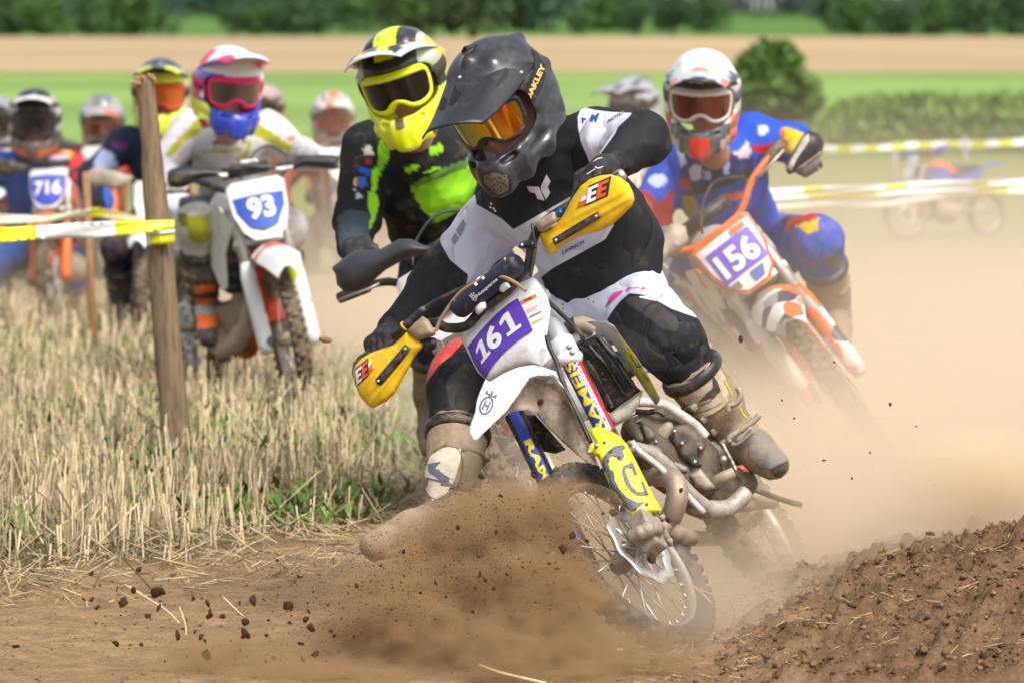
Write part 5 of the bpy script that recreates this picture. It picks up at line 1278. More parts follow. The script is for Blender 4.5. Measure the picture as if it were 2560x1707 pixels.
WJ = [[(1103, 611), (1125, 650), (1171, 688), (1150, 780), (1270, 760), (1380, 672), (1513, 599), (1535, 563), (1480, 462), (1283, 574), (1255, 548), (1192, 512), (1178, 440), (1060, 480)],
      c7((650, 100), (760, 130), (900, 150), (1120, 160), (1090, 200), (990, 290), (965, 350), (900, 440), (830, 540), (820, 570), (735, 660), (700, 560), (660, 470), (640, 420), (618, 300), (612, 200))]
BP = [c3((1010, 545), (1070, 450), (1140, 365), (1230, 288), (1350, 300), (1500, 362), (1640, 440), (2100, 600), (2200, 1300), (1300, 1300), (1060, 640)), [(900, 800), (1295, 860), (1290, 1300), (900, 1300)]]
KG = [c3((1200, 330), (1350, 310), (1500, 370), (1600, 450), (1690, 520), (1715, 610), (1680, 660), (1560, 640), (1430, 540), (1300, 450), (1190, 380)), c3((1060, 580), (1180, 610), (1400, 730), (1560, 880), (1615, 990), (1600, 1050), (1440, 1040), (1300, 900), (1200, 760)), c2((1000, 1210), (1060, 1110), (1160, 1020), (1260, 1010), (1420, 1180), (1330, 1290), (1290, 1400), (1150, 1540), (1060, 1480), (1010, 1330))]
mjersey = mat('jersey_black', (.016, .016, .019), .75, masks=[white1], dirt=(.2, .13, .07), damt=.03, dscale=12, bump=.35, bscale=700, spec=.3, folds=.05, fscale=5)
mpants = mat('trousers_white', white1, .75, masks=[(.014, .015, .02), (.05, .046, .043)], dirt=(.25, .17, .10), damt=.08, dscale=30, bump=.3, bscale=600, spec=.3, folds=.045, fscale=5.5)
boot_m = mat('boot_cream', (.36, .27, .17), .65, dirt=(.15, .095, .05), damt=.5, dscale=16, bump=.5, bscale=120)
boot_g = mat('boot_grey', (.19, .16, .13), .8, dirt=DUST, damt=.6, dscale=24, bump=.5, bscale=140)
pe = thing('person', G(1500, 1560), 'rider in black and white jersey with matt black helmet, leaning bike 161', 'person')
ST = dict(face=[(hpt(.05, 0, -.03), .062), (hpt(.118, 0, -.048), .016), (hpt(.126, 0, -.066), .013), (hpt(.10, .028, -.075), .024), (hpt(.10, -.028, -.075), .024), (hpt(.108, 0, -.095), .02), (hpt(.09, 0, -.12), .028)], b=1.06, tw=1.12, jersey_m=mjersey, jersey_a=ml(WJ), pants_m=mpants, pants_a=ml(BP, KG), boot_m=boot_m, sole_m=boot_g)
je, tr, bs = rider(pe, J, ST, .0065)
glm = mat('glove_black', (.02, .02, .022), .8, dirt=DUST, damt=.15, dscale=40, bump=.4, bscale=500)
g1 = hand(pe, P(1530, 412, 15.41), bp(1490, 470, .10), bp(1550, 440)-bp(1445, 502), bp(1490, 470, .10)-P(1530, 412, 15.41), glm, .0045, 1.1)
g2 = hand(pe, P(980, 838, 15.71), bp(968, 878, .10), bp(925, 906)-bp(1000, 852), bp(968, 878, .10)-P(980, 838, 15.71), glm, .0045, 1.1)
MB().tube([P(1545, 395, 15.45), P(1527, 418, 15.39)], [.040, .038], 16).build('glove_cuff', glm, pe); MB().tube([P(986, 826, 15.73), P(976, 846, 15.70)], [.036, .035], 16).build('glove_cuff', glm, pe)
decal('glove_print', [c7((690, 730), (770, 680), (780, 655), (800, 672), (855, 655), (852, 664), (800, 682), (778, 670), (775, 690), (700, 738)), c7((745, 620), (790, 585), (845, 572), (842, 582), (795, 594), (752, 628))], [g1], mat('print_cream', (.6, .5, .38), .6), pe, .001, 4)
# prints on the jersey and trousers
decal('chest_mark', [c7((268, 850), (322, 735), (360, 800), (335, 855), (356, 905), (318, 970), (270, 880)), c7((135, 845), (250, 850), (306, 980), (235, 965), (215, 910), (165, 900))], [je], mat('print_lilac', (.55, .55, .66), .6), je, .0016, 6)
decal('lettering', [text_px('LAVNCH', c7((470, 1485))[0], np.array((205, -105))/3.7333, np.array((-5, -34))/3.7333, .01)], [je], blk, je, .0016)
decal('lettering', [text_px('MOTO', c7((885, 262))[0], np.array((150, -90))/3.7333, np.array((12, -42))/3.7333, .05)], [je], greyp, je, .0016)
decal('sleeve_mark', [c7((722, 235), (745, 165), (775, 190), (800, 160), (815, 165), (790, 240), (770, 245), (770, 215), (745, 240)), c7((655, 255), (650, 205), (690, 212), (690, 222), (665, 222), (668, 250))], [je], mat('print_navy', (.015, .07, .25), .6), je, .0016, 4)
decal('sleeve_dots', [[(1178+a+3*math.cos(q), 506+b+3*math.sin(q)) for q in (0, 1, 2, 3, 4, 5)] for a, b in ((50, 4), (48, 13), (56, 16), (60, 22))], [je], wprint, je, .0016, 3)
decal('sleeve_print', [[(1140, 575), (1158, 548), (1164, 560), (1150, 592)], [(1128, 600), (1138, 582), (1146, 596), (1136, 612)]], [je], mat('print_ash', (.22, .24, .26), .7), je, .0016, 5)
decal('pink_print', [c3((990, 425), (1030, 340), (1075, 285), (1140, 262), (1168, 262), (1160, 280), (1080, 350), (1040, 390)), c3((1180, 270), (1215, 230), (1260, 232), (1330, 222), (1320, 232), (1240, 244), (1200, 268)), c3((1335, 248), (1370, 225), (1392, 245), (1360, 246)), c3((515, 190), (540, 235), (580, 258), (545, 272), (515, 262))], [tr], pink, tr, .0016, 5)
decal('knee_print', [c3((1320, 325), (1345, 315), (1420, 325), (1500, 358), (1480, 362), (1420, 350), (1385, 342), (1345, 336))], [tr], wprint, tr, .0016, 4)
decal('trouser_dots', [[(x+2.2*math.cos(q), y+2.2*math.sin(q)) for q in (0, 1, 2, 3, 4, 5)] for x, y in c3((828, 345), (578, 397), (578, 437), (875, 372), (1125, 38), (1230, 68))], [tr], blk, tr, .0016, 3)
# ------------------------------------------------------------------ helmet
scuff = mat('scuffed_black', (.022, .022, .026), .32, dirt=(.13, .125, .13), damt=.30, dscale=15, coat=.25, bump=.08, bscale=200)
satin = mat('satin_black', (.020, .020, .024), .42, dirt=(.12, .115, .115), damt=.12, dscale=24)
def lensf(a, z):
    t = (a+58)/116; k = np.array([(.12, .20, .01), (.16, .22, .01), (.38, .36, .01), (.66, .42, .01), (.72, .30, .006), (.70, .17, .004), (.60, .15, .004), (.22, .28, .01)]); return tuple(np.array([np.interp(t, (0, .3, .42, .55, .68, .8, .9, 1), k[:, i]) for i in range(3)]))
sh_, pk_, ln_, fr_, stp_, HT = helmet(pe, HC, hf, hl, 1.09, lambda V_: np.tile((.02, .02, .022), (len(V_), 1)), .0055, black_pl, lensf, (.016, .016, .017), shell_m=scuff, peak_m=satin, peak_up=-.06, lens_m=mat('mirror_lens', (0, 0, 0), .12, attr=True, metal=.75, coat=1))

hs_ = [sh_]
bpy.data.objects.remove(stp_)
SB = mat('strap_black', (.016, .016, .017), .8, bump=.3, bscale=500)
st_ = decal('goggle_strap', [c1((915, 640), (990, 745), (1060, 650), (1130, 520), (1162, 400), (1150, 330), (1085, 225), (1025, 185), (1058, 270), (1056, 380), (1005, 500), (945, 600))], hs_, SB, sh_, .006, 6)
decal('lettering', [text_px('OAKLEY', c1((1010, 668))[0], np.array((150, -330))/3.5636, np.array((-46, -22))/3.5636, .05)], [st_], mat('print_gold', (.72, .46, .12), .5), sh_, .0015)
hat = [c1((960+i*13, 640-i*26), (968+i*13, 634-i*26), (992+i*12, 668-i*26), (984+i*12, 672-i*26)) for i in (0, 1, 2, 5, 6, 9)]+[c1((1040+i*14, 640-i*30), (1048+i*14, 634-i*30), (1072+i*11, 650-i*36), (1064+i*11, 656-i*36)) for i in (0, 1, 4, 5, 8)]
for q in hat: decal('strap_stripe', [q], [st_], mat('print_ash2', (.20, .20, .21), .7), sh_, .0012, 5)
# mouth vent, chin slots, screws, camera mount
vm = bpy.data.materials.new('vent_mesh'); vm.use_nodes = True; t = vm.node_tree; N = t.nodes.new; L_ = t.links.new; b_ = t.nodes['Principled BSDF']; b_.inputs['Roughness'].default_value = .6
tc = N('ShaderNodeTexCoord'); vo = N('ShaderNodeTexVoronoi'); vo.inputs['Scale'].default_value = 150; L_(tc.outputs['Object'], vo.inputs['Vector']); cr = N('ShaderNodeValToRGB'); L_(vo.outputs['Distance'], cr.inputs[0]); cr.color_ramp.elements[0].position = .25; cr.color_ramp.elements[0].color = (.006, .006, .006, 1); cr.color_ramp.elements[1].position = .5; cr.color_ramp.elements[1].color = (.16, .13, .09, 1); L_(cr.outputs[0], b_.inputs['Base Color'])
decal('mouth_vent_rim', [c1((575, 1300), (690, 1265), (845, 1300), (848, 1470), (745, 1520), (690, 1500), (585, 1400))], hs_, satin, sh_, .0025, 6)
decal('mouth_vent', [c1((605, 1318), (695, 1290), (822, 1318), (825, 1452), (740, 1490), (700, 1480), (612, 1385))], hs_, vm, sh_, .0035, 6)
decal('chin_slot', [c1((712, 1205), (740, 1175), (905, 1118), (915, 1130), (890, 1165), (740, 1212))], hs_, blk, sh_, .0012, 6); decal('chin_slot', [c1((508, 1258), (530, 1245), (560, 1258), (558, 1278), (520, 1276))], hs_, blk, sh_, .0012, 5)
decal('cheek_ridge', [c1((1095, 700), (1120, 740), (1090, 860), (1000, 1040), (905, 1130), (895, 1110), (990, 1000), (1060, 860))], hs_, satin, sh_, .003, 6)
for x, y in c1((390, 447), (936, 402)):
    dv_ = (P(x, y, 10)-CAMP).normalized(); hit = [bvh(o_).ray_cast(CAMP, dv_) for o_ in (sh_, pk_)]; dd_ = min(h[3] for h in hit if h[0] is not None); p_ = CAMP+dv_*dd_
    MB().tube([p_-dv_*.005, p_-dv_*.003, p_+dv_*.004], [.0045, .0062, .0066], 14).build('peak_screw', screw_m, sh_)
def shd(x, y):
    h_ = bvh(sh_).ray_cast(CAMP, (P(x, y, 10)-CAMP).normalized()); return h_[0].y if h_[0] is not None else 15.46
trace('camera_mount', c1((402, 215), (440, 165), (540, 128), (552, 150), (520, 205), (450, 248), (415, 246)), lambda x, y: shd(x, y), black_pl, sh_, .016, .01, 8, 5)
trace('camera_clip', c1((405, 205), (430, 160), (448, 170), (440, 215), (412, 225)), lambda x, y: shd(x, y)-.012, black_pl, sh_, .012, .012, 5, 4)
decal('peak_slot', [c1((705, 520), (800, 355), (828, 380), (815, 430), (730, 520))], [pk_], mat('slot_dark', (.006, .006, .007), .7), sh_, .0012, 6)
decal('peak_slot', [c1((155, 730), (205, 590), (280, 640), (250, 735))], [pk_], mat('slot_dark', (.006, .006, .007), .7), sh_, .0012, 6); decal('peak_slot', [c1((285, 690), (350, 500), (365, 560), (400, 580), (330, 690))], [pk_], mat('slot_dark', (.006, .006, .007), .7), sh_, .0012, 6)
# ------------------------------------------------------------------ boot plates and buckles
bl_, br_ = bs[0], bs[1]
cream = mat('plate_cream', (.60, .47, .32), .5, dirt=(.22, .14, .075), damt=.40, dscale=20, bump=.3, bscale=140); gplate = mat('plate_grey', (.17, .16, .155), .6, dirt=DUST, damt=.45, dscale=22, bump=.3, bscale=160); ylw = mat('trim_yellow', (.5, .52, .02), .5)
DK = mat('plate_dark', (.035, .034, .034), .5, dirt=DUST, damt=.3, dscale=26)
decal('shin_plate', [c6((262, 135), (420, 182), (540, 160), (620, 90), (672, 15), (745, 60), (790, 120), (815, 250), (800, 300), (740, 350), (640, 395), (560, 415), (480, 340), (360, 240))], [bl_], cream, bl_, .004, 6)
decal('dark_insert', [c6((590, 320), (640, 265), (700, 215), (690, 100), (735, 170), (758, 240), (705, 295), (630, 345), (595, 345))], [bl_], DK, bl_, .006, 6)
decal('ankle_band', [c6((540, 425), (640, 402), (750, 352), (808, 285), (822, 312), (790, 360), (700, 420), (610, 452), (555, 448))], [bl_], cream, bl_, .005, 6)
decal('toe_plate', [c6((1045, 545), (1150, 530), (1230, 590), (1290, 700), (1290, 780), (1200, 850), (1060, 850), (980, 760), (985, 650))], [bl_], gplate, bl_, .004, 6)
decal('toe_cap', [c6((1150, 850), (1290, 780), (1290, 850), (1220, 925), (1170, 905))], [bl_], DK, bl_, .006, 6)
for pts, m_, r in ((((780, 150), (812, 205), (850, 285)), ylw, .003), (((905, 365), (928, 415), (962, 456)), ylw, .003), (((820, 400), (822, 360), (880, 335), (915, 270), (890, 215)), alu_dirty, .009), (((830, 640), (835, 600), (1000, 490), (1062, 425)), alu_dirty, .009), (((880, 640), (1000, 520)), alu_dirty, .006), (((840, 660), (900, 650), (1015, 560)), gplate, .007)):
    MB().tube(spline([P(x, y, 15.60) for x, y in c6(*pts)], 4), r, 8).build('buckle', m_, bl_)
decal('shin_plate', [c8((612, 430), (720, 370), (820, 352), (855, 380), (850, 470), (810, 610), (740, 730), (630, 790), (575, 700), (570, 560))], [br_], mat('plate_pale', (.66, .56, .43), .5, dirt=(.25, .16, .09), damt=.3, dscale=26, bump=.3, bscale=140), br_, .005, 6)
decal('plate_edge', ringpolys(c8((712, 560))[0], 50, 72, 3, .35, n=26), [br_], mat('edge_brown', (.2, .14, .08), .7), br_, .0062, 5)
decal('boot_mark', [c8((590, 500), (697, 478), (650, 530), (770, 610), (755, 660), (605, 620), (585, 680), (560, 690), (575, 600), (690, 625), (600, 560))], [br_], greyp, br_, .0068, 6)
decal('calf_panel', [c8((900, 390), (1010, 380), (1110, 420), (1130, 520), (1060, 620), (900, 680), (850, 640))], [br_], mat('mesh_tan', (.33, .25, .16), .9, bump=1, bscale=260), br_, .004, 6)
decal('ankle_plate', [c8((620, 800), (740, 745), (775, 790), (740, 820), (640, 840))], [br_], gplate, br_, .005, 6)
# more of the engine side
mt1 = mat('case_alu', (.25, .235, .21), .5, metal=.5, dirt=(.22, .15, .085), damt=.5, dscale=24, bump=.4, bscale=90)
for pp, m_, d_, f in ((((10, 470), (60, 440), (140, 560), (150, 640), (90, 640), (20, 540)), mt1, 15.48, .02), (((130, 480), (230, 540), (250, 610), (190, 640), (140, 590)), mt1, 15.50, .025), (((180, 650), (280, 680), (310, 740), (260, 760), (190, 700)), mt1, 15.49, .02), (((240, 560), (340, 480), (390, 520), (350, 620), (270, 640)), alu_dirty, 15.53, .02), (((560, 780), (640, 740), (700, 800), (720, 880), (640, 860)), DK, 15.6, .02), (((640, 640), (720, 640), (790, 720), (800, 800), (720, 860), (660, 760)), mt1, 15.66, .02), (((760, 660), (790, 660), (890, 850), (870, 880), (840, 820)), alu, 15.58, .01), (((380, 780), (500, 830), (520, 880), (430, 900), (370, 850)), mt1, 15.52, .02)):
    trace('engine_cover', c6(*pp), lambda x, y: d_, m_, bk, f, .02, 8, 6, 2)
for x, y, r in ((395, 560, 6), (555, 800, 7), (600, 690, 6), (455, 655, 6), (780, 780, 12), (250, 640, 5), (330, 870, 5)):
    p_ = P(*c6((x, y))[0], 15.49); MB().tube([p_, p_+Vector((0, .02, 0))], [r*.0009, r*.001], 10).build('bolt', screw_m, bk)
for i in range(5):
    a_, b2 = c6((20+i*26, 470+i*36), (110+i*26, 430+i*36)); MB().tube([P(*a_, 15.50), P(*b2, 15.50)], .0035, 6).build('cooling_fin', mt1, bk)
# ================================================================== the bikes and riders behind
tmpl = thing('motocross_bike', (0, 0, 0), '', 'motorbike')
I_T = MT(Matrix.Identity(4))
o_white = mat('plastic_white', (.74, .74, .73), .4, dirt=DUST, damt=.25, dscale=16); o_orange = mat('plastic_orange', (.72, .13, .008), .42, dirt=DUST, damt=.22, dscale=16)
o_black = mat('plastic_dark', (.022, .022, .024), .45, dirt=DUST, damt=.25, dscale=16); o_dusty = mat('plastic_dusty', (.45, .4, .34), .7, dirt=DUST, damt=.6, dscale=10); o_blue = mat('plastic_blue', (.02, .08, .42), .45, dirt=DUST, damt=.3, dscale=14); o_red = mat('plastic_red', (.55, .03, .02), .45, dirt=DUST, damt=.2); o_lime = mat('plastic_lime', (.35, .6, .02), .4, dirt=DUST, damt=.15)
MST = dict(frame=o_orange, tank=o_white, seat=o_black, shroud=o_white, side=o_white, pipe=alu_dirty, fork=alu, guard=o_white, fender=o_orange, plate=o_white, bar=o_black, hand=o_black)
bike_body(I_T, tmpl, MST, .02); PLT, TFT = bike_front(I_T, tmpl, MST, -.16)
PC, PUP, PFW = Vector((.52, 0, .85)), Vector((-.30, 0, .954)), Vector((.954, 0, .30))
def kit(name, cols, scale):
    m = bpy.data.materials.new(name); m.use_nodes = True; t = m.node_tree; b = t.nodes['Principled BSDF']; b.inputs['Roughness'].default_value = .45
    tc = t.nodes.new('ShaderNodeTexCoord'); v = t.nodes.new('ShaderNodeTexVoronoi'); v.inputs['Scale'].default_value = scale; t.links.new(tc.outputs['Object'], v.inputs['Vector'])
    sp = t.nodes.new('ShaderNodeSeparateColor'); t.links.new(v.outputs['Color'], sp.inputs[0]); r = t.nodes.new('ShaderNodeValToRGB'); r.color_ramp.interpolation = 'CONSTANT'; t.links.new(sp.outputs[0], r.inputs[0])
    e = r.color_ramp.elements; e[0].position = 0; e[0].color = (*cols[0][1], 1); e[1].position = cols[1][0]; e[1].color = (*cols[1][1], 1)
    for p, c in cols[2:]: q = e.new(p); q.color = (*c, 1)
    t.links.new(r.outputs[0], b.inputs['Base Color']); return m
kit_o = kit('graphic_orange', [(0, (.62, .60, .57)), (.42, (.70, .14, .02)), (.62, (.30, .28, .26)), (.78, (.66, .64, .6)), (.92, (.05, .05, .06))], 13)
kit_9 = kit('graphic_white', [(0, (.72, .72, .71)), (.5, (.74, .5, .03)), (.6, (.72, .12, .01)), (.74, (.74, .74, .73))], 9)
kit_f = kit('graphic_fork', [(0, (.72, .72, .71)), (.6, (.50, .55, .02)), (.72, (.72, .72, .71)), (.9, (.12, .12, .13))], 12)
def attach(o, root, M):
    o.parent = root; o.matrix_parent_inverse = M.inverted()
def bike_matrix(px, d, yaw, lean, scale=1.0):
    y, p = R_(yaw), R_(lean)
    hx = Vector((-math.sin(y), -math.cos(y), 0)); n = Vector((math.cos(y)*math.cos(p), -math.sin(y)*math.cos(p), math.sin(p))); u = hx.cross(n)
    M = Matrix((hx, n, u)).transposed().to_4x4()
    c = Vector(((px-1280)*d/FPX, d, 0)); M3 = M.to_3x3()*scale
    M = M3.to_4x4(); M.translation = c-M3@Vector((.62, 0, 0))
    return M
_last = ['']
def place_bike(px, d, yaw, lean, mats, label, number=None, panel=None, scale=1.0, group=None, dy=0, guards=True, digit_m=None):
    r = copy_tree(tmpl)
    r.matrix_world = bike_matrix(px, d, yaw, lean, scale); tag(r, label, 'motorbike', group)
    if '_o' in r: del r['_o']
    r.location.z += dy
    for ch in list(r.children):
        nm = ch.name.split('.')[0]
        if nm == 'hand_guard' and not guards:
            bpy.data.objects.remove(ch); continue
        if nm in mats: ch.material_slots[0].link = 'OBJECT'; ch.material_slots[0].material = mats[nm]
    def onplate(v2, lift): return [TFT(*(PC+Vector((0, a, 0))+PUP*b+PFW*(.006+lift-1.6*a*a))) for a, b in v2]
    def put(nm, v, f, m, lift):
        o = mk(nm, [tuple(x) for x in onplate(v, lift)], f, m, None, False); o.parent = r
    for j, panel in enumerate(panel if isinstance(panel, list) else [panel] if panel else []):
        out = panel[0]; v, f = tri_px([(a*1000, b*1000) for a, b in out], 15)
        put('number_panel', [(a/1000, b/1000) for a, b in v], f, panel[1], .003+.002*j)
    if number:
        v, f, w_ = text2d(number, .035); hgt = .095; wd = min(.175, w_*hgt)
        put('digits', [(-wd/2+a/w_*wd, -.045+b*hgt) for a, b in v], f, digit_m or wprint, .008)
    _last[0] = r.name
    return r
SHIELD = [(-.11, .06), (.11, .06), (.10, .0), (.06, -.07), (0, -.09), (-.06, -.07), (-.10, .0)]
BOXP = [(-.095, .07), (.095, .07), (.095, -.06), (-.095, -.06)]
cloth = mat('cloth', (.5, .5, .5), .8, folds=.02, fscale=8, attr=True, bump=.3, bscale=300, spec=.25, dirt=DUST, damt=.03, dscale=9)
cloth_d = mat('cloth_dusty', (.5, .5, .5), .85, folds=.02, fscale=8, attr=True, bump=.3, bscale=300, spec=.2, dirt=DUST, damt=.35, dscale=6)
bootp = mat('boot_painted', (.5, .5, .5), .6, attr=True, dirt=DUST, damt=.3, dscale=14)
dark_lens = lambda a, z: (.012, .010, .010)
red_lens = lambda a, z: (.22, .03, .012)
def solid(c): return lambda V_: np.tile(np.array(c, float), (len(V_), 1))
def hp(base, *rules):
    """helmet colours from local coordinates"""
    def f(V_):
        c = np.tile(np.array(base, float), (len(V_), 1))
        for cond, colr in rules: c[cond(V_[:, 0], V_[:, 1], V_[:, 2])] = colr
        return c
    return f
def person(label, J, st, hel, h=.016, gm=None, hands=True, s=1.05):
    fx, fy, fd = J['pelvis']; root = thing('person', ((fx-1280)*fd/FPX, fd, 0), label, 'person')
    je, tr, bs = rider(root, J, st, h)
    helmet(root, P(*J['head']), hel['f'], hel['l'], hel['s'], hel['p'], hel.get('h', .009), hel.get('gog'), hel.get('lens', dark_lens), hel.get('strap', (.03, .03, .03)), hel.get('pp'), ridge=hel.get('ridge', True), peak_up=hel.get('pu', 0.0))
    if hands:
        for q in 'LR':
            if 'wr'+q in J and 'gr'+q in J:
                w_, g_ = P(*J['wr'+q]), P(*J['gr'+q]); ax = Vector((1 if q == 'L' else -1, .15, J.get('tilt', (0,))[0]*(1 if q == 'L' else -1)))
                hand(root, w_, g_, ax, g_-w_, gm or glm, .010, s)
    # chest protector collar
    return root, je, tr, bs
NEON, LIME = (.72, .82, .008), (.30, .72, .02)
# ------------------------------------------------------------------ neon rider
cn = crop(820, 420, 2.7024); cn1 = crop(820, 40, 3.7333)
Jn = dict(head=(1008, 192, 18.35), neck=(1040, 345, 18.7), chest=(1060, 440, 18.9), belly=(1095, 560, 19.1), pelvis=(1130, 650, 19.3), shR=(925, 375, 18.85), elR=(893, 545, 18.75), wrR=(882, 620, 18.35), grR=(905, 640, 18.15), shL=(1190, 385, 19.0), elL=(1290, 500, 18.9), wrL=(1330, 480, 18.5),
          hipR=(1090, 690, 19.2), knR=(1095, 820, 18.8), anR=(1095, 1050, 18.9), toR=(1080, 1110, 18.6), hipL=(1200, 680, 19.3), knL=(1290, 760, 19.0), anL=(1310, 1000, 19.2), toL=(1310, 1050, 18.9), tilt=(.45,))
jn = paint((.014, .015, .016), [(cn((555, 120), (800, 40), (990, -40), (1010, 80), (960, 250), (880, 300), (730, 375), (640, 290), (580, 190)), LIME), (cn((560, 120), (700, 40), (980, -80), (990, -20), (700, 90), (600, 140)), (.12, .26, .05)),
      (cn((290, 0), (345, 60), (325, 170), (345, 250), (320, 350), (270, 440), (235, 480), (245, 440), (290, 330), (262, 225), (300, 110)), LIME), (cn((60, 330), (140, 280), (285, 300), (275, 480), (80, 640)), (.05, .075, .09)),
      (cn1((470, 1160), (560, 1150), (570, 1330), (480, 1480), (440, 1568), (400, 1568), (470, 1350)), LIME), (cn1((700, 1420), (840, 1380), (850, 1410), (740, 1480)), LIME), (cn1((940, 1230), (1060, 1190), (1080, 1270), (960, 1310)), LIME), (cn1((880, 1460), (1050, 1400), (1060, 1430), (900, 1480)), LIME),
      (cn1((330, 1250), (400, 1200), (430, 1290), (350, 1310)), (.6, .6, .6)), (cn1((340, 1340), (420, 1330), (410, 1380), (345, 1370)), (.35, .02, .03)), (cn1((290, 1400), (400, 1440), (400, 1490), (280, 1470)), (.02, .08, .4)), (cn1((250, 1520), (310, 1500), (300, 1600), (245, 1580)), (.7, .5, .02)), (cn((190, 60), (260, 60), (265, 130), (200, 130)), (.05, .12, .5)), (cn((180, 150), (230, 190), (190, 220)), (.5, .5, .5))])
stn = dict(b=1.12, jersey_m=cloth, jersey_p=jn, pants_m=cloth, pants_p=solid((.012, .017, .05)), boot_m=mat('boot_brown', (.12, .09, .06), .7, dirt=DUST, damt=.5, dscale=14), sole_m=boot_g)
def neon_p(V_):
    x, y, z = V_.T; c = np.tile((.02, .021, .024), (len(V_), 1)); c[z < -.045] = NEON; c[(np.abs(y) < .034) & (z > .09)] = NEON; c[(np.abs(y) > .085) & (z > .0)] = (.45, .48, .42); c[(np.abs(y) > .10) & (z > -.03) & (x < .02)] = (.55, .5, .05)
    c[(x > .15) & (np.abs(y) < .012) & (z < -.06) & (z > -.105)] = (.05, .05, .05); c[(z < -.14) & (np.abs(y) > .075)] = (.03, .03, .025); return c
def neon_pk(V_):
    x, y, z = V_.T; c = np.tile((.022, .024, .03), (len(V_), 1)); c[np.abs(y) > .082] = (.62, .66, .6); c[(np.abs(y) < .05)] = NEON; c[(np.abs(y) < .02) & (x > .16)] = (.03, .03, .035); c[x > .265] = (.6, .6, .58); return c
hn = dict(f=camvec(-.17, -.93, -.32), l=camvec(.94, -.10, .30), s=1.09, p=neon_p, pp=neon_pk, gog=mat('goggle_neon', (.72, .82, .01), .4), lens=dark_lens, strap=(.04, .04, .03), h=.006, pu=.0)
pn, *_ = person('rider with neon yellow and black helmet in lime and black jersey behind bike 161', Jn, stn, hn, .010)
nbk = place_bike(1400, 18.15, 8, 27, dict(frame=o_black, fuel_tank=o_black, radiator_shroud=o_lime, side_panel=o_black, rear_fender=o_lime, front_fender=o_red, fork_guard=o_black, hand_guard=o_black, number_plate=o_white), 'lime and black motocross bike mostly hidden behind the leading bike', panel=(BOXP, purple), guards=False)
gd = fdep(950, 640, 17.9)
og = trace('wide_hand_guard', cn((25, 675), (90, 620), (180, 560), (260, 555), (360, 545), (480, 480), (560, 480), (640, 520), (690, 530), (680, 570), (600, 590), (480, 640), (390, 690), (300, 770), (200, 835), (110, 840), (60, 790), (50, 720)), lambda x, y: 17.9-.0006*(x-950), mat('guard_black', (.035, .036, .042), .5, bump=.1, bscale=100), None, .06, .0, 40, 9)
og.name = 'hand_guard'; og.parent = nbk; og.matrix_parent_inverse = bike_matrix(1400, 18.15, 8, 27).inverted()
# ------------------------------------------------------------------ rider and bike 93
c9 = crop(380, 90, 3.921); c93 = crop(400, 380, 2.8); OL = (.36, .36, .02); LG = (.54, .52, .53)
J9 = dict(head=(570, 212, 23.95), neck=(570, 330, 24.2), chest=(580, 410, 24.5), belly=(585, 490, 24.7), pelvis=(590, 560, 24.8), shR=(478, 325, 24.45), elR=(402, 415, 24.3), wrR=(432, 455, 23.85), grR=(440, 462, 23.7), shL=(672, 325, 24.45), elL=(752, 385, 24.3), wrL=(808, 402, 23.85), grL=(822, 405, 23.7),
          hipR=(545, 580, 24.7), knR=(492, 560, 24.15), anR=(512, 770, 24.35), toR=(520, 845, 24.05), hipL=(640, 580, 24.8), knL=(715, 570, 24.3), anL=(700, 770, 24.6), toL=(705, 840, 24.3), tilt=(.12,))
j9 = paint(LG, [(c9((120, 1160), (420, 830), (560, 790), (585, 860), (440, 960), (300, 1060), (180, 1200)), OL), (c9((930, 790), (1010, 830), (1390, 1100), (1330, 1140), (1000, 980), (925, 900)), OL), (c9((300, 1040), (420, 1010), (430, 1300), (300, 1300)), (.5, .48, .5)), (c9((490, 1125), (880, 1100), (886, 1135), (500, 1155)), OL), (c9((940, 1010), (985, 1050), (930, 1200), (830, 1240), (820, 1200), (900, 1170)), OL), (c9((580, 1040), (700, 1000), (720, 1040), (610, 1080)), (.08, .06, .05)), (c9((880, 990), (915, 990), (910, 1060), (885, 1060)), (.12, .1, .09)), (c9((1320, 1000), (1400, 970), (1410, 1010), (1340, 1040)), (.7, .2, .08))])
p9 = paint((.56, .53, .5), [(c93((185, 450), (345, 435), (352, 620), (270, 655), (200, 600)), OL), (c93((120, 430), (185, 430), (190, 540), (140, 520)), (.15, .15, .02)), (c93((420, 330), (540, 330), (520, 430), (430, 440)), OL), (c93((330, 650), (420, 640), (420, 740), (340, 740)), OL)])
b9 = paint((.02, .02, .02), [(c93((235, 935), (390, 930), (390, 980), (240, 992)), (.75, .13, .01)), (c93((240, 1025), (395, 1025), (395, 1065), (240, 1060)), (.6, .09, .01)), (c93((255, 1145), (410, 1140), (415, 1215), (255, 1245)), (.75, .14, .01)), (c93((240, 1070), (400, 1070), (400, 1140), (240, 1140)), (.35, .33, .3)), (c93((210, 800), (380, 790), (380, 900), (220, 910)), (.12, .12, .11))])
st9 = dict(b=1.0, jersey_m=cloth, jersey_p=j9, pants_m=cloth, pants_p=p9, boot_m=bootp, boot_p=b9, sole_m=boot_g)
def h93(V_):
    x, y, z = V_.T; c = np.tile((.80, .80, .84), (len(V_), 1)); c[z < -.04] = (.02, .05, .42); c[(z < .05) & (x < .05)] = (.62, .015, .16); c[(z > .0) & (z < .06) & (y < -.05) & (x > .0)] = (.16, .18, .6); c[(y < -.095) & (z < -.06) & (x > -.03)] = NEON; c[(z < -.12) & (x < .1)] = (.5, .02, .12); c[(z > .07) & (y < -.06) & (x < .03)] = (.75, .04, .08); return c
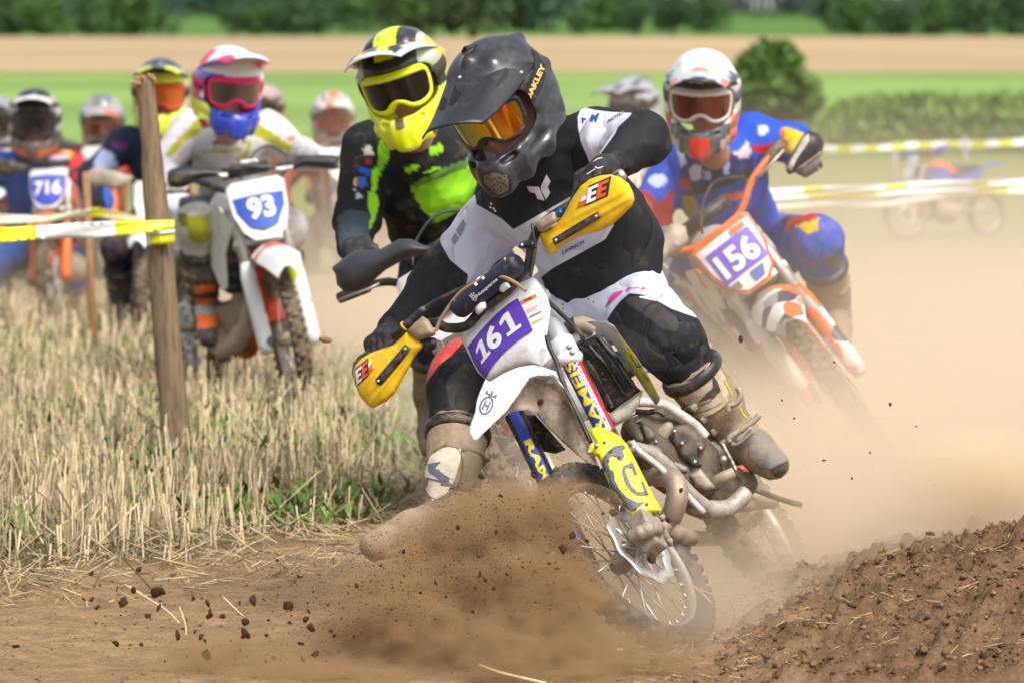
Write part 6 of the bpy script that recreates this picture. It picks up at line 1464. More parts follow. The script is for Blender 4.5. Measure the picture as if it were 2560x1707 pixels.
def k93(V_):
    x, y, z = V_.T; c = np.tile((.82, .81, .84), (len(V_), 1)); c[(x > .2) & (y < -.04) & (x < .26)] = (.8, .3, .02); c[(x > .17) & (y < -.06)] = (.75, .02, .2); c[(x < .16) & (y < -.06)] = (.25, .27, .65); c[(y > .075)] = (.8, .2, .2); return c
h9 = dict(f=camvec(.30, -.92, -.22), l=camvec(.93, .30, -.02), s=1.10, p=h93, pp=k93, gog=mat('goggle_pink', (.80, .01, .13), .4), lens=lambda a, z: (.13, .08, .07), strap=(.5, .01, .1), h=.008, pu=.01)
r9, *_ = person('rider in white and olive kit with white, blue and pink helmet on bike 93', J9, st9, h9, .012, mat('glove_white', (.6, .58, .58), .8))
place_bike(745, 23.75, -21, 7, dict(frame=o_orange, fuel_tank=o_white, radiator_shroud=o_white, side_panel=o_white, rear_fender=o_white, front_fender=kit_9, fork_guard=kit_f, hand_guard=o_black, handlebar=o_black, inner_fender=mat('panel_red', (.62, .05, .01), .45)), 'white and orange motocross bike number 93 behind the wooden post', '93', (SHIELD, mat('plate_blue', (.02, .075, .42), .4)), guards=False)
b93 = bpy.context.scene.objects[_last[0]]; m93 = bike_matrix(745, 23.75, -21, 7)
for nm_, pp in (('hand_guard', c9((1310, 1310), (1400, 1210), (1480, 1170), (1800, 1170), (1840, 1200), (1820, 1290), (1760, 1310), (1500, 1290), (1400, 1310))), ('hand_guard', c9((150, 1330), (170, 1480), (330, 1480), (480, 1400), (650, 1380), (740, 1350), (640, 1310), (400, 1290), (250, 1290))), ('bar_pad', c9((735, 1290), (850, 1250), (1200, 1250), (1380, 1200), (1300, 1290), (1000, 1330), (760, 1370)))):
    attach(trace(nm_, pp, 23.25, o_black, None, .05, .02, 16, 8, 2), b93, m93)
for pp in (c9((860, 1225), (1030, 1205), (1045, 1240), (870, 1270)), c9((1200, 1290), (1380, 1270), (1380, 1310), (1220, 1335)), c9((640, 1350), (740, 1345), (745, 1390), (660, 1400))):
    attach(trace('bar_clamp', pp, 23.2, o_white, None, .02, .01, 6, 5), b93, m93)
# ------------------------------------------------------------------ rider and bike 156
ca = crop(1600, 100, 3.41); cb = crop(1600, 480, 3.2667); BL, NV, RD, YL, OR = (.015, .075, .50), (.012, .02, .11), (.50, .008, .012), (.80, .52, .02), (.75, .16, .01)
J5 = dict(head=(1756, 232, 20.75), neck=(1785, 385, 21.1), chest=(1800, 450, 21.35), belly=(1835, 545, 21.6), pelvis=(1865, 620, 21.8), shL=(1885, 345, 21.25), elL=(1985, 362, 21.25), wrL=(2015, 398, 20.8), grL=(2022, 410, 20.6), shR=(1692, 405, 21.4), elR=(1632, 515, 21.3), wrR=(1650, 600, 20.9), grR=(1660, 612, 20.7),
          hipL=(1940, 615, 21.75), knL=(2045, 600, 21.2), anL=(2085, 790, 21.5), toL=(2100, 860, 21.2), hipR=(1830, 660, 21.7), knR=(1735, 690, 21.2), anR=(1690, 880, 21.4), toR=(1680, 930, 21.1), tilt=(.6,))
ov = [(150+78*math.cos(q), 1200+58*math.sin(q)) for q in np.linspace(0, 6, 9)]; ov2 = [(1045+50*math.cos(q), 765+45*math.sin(q)) for q in np.linspace(0, 6, 9)]
j5 = paint(BL, [(ca((-40, 1290), (70, 1290), (160, 1400), (275, 1270), (300, 1700), (-40, 1700)), RD), (ca((-40, 1400), (90, 1400), (150, 1700), (-40, 1700)), YL), (ca((20, 1320), (100, 1400), (140, 1568), (60, 1500)), OR), (ca((1195, 740), (1300, 760), (1400, 800), (1340, 980), (1220, 970)), YL), (ca((1190, 740), (1230, 745), (1240, 960), (1215, 970)), OR), (ca((950, 895), (1215, 880), (1235, 985), (960, 960)), RD),
      (ca((385, 860), (600, 980), (860, 960), (965, 1000), (965, 1150), (640, 1240), (430, 1290), (330, 1200)), NV), (ca((330, 1180), (420, 1190), (430, 1290), (340, 1260)), RD), (ca((300, 870), (345, 850), (395, 1060), (350, 1090)), (.6, .6, .68)), (ca(*ov), (.55, .6, .75)), (ca(*ov2), (.6, .65, .78)), (ca((410, 1090), (520, 1060), (535, 1180), (440, 1210)), (.6, .55, .6)), (ca((800, 970), (930, 870), (955, 990), (860, 1015)), (.6, .58, .62)), (ca((690, 1060), (760, 1050), (750, 1160), (690, 1160)), (.35, .4, .7)), (ca((540, 1120), (610, 1120), (610, 1190), (540, 1190)), (.35, .4, .7)), (ca((375, 1300), (640, 1200), (960, 1100), (962, 1165), (700, 1265), (400, 1350)), (.012, .012, .014)), (ca((640, 980), (705, 975), (705, 1235), (640, 1240)), (.015, .015, .02)), (ca((700, 1315), (880, 1290), (888, 1345), (712, 1395)), (.6, .14, .06)), (ca((360, 1330), (460, 1330), (560, 1640), (360, 1640)), (.5, .3, .03))])
p5 = paint((.02, .08, .45), [(cb((1150, 230), (1420, 160), (1470, 225), (1300, 270), (1200, 330)), RD), (cb((1270, 275), (1465, 215), (1455, 300), (1370, 345)), YL), (cb((1150, 240), (1200, 200), (1240, 180), (1180, 300)), (.03, .02, .02)), (cb((1500, 530), (1640, 500), (1660, 620), (1540, 640)), (.12, .12, .13)), (cb((350, 640), (520, 600), (520, 690), (330, 700)), RD), (cb((280, 710), (460, 690), (450, 740), (280, 770)), YL), (cb((440, 500), (560, 500), (560, 560), (420, 570)), YL), (cb((250, 780), (410, 740), (380, 1000), (250, 1000)), (.15, .19, .45))])
st5 = dict(b=1.08, jersey_m=cloth, jersey_p=j5, pants_m=cloth_d, pants_p=p5, boot_m=mat('boot_dust', (.24, .17, .11), .8, dirt=DUST, damt=.6, dscale=10), sole_m=boot_g)
def h156(V_):
    x, y, z = V_.T; c = np.tile((.72, .71, .69), (len(V_), 1)); c[(z < -.075)] = (.08, .085, .09); c[(z < -.10) & (np.abs(y) < .035) & (x > .14)] = (.65, .03, .01); c[(z < -.12) & (np.abs(y) > .07)] = (.45, .42, .4); c[(z < -.05) & (np.abs(y) > .1)] = (.55, .12, .06); c[(z > .045) & (z < .075) & (x > .05)] = (.03, .03, .03); return c
def k156(V_):
    x, y, z = V_.T; c = np.tile((.52, .53, .55), (len(V_), 1)); c[(np.abs(y) < .03) & (x < .19) & (x > .14)] = (.75, .12, .02); c[(x > .27) | (np.abs(y) > .098)] = (.03, .03, .03); c[(np.abs(y) > .075) & (x > .2) & (x < .27)] = (.65, .22, .15); return c
h5 = dict(f=camvec(-.08, -.94, -.33), l=camvec(.99, -.08, -.02), s=1.07, p=h156, pp=k156, gog=mat('goggle_white', (.70, .68, .64), .45), lens=lambda a, z: (.16, .025, .015), strap=(.1, .1, .1), h=.007, pu=-.02)
r5, *_ = person('rider in blue, red and yellow kit with white helmet on bike 156', J5, st5, h5, .012, mat('glove_grey', (.12, .12, .12), .8, dirt=DUST, damt=.2))
place_bike(2200, 20.3, -12, 34, dict(frame=o_orange, fuel_tank=o_dusty, radiator_shroud=kit_o, side_panel=kit_o, rear_fender=o_white, front_fender=kit_o, fork_guard=kit_o, hand_guard=mat('guard_bw', (.10, .10, .10), .5, dirt=(.6, .55, .5), damt=.45, dscale=9), handlebar=o_orange, seat=o_black, number_plate=o_orange), 'dust covered orange and white motocross bike number 156 at the right', '156', [([(-.115, .10), (.115, .10), (.11, .0), (.08, -.09), (.04, -.12), (-.04, -.12), (-.08, -.09), (-.11, 0)], o_white), (BOXP, mat('plate_purple', (.17, .09, .52), .4)), ([(-.09, -.07), (-.05, -.07), (-.05, -.10), (-.08, -.09)], mat('plate_grey', (.2, .2, .2), .5)), ([(.0, -.07), (.06, -.07), (.04, -.11), (.0, -.11)], mat('plate_steel', (.08, .13, .35), .5)), ([(.03, .075), (.09, .075), (.09, .095), (.03, .095)], o_orange)], dy=.10, guards=False)
bm5 = bike_matrix(2200, 20.3, -12, 34); bm5.translation.z += .10; b156 = bpy.context.scene.objects[_last[0]]
wg = mat('guard_white', (.62, .58, .52), .6, dirt=DUST, damt=.3, dscale=12)
for pp, ss_ in ((ca((1250, 1130), (1240, 1060), (1380, 820), (1440, 770), (1530, 800), (1570, 880), (1550, 980), (1440, 1060), (1330, 1130), (1270, 1150)), [ca((1252, 1090), (1390, 830), (1440, 800), (1445, 860), (1335, 1020), (1290, 1120)), ca((1330, 1105), (1400, 1050), (1540, 950), (1545, 990), (1450, 1060))]), (cb((60, 690), (60, 560), (100, 480), (250, 260), (370, 280), (400, 400), (330, 480), (200, 560), (110, 690)), [cb((270, 400), (380, 390), (385, 440), (300, 440)), cb((120, 520), (230, 460), (220, 540), (130, 600))])):
    q5 = trace('hand_guard', pp, 20.35, o_black if ss_[0][0][0] > 1900 else o_dusty, None, .05, .0, 30, 10); qs = [decal('guard_stripe', [k_], [q5], wg, None, .003, 10) for k_ in ss_]
    for k_ in [q5]+qs:
        if k_: k_.parent = b156; k_.matrix_parent_inverse = bm5.inverted()
# ------------------------------------------------------------------ farther riders
def far(hx, hy, d, x0=0, lean=0, arms=True, spread=1.0):
    k = FPX/d; q = lambda dx, dz, dd: (hx+dx*k+lean*dz*k, hy-dz*k, d+dd)
    j = dict(head=(hx, hy, d), neck=q(0, -.21, .14), chest=q(0, -.36, .3), belly=q(0, -.54, .42), pelvis=q(0, -.68, .5))
    for s, m_ in (('R', -1), ('L', 1)):
        j['sh'+s] = q(m_*.185, -.26, .28); j['el'+s] = q(m_*.36*spread, -.45, .2); j['wr'+s] = q(m_*.33*spread, -.58, -.15); j['gr'+s] = q(m_*.33*spread, -.61, -.22)
        j['hip'+s] = q(m_*.1, -.72, .4); j['kn'+s] = q(m_*.22, -.80, .0); j['an'+s] = q(m_*.19, -1.12, .2); j['to'+s] = q(m_*.19, -1.22, -.1)
    return j
def fhel(fx=0, fz=-.25, roll=0, s=1.05, **k): return dict(f=camvec(fx, -1, fz), l=camvec(1, fx, roll), s=s, h=.014, **k)
cz = crop(0, 180, 2.529)
def far_rider(label, blabel, hx, hy, d, jer, pan, hel, bmats, num=None, panel=None, yaw=0, lean=0, bx=None, boots=(.05, .05, .05), layers=(), players=(), sp=1.0, b=1.0, spread=1.0):
    J_ = far(hx, hy, d, lean=-math.tan(R_(lean))*.5, spread=spread)
    s_ = dict(b=b, jersey_m=cloth_d if d > 34 else cloth, jersey_p=paint(jer, list(layers)), pants_m=cloth_d, pants_p=paint(pan, list(players)), boot_m=bootp, boot_p=solid(boots), sole_m=boot_g)
    person(label, J_, s_, hel, .02, None)
    if blabel: place_bike(bx if bx is not None else hx, d-.65, yaw, lean, bmats, blabel, num, panel, .84)
KT = dict(frame=o_orange, fuel_tank=o_white, radiator_shroud=o_orange, side_panel=o_white, rear_fender=o_orange, front_fender=o_orange, fork_guard=o_orange, hand_guard=o_black)
far_rider('rider in blue and red kit with black and white helmet behind the tied tape', 'orange motocross bike number 716 at the left', 87, 296, 31, (.02, .09, .38), (.02, .1, .4), fhel(.04, -.22, 0, 1.10, gog=black_pl, p=hp((.02, .02, .024), (lambda x, y, z: (np.abs(y) > .08) & (z > -.05), (.5, .5, .52)), (lambda x, y, z: (z < -.09), (.10, .07, .06)), (lambda x, y, z: (z < -.13) & (np.abs(y) > .03), (.6, .12, .02))), pp=hp((.025, .027, .035), (lambda x, y, z: x > .22, (.78, .77, .76)), (lambda x, y, z: (x > .17) & (x < .22), (.75, .18, .01)))), KT, '716', ([(-.118, .085), (.118, .085), (.115, .0), (.08, -.08), (.03, -.11), (-.03, -.11), (-.08, -.08), (-.115, .0)], mat('plate_blue2', (.05, .07, .45), .4)), bx=126, boots=(.55, .12, .05),
          layers=[(cz((320, 370), (450, 430), (560, 560), (480, 720), (300, 640), (330, 480)), (.55, .03, .03)), (cz((370, 420), (440, 460), (470, 560), (400, 520)), (.75, .35, .02)), (cz((100, 480), (330, 480), (310, 600), (90, 600)), (.03, .03, .04)), (cz((120, 470), (300, 440), (300, 530), (160, 540)), (.55, .12, .06)), (cz((310, 540), (420, 520), (430, 640), (330, 640)), (.5, .45, .6))])
far_rider('rider in red kit with grey helmet beside the black and white one', 'dusty bike of the rider in red with the grey helmet', 256, 298, 36, (.62, .05, .03), (.3, .25, .2), fhel(.05, -.45, 0, 1.08, gog=mat('goggle_redd', (.4, .15, .1), .6), lens=red_lens, p=hp((.36, .35, .33), (lambda x, y, z: (np.abs(y) < .06) & (z > .05), (.18, .18, .18)), (lambda x, y, z: z < -.05, (.45, .2, .14))), pp=hp((.36, .35, .34), (lambda x, y, z: (y > .02) & (x > .22), (.6, .15, .1)))), KT, bx=250, layers=[(cz((520, 560), (620, 560), (620, 680), (500, 680)), (.75, .3, .05))])
far_rider('rider in navy kit with neon yellow helmet half hidden by the wooden post', 'bike of the navy rider behind the wooden post', 402, 228, 29, (.018, .022, .05), (.012, .018, .05), fhel(.02, -.2, 0, 1.13, gog=mat('goggle_redn', (.6, .05, .02), .4), lens=lambda a, z: (.6, .12, .01), p=hp((.70, .78, .04), (lambda x, y, z: (z > .1), (.05, .06, .09)), (lambda x, y, z: (np.abs(y) > .10), (.6, .48, .25)), (lambda x, y, z: (z < -.1), (.6, .7, .02))), pp=hp((.66, .74, .05), (lambda x, y, z: (np.abs(y) < .03), (.06, .06, .06)), (lambda x, y, z: (np.abs(y) > .07) & (x < .2), (.35, .4, .5)))), dict(KT, front_fender=o_white, fork_guard=o_black, hand_guard=o_dusty), None, None, 4, 0, 385, layers=[(cz((650, 480), (720, 540), (760, 620), (720, 700), (590, 700), (590, 560)), (.35, .4, .6)), (cz((600, 620), (720, 620), (720, 690), (600, 690)), (.05, .25, .25)), (cz((690, 460), (780, 440), (790, 500), (740, 500)), (.12, .03, .16))])
far_rider('rider with white and orange helmet in red between bike 93 and the neon rider', 'dusty red and white bike left of the neon rider', 832, 290, 36, (.45, .06, .05), (.45, .36, .3), fhel(.1, -.35, 0, 1.06, gog=mat('goggle_redd', (.4, .15, .1), .6), lens=lambda a, z: (.3, .08, .05), p=hp((.66, .64, .62), (lambda x, y, z: (np.abs(y) < .03), (.62, .16, .07)), (lambda x, y, z: (np.abs(y) > .05) & (np.abs(y) < .065), (.15, .15, .17)), (lambda x, y, z: z < -.06, (.4, .25, .2))), pp=hp((.66, .63, .6), (lambda x, y, z: np.abs(y+.04) < .02, (.62, .16, .07)))), dict(KT, front_fender=o_red, radiator_shroud=o_red, fork_guard=o_white), None, None, -8, 6, 900)
far_rider('rider with orange and grey helmet just behind the shoulder of rider 93', '', 660, 268, 38, (.45, .12, .08), (.3, .25, .2), fhel(-.1, -.3, 0, 1.05, p=hp((.42, .3, .26), (lambda x, y, z: y < -.02, (.62, .28, .03)), (lambda x, y, z: z < -.03, (.5, .16, .09)))), KT, bx=690)
far_rider('rider with plain grey helmet cut by the left picture edge', 'bike with pink and white number plate at the left picture edge', -14, 300, 35, (.06, .08, .14), (.05, .06, .08), fhel(.05, -.25, 0, 1.06, p=solid((.27, .27, .28))), dict(KT, front_fender=o_white, fork_guard=o_black), None, (SHIELD, mat('plate_pink', (.62, .42, .6), .5)), 0, 0, -6)
far_rider('rider with tilted grey helmet seen over the shoulder of the leading rider', 'dusty bike between the leading rider and bike 156', 1585, 262, 33, (.4, .36, .32), (.4, .34, .28), fhel(-.55, -.45, .1, 1.10, p=hp((.34, .34, .36), (lambda x, y, z: (np.abs(y) > .05) & (np.abs(y) < .08), (.1, .1, .11)), (lambda x, y, z: z < -.05, (.4, .38, .33))), pu=.03), dict(KT, front_fender=o_dusty, radiator_shroud=o_dusty, side_panel=o_dusty, fork_guard=o_dusty, hand_guard=o_dusty), None, None, 10, 10, 1600)
far_rider('rider in dusty red and white glimpsed under the arm of the neon rider', 'red bike glimpsed between the neon rider and the leading rider', 1000, 420, 34, (.5, .09, .06), (.5, .35, .28), fhel(0, -.4, 0, 1.0, p=solid((.6, .42, .36))), dict(KT, front_fender=o_red, radiator_shroud=o_red, number_plate=o_red), None, None, 0, 8, 1030)
# ------------------------------------------------------------------ parked minibike
place_bike(2268, 41, 52, 4, dict(frame=o_black, fuel_tank=o_orange, radiator_shroud=o_blue, side_panel=o_blue, rear_fender=o_blue, front_fender=o_blue, fork_guard=o_dusty, hand_guard=o_blue, seat=o_black), 'small blue minibike parked behind the tapes at the right', None, None, .62, None, .0)
for o in [tmpl]+list(tmpl.children_recursive): bpy.data.objects.remove(o)
# ================================================================== dirt in the air
rg = random.Random(5)
cs8 = crop(0, 1100, 2.138); cs3 = crop(1000, 1000, 2.138)
clod_single = mat('flying_clod', (.10, .05, .022), .95, bump=.9, bscale=160, var=.35, vscale=90, spec=.1)
big = [(p, r) for p, r in zip(cs8((740, 690), (715, 800), (840, 805), (490, 850), (655, 865), (1110, 870), (1355, 855), (1540, 885), (1310, 970), (1310, 1030), (1660, 1000), (620, 1085), (1105, 1145), (1620, 1170), (1770, 1020), (1425, 1040), (790, 940), (1120, 935), (950, 1040), (85, 1100), (1610, 1085), (1690, 1140)), (11, 10, 16, 8, 13, 9, 13, 19, 16, 16, 18, 11, 13, 9, 7, 7, 9, 10, 10, 8, 9, 13))]
big += [(p, r) for p, r in zip(cs3((1140, 600), (310, 680), (20, 805), (920, 720), (870, 795), (840, 900), (1085, 605), (1500, 480), (1350, 845), (540, 510), (710, 400), (435, 405), (190, 975), (1140, 1040), (840, 680), (515, 700), (1000, 750), (1430, 640)), (14, 8, 10, 10, 10, 7, 5, 8, 12, 8, 8, 8, 5, 9, 4, 6, 8, 8))]
pts = [(p[0], p[1], r, (14.2 if p[0] < 1500 else 14.5)+.35*rg.random()) for p, r in big]
for i in range(90):
    x = rg.gauss(800, 380); y = 1570+rg.gauss(0, 70)-max(0, x-900)*.35
    if x < 1430 and y < 1760: pts.append((x, y, rg.uniform(2.5, 8), 14.15+.4*rg.random()))
for (x, y, r) in ((1852, 848, 11), (2225, 1010, 4), (2175, 1130, 4), (2130, 1195, 4), (2085, 905, 4), (1700, 800, 4), (1985, 1045, 4), (2060, 1150, 4), (1955, 1000, 3), (1680, 880, 3), (2290, 1065, 3)): pts.append((x, y, r, 14.9+.4*rg.random()))
protos = []
for k in range(7):
    V_, F_ = lumps(np.zeros((1, 3)), np.array([1.0]), 2, .8, 40+k, .10); me = mk('dirt_clod', V_, F_, clod_single); protos.append(me.data); bpy.data.objects.remove(me)
for i, (x, y, r, d) in enumerate(pts):
    o = bpy.data.objects.new('dirt_clod', protos[i % 7]); COL.objects.link(o); o.location = P(x, y, d); s = r*d/FPX*1.05
    o.scale = (s*rg.uniform(.9, 1.35), s, s*rg.uniform(.7, 1.1)); o.rotation_euler = (rg.random()*6, rg.random()*6, rg.random()*6)
    if i == 22: lab, gp = 'largest brown clod flying just left of the yellow fork guard', None
    elif x > 1600: lab, gp = 'small dark clod drifting in the pale dust on the right', 'clods in the pale dust'
    elif r >= 10: lab, gp = 'large dark clod thrown up over the straw and dirt at lower left', 'large clods thrown up by the turn'
    else: lab, gp = 'small dark clod thrown up in the brown dirt spray at the bottom', 'small clods thrown up by the turn'
    tag(o, lab, 'dirt', gp)
pale = mat('pale_stone', (.52, .45, .36), .8, bump=.4, bscale=90, var=.2, vscale=60)
for x, y, r, d, lab in ((1103, 1536, 12, 14.5, 'pale round pebble flying through the brown dirt spray'), (1548, 1624, 9, 14.4, 'pale pebble below the front wheel of bike 161'), (2362, 1543, 30, 14.45, 'light flat stone lying on the soil bank at lower right')):
    V_, F_ = lumps(np.zeros((1, 3)), np.array([1.0]), 2, .7, int(x)); o = mk('stone', V_, F_, pale); o.location = P(x, y, d); s = r*d/FPX*1.1; o.scale = (s, s, s*.75); tag(o, lab, 'stone')
o = mk('flying_stone', *lumps(np.zeros((1, 3)), np.array([1.0]), 2, .7, 77), mat('ochre_stone', (.42, .26, .12), .8, bump=.3, bscale=90)); o.location = P(812, 850, 18.5); o.scale = (.026, .02, .014); tag(o, 'ochre stone flying in front of the front wheel of bike 93', 'stone')
# fine spray, uncountable
k = 11000; x = rng.normal(1090, 260, k); x = x[x < 1540]; k = len(x); y = 1480+rng.normal(0, 105, k)-np.maximum(0, x-900)*.28; d = 14.12+.55*rng.rand(k)**1.5
pos = np.array([tuple(P(a, b, c)) for a, b, c in zip(x, y, d)]); r = (.45+2.4*rng.rand(k)**6)*d/FPX*1.15
V_, F_ = lumps(pos, r, 1, .9, 8); tone = (.5+1.0*rng.rand(k))[:, None]*np.array((.11, .055, .024))
tag(mk('dirt_spray', V_, F_, clod_m, None, True, None, np.repeat(tone, len(V_)//k, 0)), 'fine dark grains of dirt thrown up by the front wheel', kind='stuff')
k = 420; x = 1480+1000*rng.rand(k); y = 700+800*rng.rand(k); d = 14.5+1.2*rng.rand(k); pos = np.array([tuple(P(a, b, c)) for a, b, c in zip(x, y, d)]); r = (.6+1.1*rng.rand(k)**3)*d/FPX
V_, F_ = lumps(pos, r, 1, .9, 9); tag(mk('drifting_grains', V_, F_, clod_m, None, True, None, np.repeat((.5+1.0*rng.rand(k))[:, None]*np.array((.12, .06, .028)), len(V_)//k, 0)), 'tiny dark grains drifting in the pale dust', kind='stuff')
# straws in the air and on the ground in front
straw_one = mat('straw_single', (.60, .46, .26), .6, var=.2, vscale=90)
for i, (pp, d, r) in enumerate(((cs8((2060, 920), (2075, 985), (2135, 1075)), 14.5, .0022), (cs3((425, 1415), (520, 1450), (640, 1480), (780, 1512)), 14.16, .0042), (cs3((1565, 990), (1620, 1035), (1668, 1085)), 14.9, .0014), (cs3((1600, 1010), (1690, 1040), (1755, 1045)), 14.9, .0011), (cs8((1880, 1165), (1920, 1205)), 14.5, .002), (cs8((1190, 835), (1300, 940)), 15.2, .0024), (cs8((665, 770), (880, 900), (960, 980)), 15.5, .0026), (cs8((960, 890), (990, 980), (995, 1040)), 15.0, .0022))):
    labs = ['curved pale straw flying above the dark dirt spray', 'thick pale straw lying at the bottom edge', 'thin straw flying right of the front wheel', 'thinner straw flying flat right of the front wheel', 'short straw scrap in the spray left of the boot', 'straw lying on the bare soil below the stubble', 'long straw slanting across the straw litter', 'upright straw standing in the bare soil at lower left']
    o = MB().tube(spline([P(a, b, d-.03*j) for j, (a, b) in enumerate(pp)], 4), r, 6).build('loose_straw', straw_one); tag(o, labs[i], 'straw')

# ------------------------------------------------------------------ dust as real volumes
def dust(name, label, lo, hi, colr, dens, step=1.0, aniso=.2, build=None, res=(60, 60, 30)):
    """a bounded cloud: density field computed on a grid by geometry nodes, lit as a real volume"""
    V_ = [(lo[0] if a else hi[0], lo[1] if b else hi[1], lo[2] if e else hi[2]) for a in (1, 0) for b in (1, 0) for e in (1, 0)]
    F_ = [(0, 1, 3, 2), (4, 6, 7, 5), (0, 4, 5, 1), (2, 3, 7, 6), (0, 2, 6, 4), (1, 5, 7, 3)]
    m = bpy.data.materials.new(name); m.use_nodes = True; t = m.node_tree
    for n in list(t.nodes):
        if n.type == 'BSDF_PRINCIPLED': t.nodes.remove(n)
    out = [n for n in t.nodes if n.type == 'OUTPUT_MATERIAL'][0]
    pv = t.nodes.new('ShaderNodeVolumePrincipled'); pv.inputs['Color'].default_value = (*colr, 1); pv.inputs['Anisotropy'].default_value = aniso; pv.inputs['Density'].default_value = dens; t.links.new(pv.outputs[0], out.inputs['Volume'])
    m.cycles.volume_step_rate = step
    o = mk(name, V_, F_, m, None, False); tag(o, label, kind='stuff')
    t = bpy.data.node_groups.new(name, 'GeometryNodeTree'); t.interface.new_socket('Geometry', in_out='OUTPUT', socket_type='NodeSocketGeometry')
    N = t.nodes.new; L = t.links.new
    pos = N('GeometryNodeInputPosition').outputs[0]; sp = N('ShaderNodeSeparateXYZ'); L(pos, sp.inputs[0])
    def val(a, sock):
        if isinstance(a, (int, float)): sock.default_value = a
        else: L(a, sock)
    def M(op, a, b=0.0, cl=False):
        n = N('ShaderNodeMath'); n.operation = op; n.use_clamp = cl; val(a, n.inputs[0]); val(b, n.inputs[1]); return n.outputs[0]
    def ss(a, e0, e1):
        n = N('ShaderNodeMapRange'); n.interpolation_type = 'SMOOTHSTEP'; val(a, n.inputs[0]); n.inputs[1].default_value = e0; n.inputs[2].default_value = e1; return n.outputs[0]
    def noise(scale, detail, stretch=(1, 1, 1), off=0):
        mp = N('ShaderNodeVectorMath'); mp.operation = 'MULTIPLY_ADD'; L(pos, mp.inputs[0]); mp.inputs[1].default_value = stretch; mp.inputs[2].default_value = (off, off, off)
        n = N('ShaderNodeTexNoise'); n.inputs['Scale'].default_value = scale; n.inputs['Detail'].default_value = detail; n.inputs['Roughness'].default_value = .62; L(mp.outputs[0], n.inputs['Vector']); return n.outputs[0]
    def blob(c_, r_):
        s_ = N('ShaderNodeVectorMath'); s_.operation = 'SUBTRACT'; L(pos, s_.inputs[0]); s_.inputs[1].default_value = c_
        d_ = N('ShaderNodeVectorMath'); d_.operation = 'DIVIDE'; L(s_.outputs[0], d_.inputs[0]); d_.inputs[1].default_value = r_
        l__ = N('ShaderNodeVectorMath'); l__.operation = 'LENGTH'; L(d_.outputs[0], l__.inputs[0]); return ss(l__.outputs['Value'], 1.0, .1)
    dn = build(dict(M=M, ss=ss, noise=noise, blob=blob, x=sp.outputs[0], y=sp.outputs[1], z=sp.outputs[2]))
    vc = N('GeometryNodeVolumeCube'); L(dn, vc.inputs['Density']); vc.inputs['Min'].default_value = lo; vc.inputs['Max'].default_value = hi
    for q, k in zip('XYZ', res): vc.inputs['Resolution '+q].default_value = k
    sm = N('GeometryNodeSetMaterial'); sm.inputs['Material'].default_value = m; L(vc.outputs[0], sm.inputs[0]); go = N('NodeGroupOutput'); L(sm.outputs[0], go.inputs[0])
    o.modifiers.new('cloud', 'NODES').node_group = t
    return o
def far_dust(k):
    M, ss = k['M'], k['ss']
    n = ss(k['noise'](.8, 3, (1, .45, 1.4)), .30, .72)
    edge = M('ADD', k['x'], M('MULTIPLY', M('SUBTRACT', k['y'], 20.0), .10)); keep = M('MAXIMUM', ss(edge, -.55, .15), ss(k['y'], 28.5, 31.5))
    hz = M('EXPONENT', M('DIVIDE', k['z'], -.185)); hz2 = M('MULTIPLY', M('EXPONENT', M('DIVIDE', k['z'], -.6)), .07)
    d = M('MULTIPLY', M('ADD', hz, hz2), M('ADD', M('MULTIPLY', n, 1.0), .35))
    d = M('ADD', d, M('MULTIPLY', k['blob']((1.25, 18.7, .1), (1.2, 1.7, .62)), M('ADD', M('MULTIPLY', n, .7), .12)))
    d = M('MULTIPLY', d, keep); d = M('MULTIPLY', d, ss(k['y'], 16.4, 17.6)); d = M('MULTIPLY', d, ss(k['y'], 34.0, 26.5)); return M('MULTIPLY', d, ss(k['z'], 1.45, 1.0))
dust('dust_cloud', 'pale tan dust hanging over the track behind the leading bike', (-6, 16.3, .0), (7, 38, 1.5), (.955, .82, .63), 2.1, 2.6, .0, far_dust, (90, 110, 34))
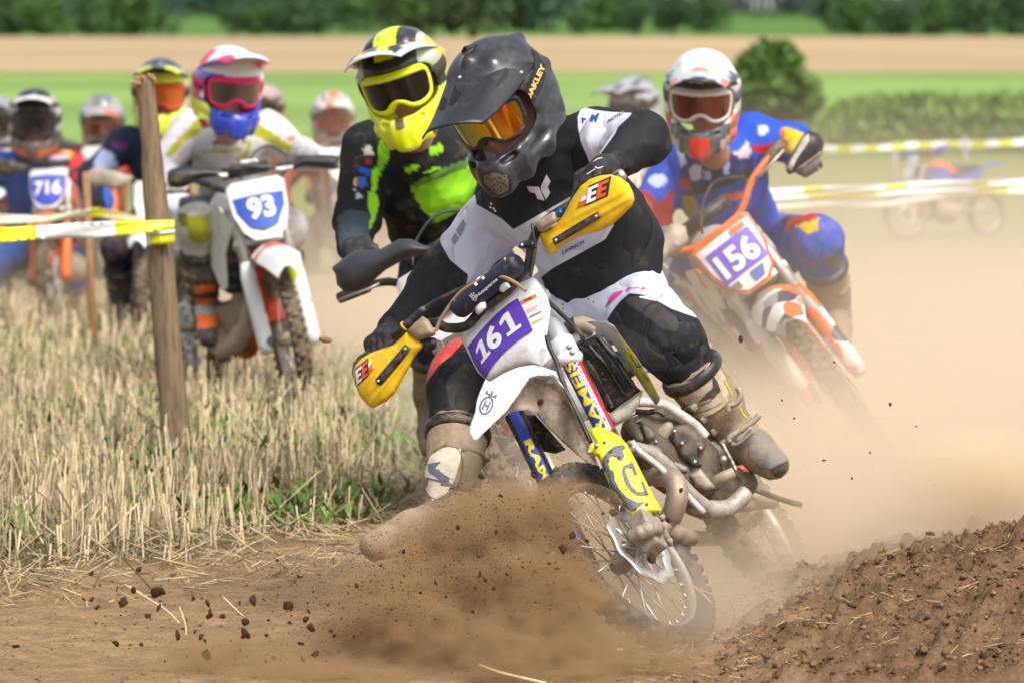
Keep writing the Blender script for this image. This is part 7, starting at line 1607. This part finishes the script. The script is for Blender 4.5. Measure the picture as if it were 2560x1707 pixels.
def near_dust(k):
    M, ss, b = k['M'], k['ss'], k['blob']
    n = ss(k['noise'](2.6, 4, (1, .7, 1.2), 3), .33, .70)
    bl = [(b((.42, 14.95, .02), (.75, .7, .30)), .75), (b((1.2, 15.9, .12), (1.3, .8, .50)), .9), (b((.75, 16.2, .1), (.7, .55, .40)), .55), (b((.15, 15.6, .1), (.8, .6, .35)), .7), (b((1.32, 15.7, .40), (.35, .35, .17)), 3.0)]
    s = 0.0
    for q, w_ in bl: s = M('ADD', s, M('MULTIPLY', q, w_))
    return M('MULTIPLY', s, M('ADD', n, .22))
dust('dust_plume', 'tan dust swirling round the wheels of bike 161', (-1.1, 14.1, .0), (2.4, 16.9, .8), (.955, .805, .60), 3.2, 2.2, .0, near_dust, (110, 88, 28))
def roost(k):
    M, ss, b = k['M'], k['ss'], k['blob']
    n = ss(k['noise'](4.2, 8, (1, .9, 1.5), 8), .42, .62)
    bl = [(P(1290, 1490, 14.65), (.26, .30, .22), 1.9), (P(1390, 1290, 14.7), (.20, .25, .12), .55), (P(1040, 1540, 14.55), (.34, .3, .16), .8), (P(620, 1650, 14.45), (.5, .3, .09), .16), (P(1180, 1310, 14.75), (.22, .25, .10), .35), (P(1420, 1560, 14.6), (.22, .3, .16), .5), (P(150, 1690, 14.3), (.5, .3, .07), .06), (P(1230, 1640, 14.35), (.36, .30, .15), .9), (P(850, 1680, 14.2), (.35, .3, .10), .22), (P(1620, 1650, 14.25), (.36, .3, .11), .13), (P(1000, 1360, 14.8), (.16, .2, .10), .22), (P(1060, 1390, 14.75), (.20, .25, .12), .22), (P(930, 1470, 14.7), (.22, .25, .10), .22), (P(1240, 1230, 14.85), (.16, .2, .06), .18)]
    s = 0.0
    for c_, r_, w_ in bl: s = M('ADD', s, M('MULTIPLY', b(tuple(c_), r_), w_))
    n2 = ss(k['noise'](15.0, 4, (1, 1, 1.3), 21), .36, .64)
    return M('MULTIPLY', M('MULTIPLY', s, M('ADD', n, .08)), M('ADD', M('MULTIPLY', n2, 1.3), .3))
dust('dirt_roost', 'dense brown burst of dirt thrown up by the front wheel', (-1.6, 13.7, .0), (.5, 15.2, .62), (.53, .365, .20), 64.0, 2.8, .0, roost, (250, 140, 76))
